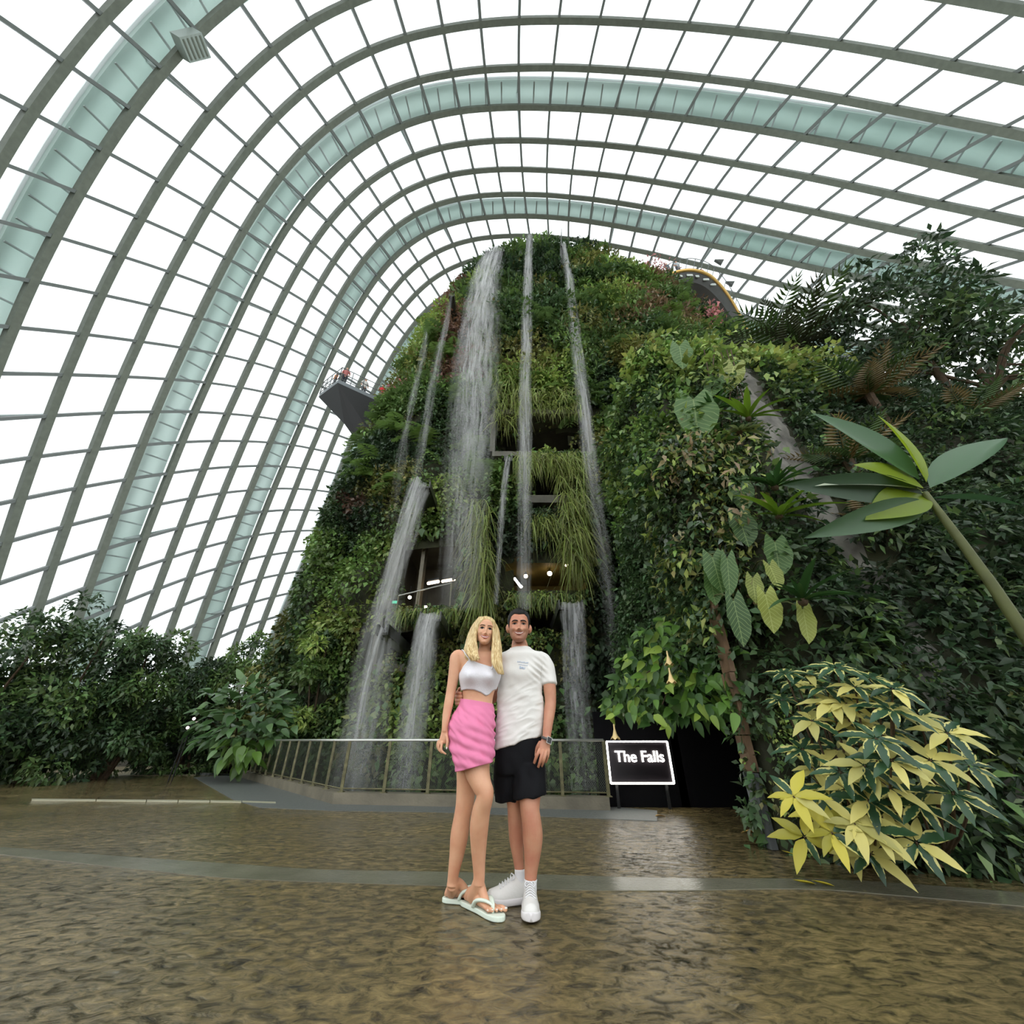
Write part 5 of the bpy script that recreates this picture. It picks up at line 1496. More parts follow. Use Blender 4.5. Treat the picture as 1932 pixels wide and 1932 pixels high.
bush('dark bush behind the big-leaved shrub', 325, 430, 1212, 1432, 14.5, 60, .17, ['dark', 'deep', 'mid'], 80)
bush('green bush with finer leaves under the dome glass', 400, 500, 1192, 1420, 16.0, 60, .18, ['mid', 'deep', 'green'], 75)
bush('olive yellow bush at the foot of the mountain', 475, 575, 1178, 1410, 15.0, 60, .17, ['olive', 'mid', 'olive', 'deep'], 75)
bush('bright green bush against the lower mountain slope', 560, 660, 1150, 1400, 13.0, 60, .2, ['green', 'mid', 'light', 'deep'], 70)
# low planting edge behind the path
tag(MB().prism([ground(-300, 1462), ground(240, 1446), ground(420, 1438), ground(420, 1425), ground(-300, 1440)], 0, .22).build('planter_kerb', M['concrete_dark']), 'low dark kerb edging the bushes by the path', 'kerb', kind='structure')
# shrub with big glossy leaves overhanging the end of the railing
gl1 = lm('glossy_leaf', leaf_mat('glossy_leaf', srgb(78, 112, 66), rough=.28), .5, 'ovate', 7, .3, .1)
gl2 = copy_me(gl1, leaf_mat('glossy_leaf_pale', srgb(104, 136, 92), rough=.3))
gl3 = copy_me(gl1, leaf_mat('glossy_leaf_fresh', srgb(90, 124, 52), rough=.35))
gb = ground(430, 1452)
gs = empty('glossy_shrub', gb, 'shrub with big glossy leaves overhanging the end of the railing', 'shrub')
gp = np.array([at(455, 1390, 11.6)])
cnt = 0
while cnt < 230:
    x, y = rng.uniform(368, 555), rng.uniform(1276, 1448)
    top = np.interp(x, [368, 400, 450, 500, 555], [1340, 1298, 1276, 1284, 1330])
    bot = np.interp(x, [368, 400, 440, 480, 500, 555], [1400, 1425, 1450, 1430, 1400, 1380])
    if not top < y < bot:
        continue
    Y = 11.6 - .9 * (1 - ((x - 460) / 95) ** 2) * rng.random() + .5 * rng.random()
    p = at(x, y, Y)
    d = unit(p - gp[0]) * .7 + np.array([0, -.35, -.35]) + rng.normal(size=3) * .35
    me = gl3 if (y > 1395 and x > 420) else (gl2 if rng.random() < .35 else gl1)
    place(me, p, d, np.array([0, -.6, .9]) + rng.normal(size=3) * .3, rng.uniform(.26, .46), 'leaf', gs)
    cnt += 1
for k in range(10):
    b = at(rng.uniform(390, 540), rng.uniform(1300, 1420), 11.4)
    MB().tube(curve([gb + np.array([rng.normal() * .1, 0, 0]), (gb + b) / 2 + np.array([0, .1, .2]), b], 8), np.linspace(.04, .012, 8), 6).build('branch', M['bark'], gs)
for x, y, lab in ((366, 1356, 'small pink-white garden lamp glinting between dark bushes, upper one'), (354, 1373, 'small pink-white garden lamp glinting between dark bushes, lower one')):
    c = at(x, y, 11.9)
    e = empty('garden_lamp', (c[0], c[1], 0), lab, 'lamp', 'garden lamps in the bushes')
    MB().ball(c, .035, 10, 6).build('bulb', mat('lamp_pink', (1, .72, .78), emit=5), e, smooth=True)
    MB().tube([(c[0], c[1], 0), c - zz * .05], .015, 6).build('stake', M['black'], e)

# clipped hedge closing the garden behind the bushes
hd = empty('long_hedge', (-16, 18, 0), 'long dark hedge closing the garden below the dome glass', 'hedge')
hp = []
for a, b in (((-42, 9), (-24, 15)), ((-24, 15), (-15, 19)), ((-15, 19), (-9.5, 20.5))):
    n = 60
    t = rng.random((n, 1))
    p = np.array(a) * (1 - t) + np.array(b) * t
    hp.append(np.concatenate([p, .3 + 2.4 * rng.random((n, 1))], 1))
hp = np.concatenate(hp)
cl = Cloud()
clumps(cl, hp, np.tile(unit(np.array([.5, -1, .3])), (len(hp), 1)), np.full(len(hp), .9), np.full(len(hp), 90), np.full(len(hp), .26), np.array([PAL[q] for q in rng.choice(['dark', 'deep', 'mid'], len(hp))]), .45)
cl.build('foliage', hd)
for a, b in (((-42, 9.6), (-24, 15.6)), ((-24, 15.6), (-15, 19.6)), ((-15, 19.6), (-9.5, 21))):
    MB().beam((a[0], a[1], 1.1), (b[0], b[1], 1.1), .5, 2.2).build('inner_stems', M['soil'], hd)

# ---------------------------------------------------------------- people
def ring(L, R, ratio, seg=36, p=2.15, yoff=0.0):
    """elliptic ring through left and right silhouette points, depth = ratio * half width"""
    L, R = np.asarray(L, float), np.asarray(R, float)
    c = (L + R) / 2 + np.array([0, yoff, 0])
    a1 = (R - L) / 2
    w = np.linalg.norm(a1)
    a2 = np.array([0, 1.0, 0]) * w * ratio
    th = np.linspace(0, 2 * math.pi, seg, endpoint=False)
    cs, sn = np.cos(th), np.sin(th)
    e = 2 / p
    x, y = np.sign(cs) * np.abs(cs) ** e, np.sign(sn) * np.abs(sn) ** e
    return c + a1 * x[:, None] + a2 * y[:, None]

def sil(rows, n=60, seg=48, p=2.15):
    """rows: (xl, yl, xr, yr, Y, ratio, yoff) pixel silhouettes -> dense loft rings"""
    R = np.array([ring(at(r[0], r[1], r[4]), at(r[2], r[3], r[4]), r[5], seg, p, r[6] if len(r) > 6 else 0) for r in rows])
    return cubic(R, np.linspace(0, len(R) - 1, n))

def limb(rows, n=40, seg=24, ratio=1.0):
    """rows: (cx, y, half width px, Y): round limb along a path"""
    C = np.array([at(r[0], r[1], r[3]) for r in rows])
    rad = np.array([r[2] * pxm(r[0], r[1], r[3]) for r in rows])
    t = np.linspace(0, len(rows) - 1, n)
    return cubic(C, t), cubic(rad, t)

def fuse(mb, voxel, smooth=6):
    """join closed shapes into one continuous skin; returns verts, faces"""
    me = mb.mesh('tmp')
    o = bpy.data.objects.new('tmp', me)
    COL.objects.link(o)
    r = o.modifiers.new('r', 'REMESH')
    r.mode = 'VOXEL'
    r.voxel_size = voxel
    if smooth:
        s = o.modifiers.new('s', 'SMOOTH')
        s.iterations = smooth
        s.factor = .5
    bpy.context.view_layer.update()
    ev = o.evaluated_get(bpy.context.evaluated_depsgraph_get())
    m2 = bpy.data.meshes.new_from_object(ev)
    V = np.empty(len(m2.vertices) * 3)
    m2.vertices.foreach_get('co', V)
    Nn = np.empty(len(m2.vertices) * 3)
    m2.vertices.foreach_get('normal', Nn)
    Fc = np.empty(len(m2.polygons) * 4, dtype=np.int32)
    m2.loops.foreach_get('vertex_index', Fc)
    bpy.data.objects.remove(o)
    bpy.data.meshes.remove(m2)
    return V.reshape(-1, 3), Fc.reshape(-1, 4), Nn.reshape(-1, 3)

def skin_mat(name, col, red, stubble=None):
    m, nt, out = new_mat(name)
    b = N(nt, 'BsdfPrincipled')
    b.inputs['Roughness'].default_value = .48
    b.inputs['Subsurface Weight'].default_value = .12
    b.inputs['Subsurface Radius'].default_value = (.012, .005, .003)
    b.inputs['Subsurface Scale'].default_value = .6
    tc = N(nt, 'TexCoord')
    n = N(nt, 'TexNoise')
    n.inputs['Scale'].default_value = 9
    n.inputs['Detail'].default_value = 4
    nt.links.new(tc.outputs['Object'], n.inputs['Vector'])
    r = ramp(nt, n.outputs[0], [(.3, col), (.75, red)])
    cur = r.outputs[0]
    if stubble is not None:
        at_ = N(nt, 'Attribute', attribute_name='tint')
        mx = N(nt, 'MixRGB')
        nt.links.new(at_.outputs['Fac'], mx.inputs[0])
        nt.links.new(cur, mx.inputs[1])
        mx.inputs[2].default_value = rgba(stubble)
        cur = mx.outputs[0]
    nt.links.new(cur, b.inputs['Base Color'])
    nt.links.new(b.outputs[0], out.inputs[0])
    return m

# -- head ----------------------------------------------------------------
_hz = np.array([-.5, -.475, -.43, -.36, -.27, -.15, 0, .15, .28, .38, .45, .485, .5])
_hw = np.array([.02, .10, .165, .215, .25, .283, .305, .315, .298, .245, .165, .085, .01])
_hf = np.array([-.27, -.325, -.355, -.365, -.36, -.36, -.365, -.375, -.35, -.27, -.16, -.07, .02])
_hb = np.array([-.2, -.14, -.08, .04, .16, .3, .40, .44, .42, .34, .22, .12, .04])
def g2(x, z, cx, cz, sx, sz):
    return np.exp(-((x - cx) / sx) ** 2 - ((z - cz) / sz) ** 2)
class Head:
    def __init__(self, centre, S, wide=1.0, yaw=0.0, roll=0.0, pitch=0.0, fem=False):
        self.S, self.wide, self.fem = S, wide, fem
        self.A = np.array((Matrix.Rotation(roll, 3, 'Y') @ Matrix.Rotation(yaw, 3, 'Z') @ Matrix.Rotation(pitch, 3, 'X')))
        self.c = np.asarray(centre, float)

    def face_dy(self, x, z):
        f = self.fem
        d = -(.115 if f else .15) * g2(x, z, 0, -.165, .05 if f else .06, .042)                         # nose tip
        d = d - .075 * g2(x, z, 0, -.075, .032, .105)                                    # bridge
        for s in (-1, 1):
            d = d - .045 * g2(x, z, s * .055, -.178, .03, .026)                           # nostrils
            d = d + .055 * g2(x, z, s * .135, .025, .075, .045)                         # sockets
            d = d - .022 * g2(x, z, s * .135, .022, .045, .026)                         # lids
            d = d - (.012 if f else .034) * g2(x, z, s * .13, .095, .09, .03)           # brow
            d = d - .042 * g2(x, z, s * .17, -.12, .065, .055)                             # cheeks, raised by the smile
            d = d + .024 * g2(x, z, s * .165, -.22, .022, .05)                         # smile crease
        d = d - .018 * g2(x, z, 0, -.222, .06, .025) - .02 * g2(x, z, 0, -.318, .07, .025) + .012 * g2(x, z, 0, -.36, .09, .02)
        d = d - .035 * g2(x, z, 0, -.43, .09 if not f else .07, .05)
        return d

    def surf(self, th, z, off=0.0):
        """th = angle from the front; local point (x right, y back, z up)"""
        w, f, b = (np.interp(z, _hz, q) for q in (_hw, _hf, _hb))
        w = w * self.wide
        if self.fem:
            w = w * np.interp(z, [-.5, -.3, 0], [.85, .93, 1.0])
        s, c = np.sin(th), np.cos(th)
        yc = np.where(z < -.2, np.interp(z, [-.5, -.2], [-.2, .02]), .02)
        yc = np.minimum(np.maximum(yc, f + .01), b - .01) if True else yc
        e = 2 / 2.2
        x = w * np.sign(s) * np.abs(s) ** e
        y = np.where(c > 0, yc + (f - yc) * np.abs(c) ** e, yc + (b - yc) * np.abs(c) ** e)
        y = y + np.where(c > 0, self.face_dy(x, z) * np.clip(c * 2, 0, 1), 0)
        r = np.stack([x, y, z], -1)
        if np.any(off):
            n = unit(np.stack([s / np.maximum(w, .05) * .1, -c * .3, (z - 0.05) * .6], -1))
            r = r + n * np.asarray(off)[..., None] if not np.isscalar(off) else r + n * off
        return r

    def world(self, p):
        return self.c + (np.asarray(p, float) * self.S) @ self.A.T

    def on_face(self, x, z, out_=0.0):
        """world point on the front of the face"""
        th = np.linspace(-1.35, 1.35, 400)
        P = self.surf(th, np.full(400, z))
        k = np.argmin(np.abs(P[:, 0] - x))
        return self.world(P[k] + np.array([0, -out_, 0]))

    def solid(self, mb):
        zz_ = np.concatenate([np.linspace(-.5, .42, 74), np.linspace(.43, .5, 14)])
        th = np.linspace(0, 2 * math.pi, 110, endpoint=False)
        R = self.surf(th[None, :] + 0 * zz_[:, None], zz_[:, None] + 0 * th[None])
        mb.rings(self.world(R))
        for s in (-1, 1):                                                               # ears
            A = self.A @ np.array(Matrix.Rotation(s * .35, 3, 'Z'))
            p = self.world(np.array([s * .318 * self.wide, .055, -.015]))
            mb.ball(p, (.022 * self.S / .25 * .9, .03 * self.S / .25 * 1.0, .036 * self.S / .25), 12, 8, A)
        return mb

    def details(self, person, eye_col, brow_col, lip_col, brow_w):
        S = self.S
        for s in (-1, 1):
            # eye: sclera, iris, lash line
            def eye_patch(name, xs, zt, zb, out_, mt, parent):
                V, Fc = [], []
                for x, a, b in zip(xs, zt, zb):
                    V += [self.on_face(s * .135 + x, a, out_), self.on_face(s * .135 + x, b, out_)]
                for k in range(len(xs) - 1):
                    Fc.append((2 * k, 2 * k + 1, 2 * k + 3, 2 * k + 2))
                return MB().add(V, Fc).build(name, mt, parent, smooth=True)
            xs = np.linspace(-.068, .068, 9)
            u = xs / .068
            op = .03 if self.fem else .024
            ey = eye_patch('eye', xs, .022 + op * (1 - u ** 2), .022 - op * .8 * (1 - u ** 2), .008, M['eye_white'], person)
            xi = np.linspace(-.034, .034, 9)
            ui = xi / .034
            h = np.sqrt(np.clip(1 - ui ** 2, 0, 1)) * (op * 1.02)
            eye_patch('iris', xi, .023 + h * .8, .023 - h * .75, .013, eye_col, ey)
            P = [self.on_face(s * .135 + x, .022 + op * (1 - (x / .068) ** 2) + .003, .014) for x in xs]
            MB().tube(P, np.interp(np.abs(u), [0, 1], [.011, .006]) * S * (1.5 if self.fem else 1.1), 6).build('lash_line', M['lash'], ey)
            xb = np.linspace(.045, .225, 9)
            P = [self.on_face(s * x, (.098 if not self.fem else .108) + .02 * math.sin((x - .045) / .18 * 2.4) - (.012 if x > .19 else 0), .012) for x in xb]
            MB().tube(P, np.array([.8, 1, 1, 1, .95, .9, .75, .55, .3]) * brow_w * S, 6, flat=.8).build('eyebrow', brow_col, person, smooth=True)
        # smiling mouth: lips, teeth
        xm = np.linspace(-.142, .142, 13)
        up = lambda x: -.25 + .034 * (x / .142) ** 2 + .004 * np.cos(x * 60)
        lo = lambda x: -.305 + .088 * (x / .142) ** 2
        V, Fc = [], []
        for x in xm:
            V += [self.on_face(x, up(x), .004), self.on_face(x, lo(x), .004)]
        for k in range(12):
            Fc.append((2 * k, 2 * k + 1, 2 * k + 3, 2 * k + 2))
        MB().add(V, Fc).build('teeth', M['teeth'], person, smooth=True)
        MB().tube([self.on_face(x, up(x) + .004, .006) for x in xm], np.interp(np.abs(xm), [0, .142], [.017, .006]) * S, 8).build('upper_lip', lip_col, person, smooth=True)
        MB().tube([self.on_face(x, lo(x) - .006, .006) for x in xm], np.interp(np.abs(xm), [0, .142], [.024, .006]) * S, 8).build('lower_lip', lip_col, person, smooth=True)

M['eye_white'] = mat('eye_white', srgb(186, 172, 162), .4)
M['iris_dark'] = mat('iris_dark', srgb(18, 11, 8), .5, spec=.2)
M['lash'] = mat('lashes', srgb(30, 22, 18), .6)
M['teeth'] = mat('teeth', srgb(238, 232, 222), .25)
M['lip_w'] = mat('lips_rose', srgb(186, 98, 92), .4)
M['lip_m'] = mat('lips_brown', srgb(160, 92, 80), .45)
M['brow_m'] = mat('brow_black', srgb(30, 24, 22), .7)
M['brow_w'] = mat('brow_brown', srgb(96, 68, 44), .7)
M['white_nail'] = mat('white_nail', srgb(240, 238, 230), .2)

def finger(mb, pts, r, Ys):
    C = np.array([at(x, y, Y) for (x, y), Y in zip(pts, Ys)])
    rr = np.array([k * pxm(pts[0][0], pts[0][1], Ys[0]) for k in r])
    n = 14
    t = np.linspace(0, len(C) - 1, n)
    mb.tube(cubic(C, t), cubic(rr, t), 10)
    return C

def palm(mb, rows, ratio=.42):
    mb.rings(sil([(cx - w, y, cx + w, y, Y, ratio) for cx, y, w, Y in rows], 20, 20, 2.4))

# =========================== the man
MY = 3.29
man = empty('person', ground(985, 1722), 'standing person in white tee shirt, black shorts and white sneakers, one arm around their companion', 'person')
mh = Head(at(979, 1184.6, MY - .02), .262, 1.03, yaw=0.0, roll=0.02, pitch=-.06)
mb = MB()
mh.solid(mb)
mb.rings(sil([(974, 1192, 986, 1192, MY, .95, .04), (968, 1203, 991.5, 1203, MY, .95, .035), (965.5, 1213, 995, 1212, MY, .95, .03), (964, 1221, 998, 1221, MY, .9, .02), (955, 1230, 1008, 1230, MY, .6, .02), (944, 1238, 1026, 1238, MY, .5, .02)], 30, 40))
mb.rings(sil([(948, 1236, 1026, 1236, MY, .42), (944, 1262, 1020, 1262, MY, .52), (946, 1300, 1020, 1300, MY, .55), (947, 1340, 1018, 1340, MY, .55), (944, 1390, 1020, 1390, MY, .58), (942, 1430, 1020, 1430, MY, .58)], 40, 40))
P, r = limb([(1018, 1243, 9, MY), (1029, 1262, 11.5, MY), (1036, 1292, 13.2, MY - .01), (1038.5, 1322, 11.6, MY - .02), (1037, 1340, 11.6, MY - .04), (1034, 1365, 10, MY - .07), (1031.5, 1388, 8.6, MY - .09), (1031, 1396, 8.6, MY - .1)])
mb.tube(P, r, 24, flat=.92)
HY = MY - .11
palm(mb, [(1031, 1392, 8.6, HY), (1028.5, 1402, 10.2, HY), (1027, 1412, 10.8, HY), (1026.5, 1419, 10.2, HY)], .45)
finger(mb, [(1018.5, 1413), (1014.5, 1422), (1011.3, 1430), (1007.8, 1440)], [3.4, 3.2, 3.0, 2.5], [HY - .02, HY - .035, HY - .03, HY - .01])
finger(mb, [(1025, 1416), (1021.5, 1427), (1018.8, 1437), (1015.5, 1447.5)], [3.3, 3.1, 2.9, 2.4], [HY - .025, HY - .04, HY - .035, HY - .01])
finger(mb, [(1031, 1416), (1028.3, 1427), (1025.6, 1436), (1022, 1446)], [3.2, 2.9, 2.8, 2.3], [HY - .02, HY - .035, HY - .03, HY])
finger(mb, [(1035.5, 1414), (1034.3, 1424), (1032.6, 1431), (1029.5, 1439)], [2.9, 2.6, 2.4, 2.0], [HY - .005, HY - .015, HY - .01, HY + .01])
finger(mb, [(1020, 1400), (1014.5, 1409), (1011.5, 1418), (1009.5, 1427)], [4.0, 3.6, 3.1, 2.6], [HY + .01, HY + .02, HY + .03, HY + .03])
# arm around the woman's back, fingers closing on her waist
P, r = limb([(946, 1245, 12, MY + .02), (938, 1275, 12.5, MY + .08), (934, 1308, 11.5, MY + .14), (915, 1322, 10.5, MY + .17), (890, 1320, 9.5, MY + .12), (872, 1316, 8.5, MY + .06), (866, 1315, 8, MY + .02)])
mb.tube(P, r, 20)
for k, (y, d) in enumerate(((1306.5, 0), (1313.5, 1.0), (1320.5, .6), (1326.5, -.8))):
    finger(mb, [(863.5, y), (861.5 - d * .4, y + .6), (865, y + 1.4), (871 + d, y + 1.2)], [3.5, 3.4, 3.2, 2.6], [MY + .03, MY - .04, MY - .105, MY - .13])
finger(mb, [(866, 1304), (866, 1300), (870, 1298)], [3.3, 3.0, 2.4], [MY + .02, MY - .02, MY - .04])
# legs
P, r = limb([(962, 1440, 19, MY + .02), (965, 1490, 17, MY + .03), (968.5, 1512, 12.9, MY + .04), (970, 1530, 12.5, MY + .05), (972, 1556, 13.2, MY + .06), (974, 1585, 13, MY + .07), (978, 1622, 10, MY + .08), (980.5, 1645, 8.8, MY + .08), (980.5, 1664, 8.4, MY + .08)])
mb.tube(P, r, 24)
P, r = limb([(1000, 1440, 23, MY - .01), (1000, 1490, 21, MY - .04), (999.5, 1512, 19.4, MY - .06), (1000, 1530, 18.2, MY - .07), (1003, 1552, 18.4, MY - .07), (1005, 1577, 19, MY - .06), (1004.5, 1605, 16.5, MY - .05), (1002, 1640, 12.6, MY - .04), (1001, 1660, 11.3, MY - .04), (1000.5, 1680, 10.8, MY - .04)])
mb.tube(P, r, 24)
V, Fc, Nn = fuse(mb, .0038, 3)
L = ((V - mh.c) @ mh.A) / mh.S
st = np.clip((-.155 - L[:, 2] + .10 * np.clip((np.abs(L[:, 0]) - .13) / .12, 0, 1)) / .05, 0, 1) * (L[:, 2] > -.6) * (L[:, 1] < .05) * np.clip((L[:, 2] + .56) / .06, 0, 1)
st *= (np.abs(L[:, 0]) < .34)
tint = np.repeat((st * .34)[:, None], 3, 1)
np_obj('body', V, Fc, skin_mat('man_skin', srgb(206, 152, 122), srgb(190, 124, 100), srgb(84, 62, 54)), man, tint=tint)
mh.details(man, M['iris_dark'], M['brow_m'], M['lip_m'], .025)
# slicked-back hair
th = np.linspace(-math.pi, math.pi, 121)[:-1]
ab = np.abs(th)
zh = np.interp(ab, [0, .35, .62, .85, 1.02, 1.16, 1.3, 1.5, 1.75, 2.0, 3.2], [.325, .35, .365, .30, .20, .04, -.06, .03, .06, -.14, -.27])
nr = 40
T, A_ = np.meshgrid(np.linspace(0, 1, nr), th, indexing='ij')
Zh = zh[None] + (.5 - zh[None]) * T
offv = np.interp(T, [0, .08, .3, 1], [.012, .035, .075, .1]) * np.interp(np.abs(A_), [0, .9, 1.3, 3], [1.2, .85, .5, .9]) + .007 * np.sin(A_ * 34 + 3 * np.sin(T * 5)) * np.clip(T * 4, 0, 1) * np.clip((.85 - T) * 3, 0, 1)
Ph = mh.surf(A_, Zh, offv)
Ph[..., 2] += np.interp(T, [0, .2, 1], [0, .045, .04]) * (np.cos(A_) > 0)
hm = MB().rings(np.concatenate([mh.world(Ph)], 0))
hair_m, nt, out = new_mat('black_hair')
b = N(nt, 'BsdfPrincipled')
b.inputs['Base Color'].default_value = rgba(srgb(12, 10, 11))
b.inputs['Specular IOR Level'].default_value = .28
b.inputs['Roughness'].default_value = .32
nt.links.new(b.outputs[0], out.inputs[0])
hm.build('hair', hair_m, man, smooth=True)

def folds(V, Nn, f):
    return V + Nn * f[:, None]
cloth_w = mat('white_cotton', srgb(232, 230, 226), .85, bump=.12, bscale=260)
# tee shirt
mb = MB()
mb.rings(sil([(963, 1222, 1000, 1221, MY, .82, .015), (956, 1227, 1008, 1227, MY, .66, .01), (944, 1236, 1026, 1235, MY, .5), (941, 1252, 1028, 1252, MY, .5), (940, 1275, 1021, 1275, MY, .56, -.01), (939.5, 1300, 1022, 1300, MY, .56), (938.5, 1335, 1025, 1335, MY, .56), (937, 1360, 1025, 1358, MY, .58), (935, 1390, 1024, 1376, MY, .6), (932.5, 1415, 1022.5, 1387, MY, .62)], 70, 64, 2.3))
P, r = limb([(1016, 1241, 13, MY), (1026, 1246, 13.2, MY), (1031.5, 1258, 15, MY), (1034.5, 1275, 15.6, MY), (1036.5, 1291, 15.8, MY - .01)], 30)
mb.tube(P, r, 28, flat=.95)
P, r = limb([(958, 1241, 13, MY), (946, 1248, 14, MY + .02), (941, 1262, 14, MY + .05), (938, 1280, 14, MY + .08)], 24)
mb.tube(P, r, 24)
V, Fc, Nn = fuse(mb, .0055, 6)
x, y = proj(V)
front = np.clip(-Nn[:, 1] * 1.5, 0, 1)
rid = lambda Q, sc, sd: 1 - np.abs(fbm(Q, sc, sd, 2) * 2 - 1) * 2
Q = np.stack([V[:, 0] * .35 + V[:, 2] * .35, V[:, 1] * .4, V[:, 2] * 1.6 - V[:, 0] * .75], -1)
f = .0075 * rid(Q, 13, 2) * np.clip((y - 1272) / 40, 0, 1)
f += .007 * np.sin((x * .42 - y * .5)) * np.exp(-((x - 1016) / 13) ** 2 - ((y - 1262) / 20) ** 2) * 1.2
f += .006 * (fbm(V, 11, 3, 2) - .5) * 2
f += .008 * g2(x, y, 962, 1268, 16, 12) + .008 * g2(x, y, 1000, 1268, 16, 12)
V = folds(V, Nn, f)
np_obj('tee_shirt', V, Fc, cloth_w, man)
tsh = [o for o in man.children if o.name.startswith('tee_shirt')][0]
P = []
for a in np.linspace(0, 2 * math.pi, 33):
    c = at(981.5, 1222.5 + 3.0 * max(0, -math.sin(a)) * -1 + (3.5 if math.sin(a) < 0 else 0), MY)
    P.append(c + np.array([math.cos(a) * 18.2 * pxm(981, 1222, MY), .015 + math.sin(a) * .068, 0]))
MB().tube(P, .0065, 6).build('collar', cloth_w, tsh, smooth=True)
# small pale blue print on the chest
M['print'] = mat('pale_blue_print', srgb(172, 192, 220), .8)
def shirt_y(x, y):
    d = ray(x, y)
    k = np.argmin(np.hypot(proj(V)[0] - x, proj(V)[1] - y) + (V[:, 1] > MY) * 100)
    return V[k, 1] - .006
px_, py_ = proj(V)
def front_y(x, y):
    k = np.argmin(np.hypot(px_ - x, py_ - y) + (V[:, 1] > MY) * 100)
    return V[k, 1] - .004
for row, (xa, xb, ya, yb, h) in enumerate(((975.5, 997, 1248, 1251, 2.4), (978.5, 996, 1253, 1256, 1.2))):
    mbp = MB()
    n = 9
    for k in range(n):
        t = (k + .5) / n
        x, y = xa + (xb - xa) * t, ya + (yb - ya) * t
        p = at(x, y, front_y(x, y))
        s = pxm(x, y, MY)
        mbp.box(p + np.array([-.3 * s, 0, 0]), (.5 * s, .002, h * s)).box(p + np.array([.35 * s, 0, (k % 3 - 1) * .3 * h * s]), (1.0 * s, .002, .35 * h * s))
    tag(mbp.build('print_line', M['print'], tsh), kind='stuff')
tcu = bpy.data.curves.new('print_word', 'FONT')
tcu.body = 'BALI'
tcu.align_x, tcu.align_y = 'CENTER', 'CENTER'
tcu.size = .022
tcu.extrude = .001
tcu.offset = .0006
to = bpy.data.objects.new('print_text', tcu)
COL.objects.link(to)
bpy.context.view_layer.update()
pme = bpy.data.meshes.new_from_object(to.evaluated_get(bpy.context.evaluated_depsgraph_get()))
bpy.data.objects.remove(to)
pme.materials.append(M['print'])
po = bpy.data.objects.new('print_word', pme)
COL.objects.link(po)
po.matrix_basis = Matrix.Translation(Vector(at(985.5, 1260, front_y(985.5, 1260)))) @ Matrix.Rotation(.16, 4, 'Y') @ Matrix.Rotation(math.pi / 2, 4, 'X')
adopt(po, tsh)
# shorts
mb = MB()
mb.rings(sil([(938, 1385, 1022, 1380, MY, .58), (934, 1420, 1026, 1415, MY, .58), (933, 1450, 1029, 1450, MY, .55), (933, 1462, 1030, 1462, MY, .5)], 24, 48, 2.4))
mb.rings(sil([(932, 1440, 982, 1440, MY + .02, 1.0), (932, 1470, 979, 1470, MY + .03, .95), (932.5, 1495, 978, 1495, MY + .035, .95), (933, 1513.5, 976, 1513.5, MY + .04, .9)], 24, 36, 2.4))
mb.rings(sil([(972, 1440, 1028, 1440, MY - .01, .95), (966, 1470, 1030, 1465, MY - .03, .8), (966, 1490, 1031, 1485, MY - .045, .8), (967, 1509, 1030.5, 1499, MY - .055, .8)], 24, 36, 2.4))
V2, F2, N2 = fuse(mb, .0065, 4)
x, y = proj(V2)
f = .004 * np.sin(x * .22 + 1.5 * np.sin(y * .05)) * np.clip((y - 1420) / 50, 0, 1) + .006 * (fbm(V2, 10, 4, 2) - .5) * 2
np_obj('shorts', folds(V2, N2, f), F2, mat('black_shorts', srgb(9, 10, 15), .8, bump=.1, bscale=200, spec=.25), man)
# watch
wc = at(1031, 1395.5, HY)
M['strap'] = mat('grey_watch_strap', srgb(92, 90, 88), .5, metal=.3)
a1, a2 = at(1022.4, 1391, HY), at(1040, 1398, HY)
R = []
ax = unit(a2 - a1)
for sgn in (-1, 1):
    c = (a1 + a2) / 2 + np.array([ax[2], 0, -ax[0]]) * .009 * sgn
    R.append([c + ax * math.cos(t) * np.linalg.norm(a2 - a1) * .53 + np.array([0, 1, 0]) * math.sin(t) * .034 for t in np.linspace(0, 2 * math.pi, 28, endpoint=False)])
wt = MB().rings(R, cap=False).build('watch', M['strap'], man, smooth=True)
sm = wt.modifiers.new('thick', 'SOLIDIFY')
sm.thickness = .003
wq = at(1036, 1397, HY - .03)
wx = unit(np.array([.85, .35, -.32]))
wn = unit(np.array([.35, -.9, .1]))
wy = np.cross(wn, wx)
MB().box(wq, (.036, .042, .011), wx, wy, wn).build('watch_case', M['rail'], wt)
MB().box(wq + wn * .006, (.031, .037, .003), wx, wy, wn).build('watch_face', M['blackgloss'], wt)

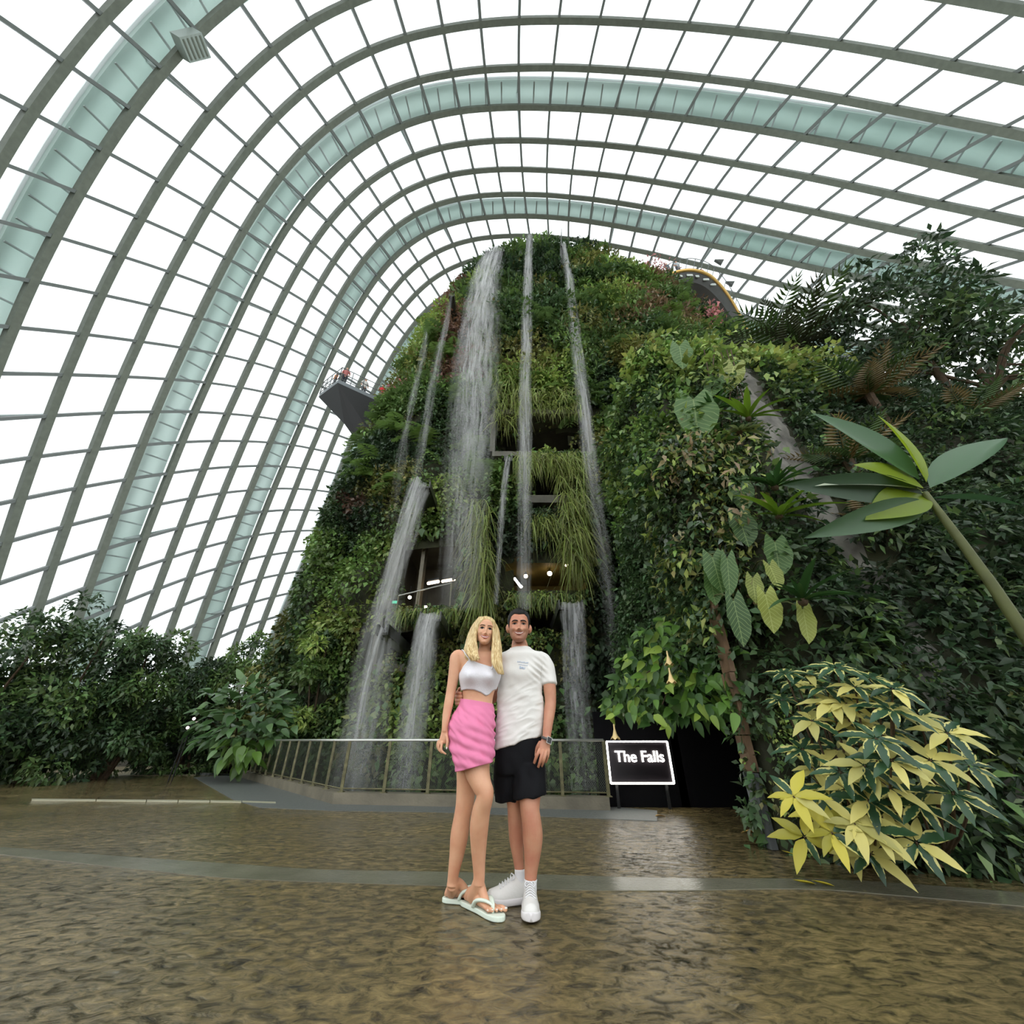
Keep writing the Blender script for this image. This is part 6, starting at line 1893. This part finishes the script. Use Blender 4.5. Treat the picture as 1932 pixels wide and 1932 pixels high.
# -- shoes ----------------------------------------------------------------
M['shoe'] = mat('white_leather', srgb(226, 224, 220), .45, bump=.08, bscale=80)
M['sole'] = mat('white_rubber', srgb(228, 224, 224), .5)
M['sock'] = mat('white_sock', srgb(232, 232, 234), .9, bump=.25, bscale=150, stretch=(1, 1, .1))
def sneaker(heel, toe, label, ank):
    heel, toe = np.array(heel), np.array(toe)
    d = toe - heel
    L = np.linalg.norm(d)
    d = d / L
    s = np.array([d[1], -d[0], 0])
    e = None
    sole, up = [], []
    seg = 28
    tt = np.concatenate([np.linspace(0, .1, 6)[:-1], np.linspace(.1, .85, 14)[:-1], np.linspace(.85, 1, 10)])
    wid = np.interp(tt, [0, .03, .08, .25, .5, .72, .85, .92, .965, .988, 1], [.02, .034, .043, .047, .047, .051, .047, .040, .029, .018, .006])
    hgt = np.interp(tt, [0, .06, .2, .36, .55, .75, .92, 1], [.06, .098, .102, .1, .08, .057, .042, .012])
    a = np.linspace(0, 2 * math.pi, seg, endpoint=False)
    rz = np.interp(tt, [0, .6, 1], [0, 0, .012])
    SR = [heel + d * (t * L) + s[None] * (np.sign(np.cos(a)) * np.abs(np.cos(a)) ** .45 * (w + .006))[:, None] + zz[None] * (.021 + r + np.sign(np.sin(a)) * np.abs(np.sin(a)) ** .4 * .02)[:, None] for t, w, r in zip(tt, wid, rz)]
    so = MB().rings(SR)
    UR = [heel + d * (t * L * .98 + .003) + s[None] * (np.cos(a) * w * np.where(np.sin(a) > 0, 1 - .25 * np.abs(np.sin(a)) * np.interp(t, [0, .4, 1], [1.2, .7, .2]), 1))[:, None] + zz[None] * (.032 + r + np.where(np.sin(a) > 0, np.abs(np.sin(a)) ** .8 * h, -.01 * np.abs(np.sin(a))))[:, None] for t, w, h, r in zip(tt, wid, hgt, rz)]
    upm = MB().rings(UR)
    return so, upm, heel, d, s, L
def build_shoe(heel, toe, ank, parent):
    so, upm, heel, d, s, L = sneaker(heel, toe, None, ank)
    u = upm.build('shoe', M['shoe'], parent, smooth=True)
    so.build('sole', M['sole'], u, smooth=True)
    for k in range(6):
        t = .36 + .065 * k
        z = .036 + np.interp(t, [.36, .55, .75], [.1, .08, .057])
        c = heel + d * (t * L) + zz * z
        w = .022 + .004 * k * .5
        MB().tube(curve([c - s * w + d * .006 - zz * .012, c + zz * .004, c + s * w - d * .006 - zz * .012], 8), .0032, 6).build('lace', M['sock'], u, smooth=True)
    c = heel + d * (.34 * L) + zz * .13
    for sg in (-1, 1):
        P = [c + s * sg * .002, c + s * sg * .02 + zz * .012 + d * .01, c + s * sg * .032 + d * .012, c + s * sg * .022 + d * .018 - zz * .01, c + s * sg * .004 + d * .004]
        MB().tube(curve(P, 14), .003, 6).build('lace', M['sock'], u, smooth=True)
    p1, p0, hw = ank
    rr = hw * pxm(990, 1670, MY)
    MB().tube(curve([p0, (p0 + p1) / 2, p1], 10), np.array([1, 1, 1.0, .99, 1.0, 1.0, .99, 1, 1.02, 1.03]) * rr, 24).build('sock', M['sock'], parent, smooth=True)
ank = at(1000.5, 1690, MY - .04)
hl = np.array([ank[0], ank[1] + .055, 0])
build_shoe(hl, hl + unit(np.array([-.02, -1, 0])) * .285, (at(1001, 1659, MY - .04), at(1000.3, 1692, MY - .035), 11.9), man)
ank = at(980.5, 1682, MY + .075)
dd = unit(np.array([-.93, -.36, 0]))
hl = np.array([ank[0], ank[1], 0]) - dd * .06
build_shoe(hl, hl + dd * .285, (at(980.5, 1640, MY + .08), at(980.5, 1678, MY + .075), 9.7), man)

# =========================== the woman
WY = 3.17
woman = empty('person', ground(890, 1722), 'standing person in white crop top, pink draped skirt and white flip-flops', 'person')
wh = Head(at(915.5, 1191.8, WY - .03), .226, .97, yaw=.13, roll=.1, pitch=-.04, fem=True)
mb = MB()
wh.solid(mb)
mb.rings(sil([(904, 1205, 927, 1205, WY, .95, .02), (903.5, 1214, 926.5, 1214, WY, .95, .02), (902, 1224, 925, 1224, WY, .9, .015), (893, 1231, 932, 1231, WY, .6, .01), (874, 1238, 942, 1238, WY, .45, .01)], 30, 40))
TORSO = [(862, 1229, 940, 1231, WY, .3), (858, 1236, 943, 1239, WY, .36), (863, 1248, 943, 1250, WY, .44), (869, 1262, 943, 1264, WY, .5), (868.5, 1279, 942, 1279, WY, .56), (871, 1295, 936, 1296, WY, .58), (873, 1310, 931, 1312, WY, .6), (873, 1322, 929, 1326, WY, .62), (866, 1340, 929, 1345, WY, .66), (857, 1362, 929, 1368, WY, .7), (853, 1390, 928, 1392, WY, .7), (858, 1420, 925, 1420, WY, .66), (866, 1436, 920, 1436, WY, .5)]
TR = sil(TORSO, 90, 72, 2.2)
def bust(R):
    x, y = proj(R)
    fr = np.clip((WY - R[..., 1]) / .03, 0, 1)
    d = .052 * g2(x, y, 887, 1277, 15, 15) + .052 * g2(x, y, 926, 1279, 14, 15) + .015 * g2(x, y, 906, 1270, 22, 22)
    d = d + .012 * g2(x, y, 900, 1345, 24, 26)
    return R + np.array([0, -1, 0]) * (d * fr)[..., None]
TR = bust(TR)
mb.rings(TR)
# free arm
P, r = limb([(870, 1238, 11, WY), (862, 1240, 12.5, WY), (859, 1258, 11.8, WY - .005), (854.5, 1285, 10, WY - .01), (850, 1308, 8.8, WY - .02), (846, 1330, 8.6, WY - .035), (842, 1352, 7.4, WY - .05), (839.5, 1372, 5.9, WY - .06), (839, 1380, 5.9, WY - .06)])
mb.tube(P, r, 22)
AY = WY - .065
palm(mb, [(839, 1376, 5.8, AY), (838.5, 1386, 7.2, AY), (836.5, 1396, 8.2, AY), (833.5, 1403, 7.4, AY)], .42)
finger(mb, [(834, 1400), (832.6, 1410), (833.5, 1417), (841.5, 1423)], [2.7, 2.5, 2.3, 1.7], [AY - .012, AY - .02, AY - .02, AY - .02])
finger(mb, [(830, 1400), (827.5, 1408), (829, 1415), (834, 1421)], [2.7, 2.4, 2.2, 1.6], [AY, AY - .005, AY - .005, AY - .01])
finger(mb, [(827.8, 1399), (825.3, 1405.5), (826.5, 1412), (830, 1418)], [2.5, 2.3, 2.1, 1.5], [AY + .012, AY + .012, AY + .012, AY + .006])
finger(mb, [(828, 1397), (825.5, 1402), (825.5, 1408), (827.5, 1414)], [2.2, 2.0, 1.8, 1.3], [AY + .024, AY + .028, AY + .03, AY + .028])
th_ = finger(mb, [(842.5, 1388), (844.3, 1396), (843.6, 1404), (842.8, 1411)], [2.9, 2.8, 2.5, 1.9], [AY - .01, AY - .02, AY - .025, AY - .025])
# other arm behind the man
P, r = limb([(933, 1243, 9, WY + .02), (939, 1253, 10, WY + .1), (946, 1275, 10, WY + .19), (958, 1300, 9.5, WY + .28), (975, 1315, 8, WY + .33), (992, 1322, 6.5, WY + .33)])
mb.tube(P, r, 18)
# legs
P, r = limb([(901, 1400, 28, WY - .01), (899, 1430, 26, WY - .04), (901, 1455, 23.5, WY - .06), (908, 1478, 19, WY - .09), (914.5, 1494, 17, WY - .1), (914, 1508, 15.8, WY - .1), (908, 1530, 17, WY - .07), (904, 1560, 17.6, WY - .04), (903, 1595, 15, WY - .01), (903.5, 1630, 12, WY + .01), (904, 1652, 10.8, WY + .02), (903, 1668, 11, WY + .025)])
mb.tube(P, r, 26)
P, r = limb([(884, 1420, 24, WY + .04), (882, 1450, 21, WY + .05), (880, 1480, 18.5, WY + .06), (877, 1515, 17, WY + .07), (872, 1540, 15.5, WY + .075), (867, 1575, 17, WY + .09), (862, 1610, 14, WY + .1), (856, 1645, 10.6, WY + .11), (854, 1662, 10, WY + .12), (853, 1672, 10.4, WY + .12)])
mb.tube(P, r, 26)

def foot(mb, heel, toe, w, ankle, nails):
    """bare foot on a sandal; toes fan out at the front"""
    heel, toe = np.array(heel, float), np.array(toe, float)
    d = toe - heel
    L = np.linalg.norm(d)
    d /= L
    s = np.array([d[1], -d[0], 0])
    zb = .026
    tt = np.linspace(0, .82, 16)
    a = np.linspace(0, 2 * math.pi, 22, endpoint=False)
    wid = np.interp(tt, [0, .08, .3, .55, .75, .82], [.02, .032, .032, .038, .045, .043])
    hg = np.interp(tt, [0, .08, .25, .4, .6, .82], [.03, .07, .085, .07, .045, .024])
    R = [heel + d * (t * L) + s[None] * (np.cos(a) * ww)[:, None] + zz[None] * (zb + hh_ / 2 + np.sin(a) * hh_ / 2)[:, None] for t, ww, hh_ in zip(tt, wid, hg)]
    mb.rings(R)
    c = heel + d * (.16 * L) + zz * .045
    mb.tube(curve([c, c * .45 + ankle * .55 + d * .006, ankle], 8), [.03, .034, .036, .037, .037, .036, .036, .036], 16)
    mb.tube(curve([ankle, ankle * .4 + (heel + d * .5 * L + zz * .06) * .6 + zz * .02, heel + d * .62 * L + zz * .045], 8), np.linspace(.034, .02, 8), 14)
    out = []
    for k in range(5):
        o = (k - 2) * .0185
        ln = L * (.2 - .028 * k)
        base = heel + d * (L * (.79 - .012 * k)) + s * o * w + zz * (zb + .014)
        tip = base + d * ln + s * o * .25 - zz * .003
        rr = .0125 if k == 0 else .0088
        mb.tube(curve([base, (base + tip) / 2 + zz * .005, tip], 8), [rr, rr, rr, rr * 1.05, rr * 1.05, rr, rr * .9, rr * .6], 10)
        out.append((tip - d * .006 + zz * rr * .75, d, s, rr))
    return out
M['flipflop'] = mat('white_foam', srgb(224, 236, 222), .55)
def sandal(heel, toe, w, parent):
    heel, toe = np.array(heel, float), np.array(toe, float)
    d = toe - heel
    L = np.linalg.norm(d)
    d /= L
    s = np.array([d[1], -d[0], 0])
    tt = np.linspace(0, 1, 26)
    wid = np.interp(tt, [0, .04, .12, .3, .5, .75, .9, .97, 1], [.012, .026, .036, .037, .038, .05, .046, .028, .01])
    Pp = [heel + d * (t * L) + s * ww for t, ww in zip(tt, wid)] + [heel + d * (t * L) - s * ww for t, ww in zip(tt[::-1], wid[::-1])]
    so = MB().prism(Pp, .002, .026).build('sandal', M['flipflop'], parent)
    bv = so.modifiers.new('b', 'BEVEL')
    bv.width = .005
    bv.segments = 2
    pc = heel + d * (.8 * L) + zz * .028 + s * .012
    for sg in (-1, 1):
        P = [heel + d * (.42 * L) + s * sg * .04 + zz * .028, heel + d * (.5 * L) + s * sg * .042 + zz * .06, heel + d * (.66 * L) + s * (sg * .026 + .004) + zz * .07, pc + zz * .03, pc]
        MB().tube(curve(P, 16), np.interp(np.linspace(0, 1, 16), [0, .4, 1], [.014, .016, .009]), 10, flat=.6).build('strap', M['flipflop'], so, smooth=True)
    return so
f_heel, f_toe = ground(879, 1709), ground(945, 1739)
b_heel = ground(839, 1702)
b_toe = b_heel + unit(np.array([.97, -.2, 0])) * .25
nl = foot(mb, f_heel, f_toe, 1.0, at(903, 1664, WY + .025), True)
foot(mb, b_heel, b_toe, 1.0, at(853.5, 1668, WY + .12), True)
V, Fc, Nn = fuse(mb, .0036, 3)
np_obj('body', V, Fc, skin_mat('woman_skin', srgb(226, 176, 142), srgb(212, 152, 120)), woman)
ext = unit(f_toe - f_heel)
sandal(f_heel - ext * .045, f_toe + ext * .02, 1, woman)
ext = unit(b_toe - b_heel)
sandal(b_heel - ext * .015, b_toe + ext * .018, 1, woman)
for p, d, s, rr in nl:
    MB().ball(p, (rr * .75, rr * .75, rr * .35), 8, 6).build('toenail', M['white_nail'], woman, smooth=True)
MB().ball(at(842.6, 1411.5, AY - .032), (.005, .004, .008), 8, 6).build('fingernail', M['white_nail'], woman, smooth=True)
wh.details(woman, M['iris_dark'], M['brow_w'], M['lip_w'], .017)

# crop top: grown on the torso between hem and neckline
th = np.arange(72) / 72 * 2 * math.pi
def row_of(ypx, k):
    """ring index where column k of the torso reaches that image row"""
    yy = proj(TR[:, k])[1]
    return float(np.interp(ypx, yy, np.arange(len(yy))))
rows = []
for k in range(72):
    xk, yk = proj(TR[40, k])
    u = math.cos(th[k])
    frontal = math.sin(th[k]) < 0
    xs = (TR[35, k, 0] - TR[35, :, 0].mean()) / (np.ptp(TR[35, :, 0]) / 2)
    xpx = proj(TR[35, k])[0]
    if frontal:
        neck = np.interp(xpx, [868, 876, 889, 905, 927, 934, 943], [1276, 1258, 1245, 1253, 1261, 1262, 1274])
        hem = np.interp(xpx, [868, 880, 895, 910, 920, 926, 931, 943], [1303, 1300, 1301, 1306, 1312, 1310, 1303, 1296])
    else:
        neck, hem = 1272, 1302
    a, b = row_of(neck, k), row_of(hem, k)
    col = TR[:, k]
    rows.append(cubic(col, np.linspace(a, b, 26)))
CT = np.array(rows).transpose(1, 0, 2)
cen = CT.mean(1, keepdims=True)
CT = CT + unit((CT - cen) * np.array([1, 1, .0])) * .006
ct = MB().rings(CT, cap=False).build('crop_top', mat('white_ribbed_knit', srgb(228, 226, 232), .85, bump=.2, bscale=200, stretch=(1, 1, .2)), woman, smooth=True)
sd = ct.modifiers.new('t', 'SOLIDIFY')
sd.thickness = .004
for row in (0, -1):
    MB().tube(np.concatenate([CT[row], CT[row][:1]]), .0035, 6).build('hem', ct.data.materials[0], ct, smooth=True)
MB().tube(curve([at(888, 1247, WY - .115), at(880, 1236, WY - .09), at(873, 1226.5, WY - .02), at(872, 1232, WY + .06), at(876, 1262, WY + .1)], 20), .007, 8, flat=.5).build('shoulder_strap', ct.data.materials[0], ct, smooth=True)
MB().tube(curve([at(928, 1262, WY - .12), at(935, 1242, WY - .09), at(939, 1229, WY - .01), at(938, 1236, WY + .06), at(932, 1262, WY + .1)], 20), .007, 8, flat=.5).build('shoulder_strap', ct.data.materials[0], ct, smooth=True)

# skirt with diagonal draping
SK = sil([(870, 1319, 930, 1329, WY, .68), (867, 1330, 930.5, 1338, WY, .72), (858, 1349, 931, 1355, WY, .78), (849, 1370, 931, 1373, WY - .005, .82), (848.5, 1392, 930.5, 1392, WY - .015, .84), (852, 1415, 929.5, 1410, WY - .035, .84), (857, 1437, 929.5, 1424, WY - .05, .84), (861.5, 1455, 928, 1436, WY - .065, .84)], 90, 90, 2.25)
x, y = proj(SK)
cen = SK.mean(1, keepdims=True)
nr_ = unit((SK - cen) * np.array([1, 1, 0]))
ph = (y - 1330) * .30 - (x - 870) * np.interp(y, [1330, 1420], [.20, .12])
amp = .0065 * np.clip((y - 1332) / 14, 0, 1) * (.6 + .6 * vnoise(SK, 9, 2))
hemx = np.clip((y - (1434 - (x - 900) * .25)) / 10, 0, 1)
Qs = np.stack([SK[..., 0] * .3 - SK[..., 2] * .3, SK[..., 1] * .5, SK[..., 2] * 1.25 + SK[..., 0] * 1.35], -1)
f = .012 * (1 - np.abs(fbm(Qs, 15, 12, 2) * 2 - 1) * 2) * np.clip((y - 1332) / 14, 0, 1) * (1 - .6 * hemx) + .004 * np.sin(ph)* np.clip((y - 1345) / 40, 0, 1)
wrapx = 930 - (y - 1330) * .13
f = f + .010 * np.clip(1 - np.abs((x - np.interp(y, [1330, 1365, 1400, 1440], [878, 895, 912, 922])) / 9), 0, 1) * (SK[..., 1] < cen[..., 1])
SK = SK + nr_ * f[..., None]
pinkm = mat('pink_jersey', srgb(232, 132, 172), .8, bump=.12, bscale=220)
sk = MB().rings(SK, cap=False).build('skirt', pinkm, woman, smooth=True)
sd = sk.modifiers.new('t', 'SOLIDIFY')
sd.thickness = .004
MB().tube(np.concatenate([SK[-1], SK[-1][:1]]), .004, 6).build('hem', pinkm, sk, smooth=True)
wb = SK[0:7] + nr_[0:7] * .003
MB().rings(wb, cap=False).build('waistband', pinkm, sk, smooth=True)

# long blonde hair
hm, nt, out = new_mat('blonde_hair')
b = N(nt, 'BsdfPrincipled')
b.inputs['Roughness'].default_value = .42
tcx = N(nt, 'TexCoord')
mpx = N(nt, 'Mapping')
mpx.inputs['Scale'].default_value = (60, 60, 3)
nx = N(nt, 'TexNoise')
nx.inputs['Scale'].default_value = 1.6
nt.links.new(tcx.outputs['Object'], mpx.inputs[0])
nt.links.new(mpx.outputs[0], nx.inputs['Vector'])
rx = ramp(nt, nx.outputs[0], [(.3, srgb(176, 142, 92)), (.5, srgb(216, 188, 134)), (.7, srgb(240, 222, 176))])
nt.links.new(rx.outputs[0], b.inputs['Base Color'])
nt.links.new(b.outputs[0], out.inputs[0])
th = np.linspace(-math.pi, math.pi, 97)[:-1]
ab = np.abs(th)
zh = np.interp(ab, [0, .3, .6, .85, 1.05, 1.25, 1.6, 3.2], [.365, .34, .27, .17, .02, -.12, -.3, -.4])
T, A_ = np.meshgrid(np.linspace(0, 1, 30), th, indexing='ij')
Zh = zh[None] + (.5 - zh[None]) * T
offv = np.interp(T, [0, .1, 1], [.02, .04, .06]) * (1 - .55 * np.exp(-(A_ / .14) ** 2)) + .006 * np.sin(A_ * 26 + T * 2) * np.clip((.85 - T) * 3, 0, 1)
Ph = wh.surf(A_, Zh, offv)
hb_ = MB().rings(wh.world(Ph))
yl = [1164, 1180, 1195, 1207, 1218, 1226, 1238, 1248]
lo_, li_ = [905, 893, 886, 882.5, 879, 877, 880, 884], [911, 899, 898, 898, 898.5, 900, 903, 905]
yr = [1163, 1175, 1190, 1207, 1226, 1250, 1273]
ri_, ro_ = [914, 926, 930, 930, 927.5, 929, 941], [918, 933, 941, 943, 945.5, 948, 950]
for k in range(110):
    left = k % 2 == 0
    t = (k // 2 + .5) / 55
    j = rng.normal(size=6)
    sh_ = rng.random()
    ys_, A1_, B1_ = (yl, lo_, li_) if left else (yr, ro_, ri_)
    end = len(ys_) - 1
    C = []
    for q, yy in enumerate(ys_):
        f_ = q / end
        x_ = A1_[q] * (1 - t) + B1_[q] * t + j[0] * .8 * f_
        face = WY - .03 - .05 * t * min(1, f_ * 3)
        chest = WY - .125 - .02 * rng.random() if t > .25 else WY - .08 + .12 * (.25 - t) / .25 * (1 - f_)
        d_ = np.interp(yy, [1160, 1200, 1226, 1240], [0, 0, .6, 1])
        C.append(at(x_, yy - (6 * sh_ if q == end else 0), face * (1 - d_) + chest * d_ + .035 * (1 - t) * (1 - d_) + rng.normal() * .002))
    Q = curve(np.array(C), 34)
    w = np.linspace(0, 1, 34)
    wv = .006 * w ** 1.5
    Q = Q + np.stack([np.sin(w * 13 + t * 6 + j[0] * .4) * wv, np.cos(w * 12 + t * 5) * wv, 0 * w], -1)
    hb_.tube(Q, np.interp(w, [0, .15, .6, .9, 1], [.005, .0085, .0085, .006, .0012]) * (1 + .2 * j[2] * .5), 7)
hb_.build('hair', hm, woman, smooth=True)
MB().tube(curve([wh.world((-.31, .05, -.06)), wh.world((-.315, .03, -.14)), wh.world((-.31, .03, -.24))], 6), [.004, .006, .006, .007, .006, .003], 6).build('earring', mat('dark_bead', srgb(70, 40, 34), .4), woman, smooth=True)

# ---------------------------------------------------------------- viewing platform and far visitors
def zplane(x, y, z):
    d = ray(x, y)
    return EYE + d * ((z - CAM_H) / d[2])

def small_person(base, h, shirt, legs, label, hair=(40, 30, 26), yaw=0.0, cat_='person', arm=0.0):
    """visitor seen far off: one continuous body, clothes and hair as children"""
    base = np.array(base, float)
    e = empty('person', base, label, cat_, 'visitors on the high walkways')
    k = h / 1.7
    c, s = math.cos(yaw), math.sin(yaw)
    T = lambda x, y, z: base + np.array([c * x - s * y, s * x + c * y, z]) * k
    mb = MB()
    for sg in (-1, 1):
        mb.tube([T(sg * .09, 0, .05), T(sg * .09, -.01, .45), T(sg * .09, 0, .88)], [.045 * k, .058 * k, .085 * k], 10)
        mb.tube([T(sg * .09, .03, .04), T(sg * .1, -.13, .035)], [.04 * k, .035 * k], 8)
        mb.tube([T(sg * .19, 0, 1.36), T(sg * .25, .02, 1.1), T(sg * (.24 - arm * .1), -.1 - .15 * arm, .92 + .2 * arm), T(sg * (.2 - arm * .1), -.14 - .2 * arm, .86 + .28 * arm)], [.05 * k, .042 * k, .035 * k, .038 * k], 8)
    mb.tube([T(0, 0, .82), T(0, 0, 1.1), T(0, 0, 1.34), T(0, 0, 1.44)], [.15 * k, .14 * k, .17 * k, .07 * k], 14, flat=.7)
    mb.tube([T(0, 0, 1.4), T(0, -.01, 1.52)], .05 * k, 8)
    mb.ball(T(0, -.01, 1.6), (.075 * k, .09 * k, .11 * k), 12, 8)
    V, Fc, Nn = fuse(mb, .02, 2)
    np_obj('body', V, Fc, FAR_SKIN, e)
    rr = np.array([.165, .16, .185, .16, .08]) * k
    MB().tube([T(0, 0, .84), T(0, 0, 1.1), T(0, 0, 1.33), T(0, 0, 1.4), T(0, 0, 1.45)], rr, 16, flat=.72).build('shirt', mat('visitor_shirt', srgb(*shirt), .8), e, smooth=True)
    for sg in (-1, 1):
        MB().tube([T(sg * .17, 0, 1.38), T(sg * .24, .02, 1.17)], [.066 * k, .056 * k], 10).build('sleeve', e.children[1].data.materials[0], e, smooth=True)
        MB().tube([T(sg * .09, 0, .12), T(sg * .09, -.01, .45), T(sg * .085, 0, .9)], [.06 * k, .07 * k, .1 * k], 10).build('trouser_leg', mat('visitor_trousers', srgb(*legs), .8), e, smooth=True)
    MB().ball(T(0, .02, 1.635), (.085 * k, .095 * k, .095 * k), 12, 8).build('hair', mat('visitor_hair', srgb(*hair), .6), e, smooth=True)
    return e
M['far_rail'] = mat('grey_rail', srgb(104, 108, 110), .5)
FAR_SKIN = mat('visitor_skin', srgb(206, 158, 130), .6)

PZ = 21.0
A, B, C = zplane(601, 749, PZ), zplane(637, 722, PZ), zplane(742, 770, PZ)
D = A + (C - B)
pf_ = empty('viewing_platform', (A + B + C + D) / 4, 'black wedge-shaped viewing platform jutting from the side of the mountain', 'platform')
MB().prism([A, B, C, D], PZ, PZ + .3).build('deck', mat('grey_deck_edge', srgb(120, 126, 130), .5, metal=.3), pf_)
Mi, K1_, K2_ = at(650, 800, 18.9), at(678, 840, 19.3), at(720, 850, 19.6)
MB().add([A, B, C, D, Mi, K1_, K2_], [(3, 2, 1, 0), (0, 1, 4), (1, 5, 4), (1, 2, 6, 5), (2, 3, 6), (3, 0, 4), (3, 4, 5, 6)]).build('underside', M['black'], pf_)
top = np.array([0, 0, PZ + .3])
def rail_run(a, b, n, parent, h=1.15, zb=PZ + .3):
    a, b = np.array([a[0], a[1], zb]), np.array([b[0], b[1], zb])
    for k in range(n):
        p = a + (b - a) * k / (n - 1)
        MB().tube([p, p + zz * h], .03, 6).build('post', M['far_rail'], parent)
    for f_ in (1.0, .55, .12):
        MB().tube([a + zz * h * f_, b + zz * h * f_], .028, 6).build('handrail', M['far_rail'], parent)
rail_run(A, B, 5, pf_)
rail_run(B, C, 6, pf_)
rail_run(A, D, 5, pf_)
bc = lambda t, i=.35: np.array([*(B + (C - B) * t + unit(A - B) * i)[:2], PZ + .3])
small_person(bc(.12), 1.65, (186, 112, 108), (46, 48, 56), 'visitor in a dusty pink top at the tip of the viewing platform', (50, 36, 32), .4)
small_person(bc(.02, .7), 1.1, (226, 130, 40), (60, 60, 70), 'small visitor in orange beside the pink-topped visitor', (50, 36, 32), -.4)
small_person(bc(.5, .6), 1.7, (214, 212, 208), (70, 72, 80), 'visitor in white at the middle of the viewing platform', (60, 40, 34), .8)
small_person(bc(.78, .3), 1.6, (214, 40, 52), (80, 80, 88), 'visitor in a bright red shirt near the mountain end of the platform', (36, 28, 26), .2, arm=.6)

# curved walkway with a brass edge high on the mountain
WZ = 30.0
ed = np.array([zplane(x, y, WZ) for x, y in ((1228, 545), (1240, 530), (1256, 523), (1275, 514), (1303, 510), (1330, 516), (1350, 530), (1372, 556), (1392, 589), (1406, 615), (1418, 640))])
ed = curve(ed, 60)
mid = np.array([6.0, 22.0, WZ])
inw = unit((mid - ed) * np.array([1, 1, 0]))
wk = empty('curved_walkway', ed[30], 'curved black walkway with shining brass edge near the summit', 'walkway')
MB().tube(ed, .13, 8).build('brass_edge', M['gold'], wk, smooth=True)
V = np.concatenate([ed - zz * .05, ed - zz * .75 + inw * .55, ed - zz * .95 + inw * 2.6, ed + inw * 2.6])
n = len(ed)
Fc = [(q * n + k, q * n + k + 1, (q + 1) * n + k + 1, (q + 1) * n + k) for q in range(3) for k in range(n - 1)] + [(3 * n + k, 3 * n + k + 1, k + 1, k) for k in range(n - 1)]
MB().add(V, Fc).build('underside', mat('grey_black_cladding', srgb(58, 58, 56), .5, var=.2, vscale=1), wk)
for k in range(4, 56, 3):
    MB().tube([ed[k] + inw[k] * .1, ed[k] - inw[k] * .35 + zz * 1.1], .025, 5).build('post', M['far_rail'], wk)
MB().tube(ed[2:58] - inw[2:58] * .35 + zz * 1.1, .025, 6).build('handrail', M['far_rail'], wk)
for k in (20, 24, 27, 31, 35):
    MB().box(ed[k] - zz * .42 + inw[k] * .25 - np.array([0, .06, 0]), (.42 if k != 27 else .25, .05, .22)).build('light_panel', mat('pale_panel', srgb(196, 204, 200), .4), wk)
for k, sh_, lg, lab in ((13, (150, 156, 160), (70, 70, 78), 'visitor in grey at the near end of the curved walkway'), (18, (96, 108, 118), (60, 60, 66), 'taller visitor in slate blue on the curved walkway'), (22, (172, 178, 182), (76, 76, 84), 'visitor in pale grey just past the slate blue one'), (34, (188, 120, 96), (70, 60, 60), 'visitor in terracotta beyond the group on the curved walkway')):
    p = ed[k] + inw[k] * .45
    small_person((p[0], p[1], WZ + .02), 1.7, sh_, lg, lab, (40, 32, 30), .3)

# pennant-shaped pendants under the dome
for x, y, sz, lab in ((1359, 492, .42, 'larger dark triangular pendant hanging beyond the walkway'), (1380, 533, .36, 'smaller dark triangular pendant hanging beyond the walkway')):
    c = at(x, y, 19.0)
    e = empty('pendant', c, lab, 'pendant')
    MB().add([c + np.array([-sz, 0, sz * .6]), c + np.array([sz, 0, sz * .6]), c + np.array([0, 0, -sz * 1.1]), c + np.array([-sz, .2, sz * .6]), c + np.array([sz, .2, sz * .6]), c + np.array([0, .2, -sz * 1.1])], [(0, 2, 1), (3, 4, 5), (0, 1, 4, 3), (1, 2, 5, 4), (2, 0, 3, 5)]).build('panel', M['spout'], e)
    MB().tube([c + zz * sz * .6, c + zz * (sz * .6 + 9)], .006, 4).build('cable', M['spout'], e)

# maintenance cradle under the nearest arch
q = dome_at([-.05], [6.3])[0]
n_ = dome_n(q)
q = q - n_ * .6
t_ = unit(np.cross(n_, [0, 1, 0]))
e = empty('maintenance_cradle', q, 'pale grey maintenance cradle hanging from the nearest arch of the dome', 'cradle')
MB().box(q, (1.5, 1.1, .9), t_, np.cross(n_, t_), n_).build('cradle_box', mat('pale_grey_box', srgb(170, 184, 178), .5), e)
for k in range(5):
    MB().box(q - n_ * .47 + t_ * (k - 2) * .28, (.1, .9, .05), t_, np.cross(n_, t_), n_).build('slat', M['steel'], e)
MB().box(q + n_ * .5, (.25, .25, .3), t_, np.cross(n_, t_), n_).build('hanger', M['steel'], e)
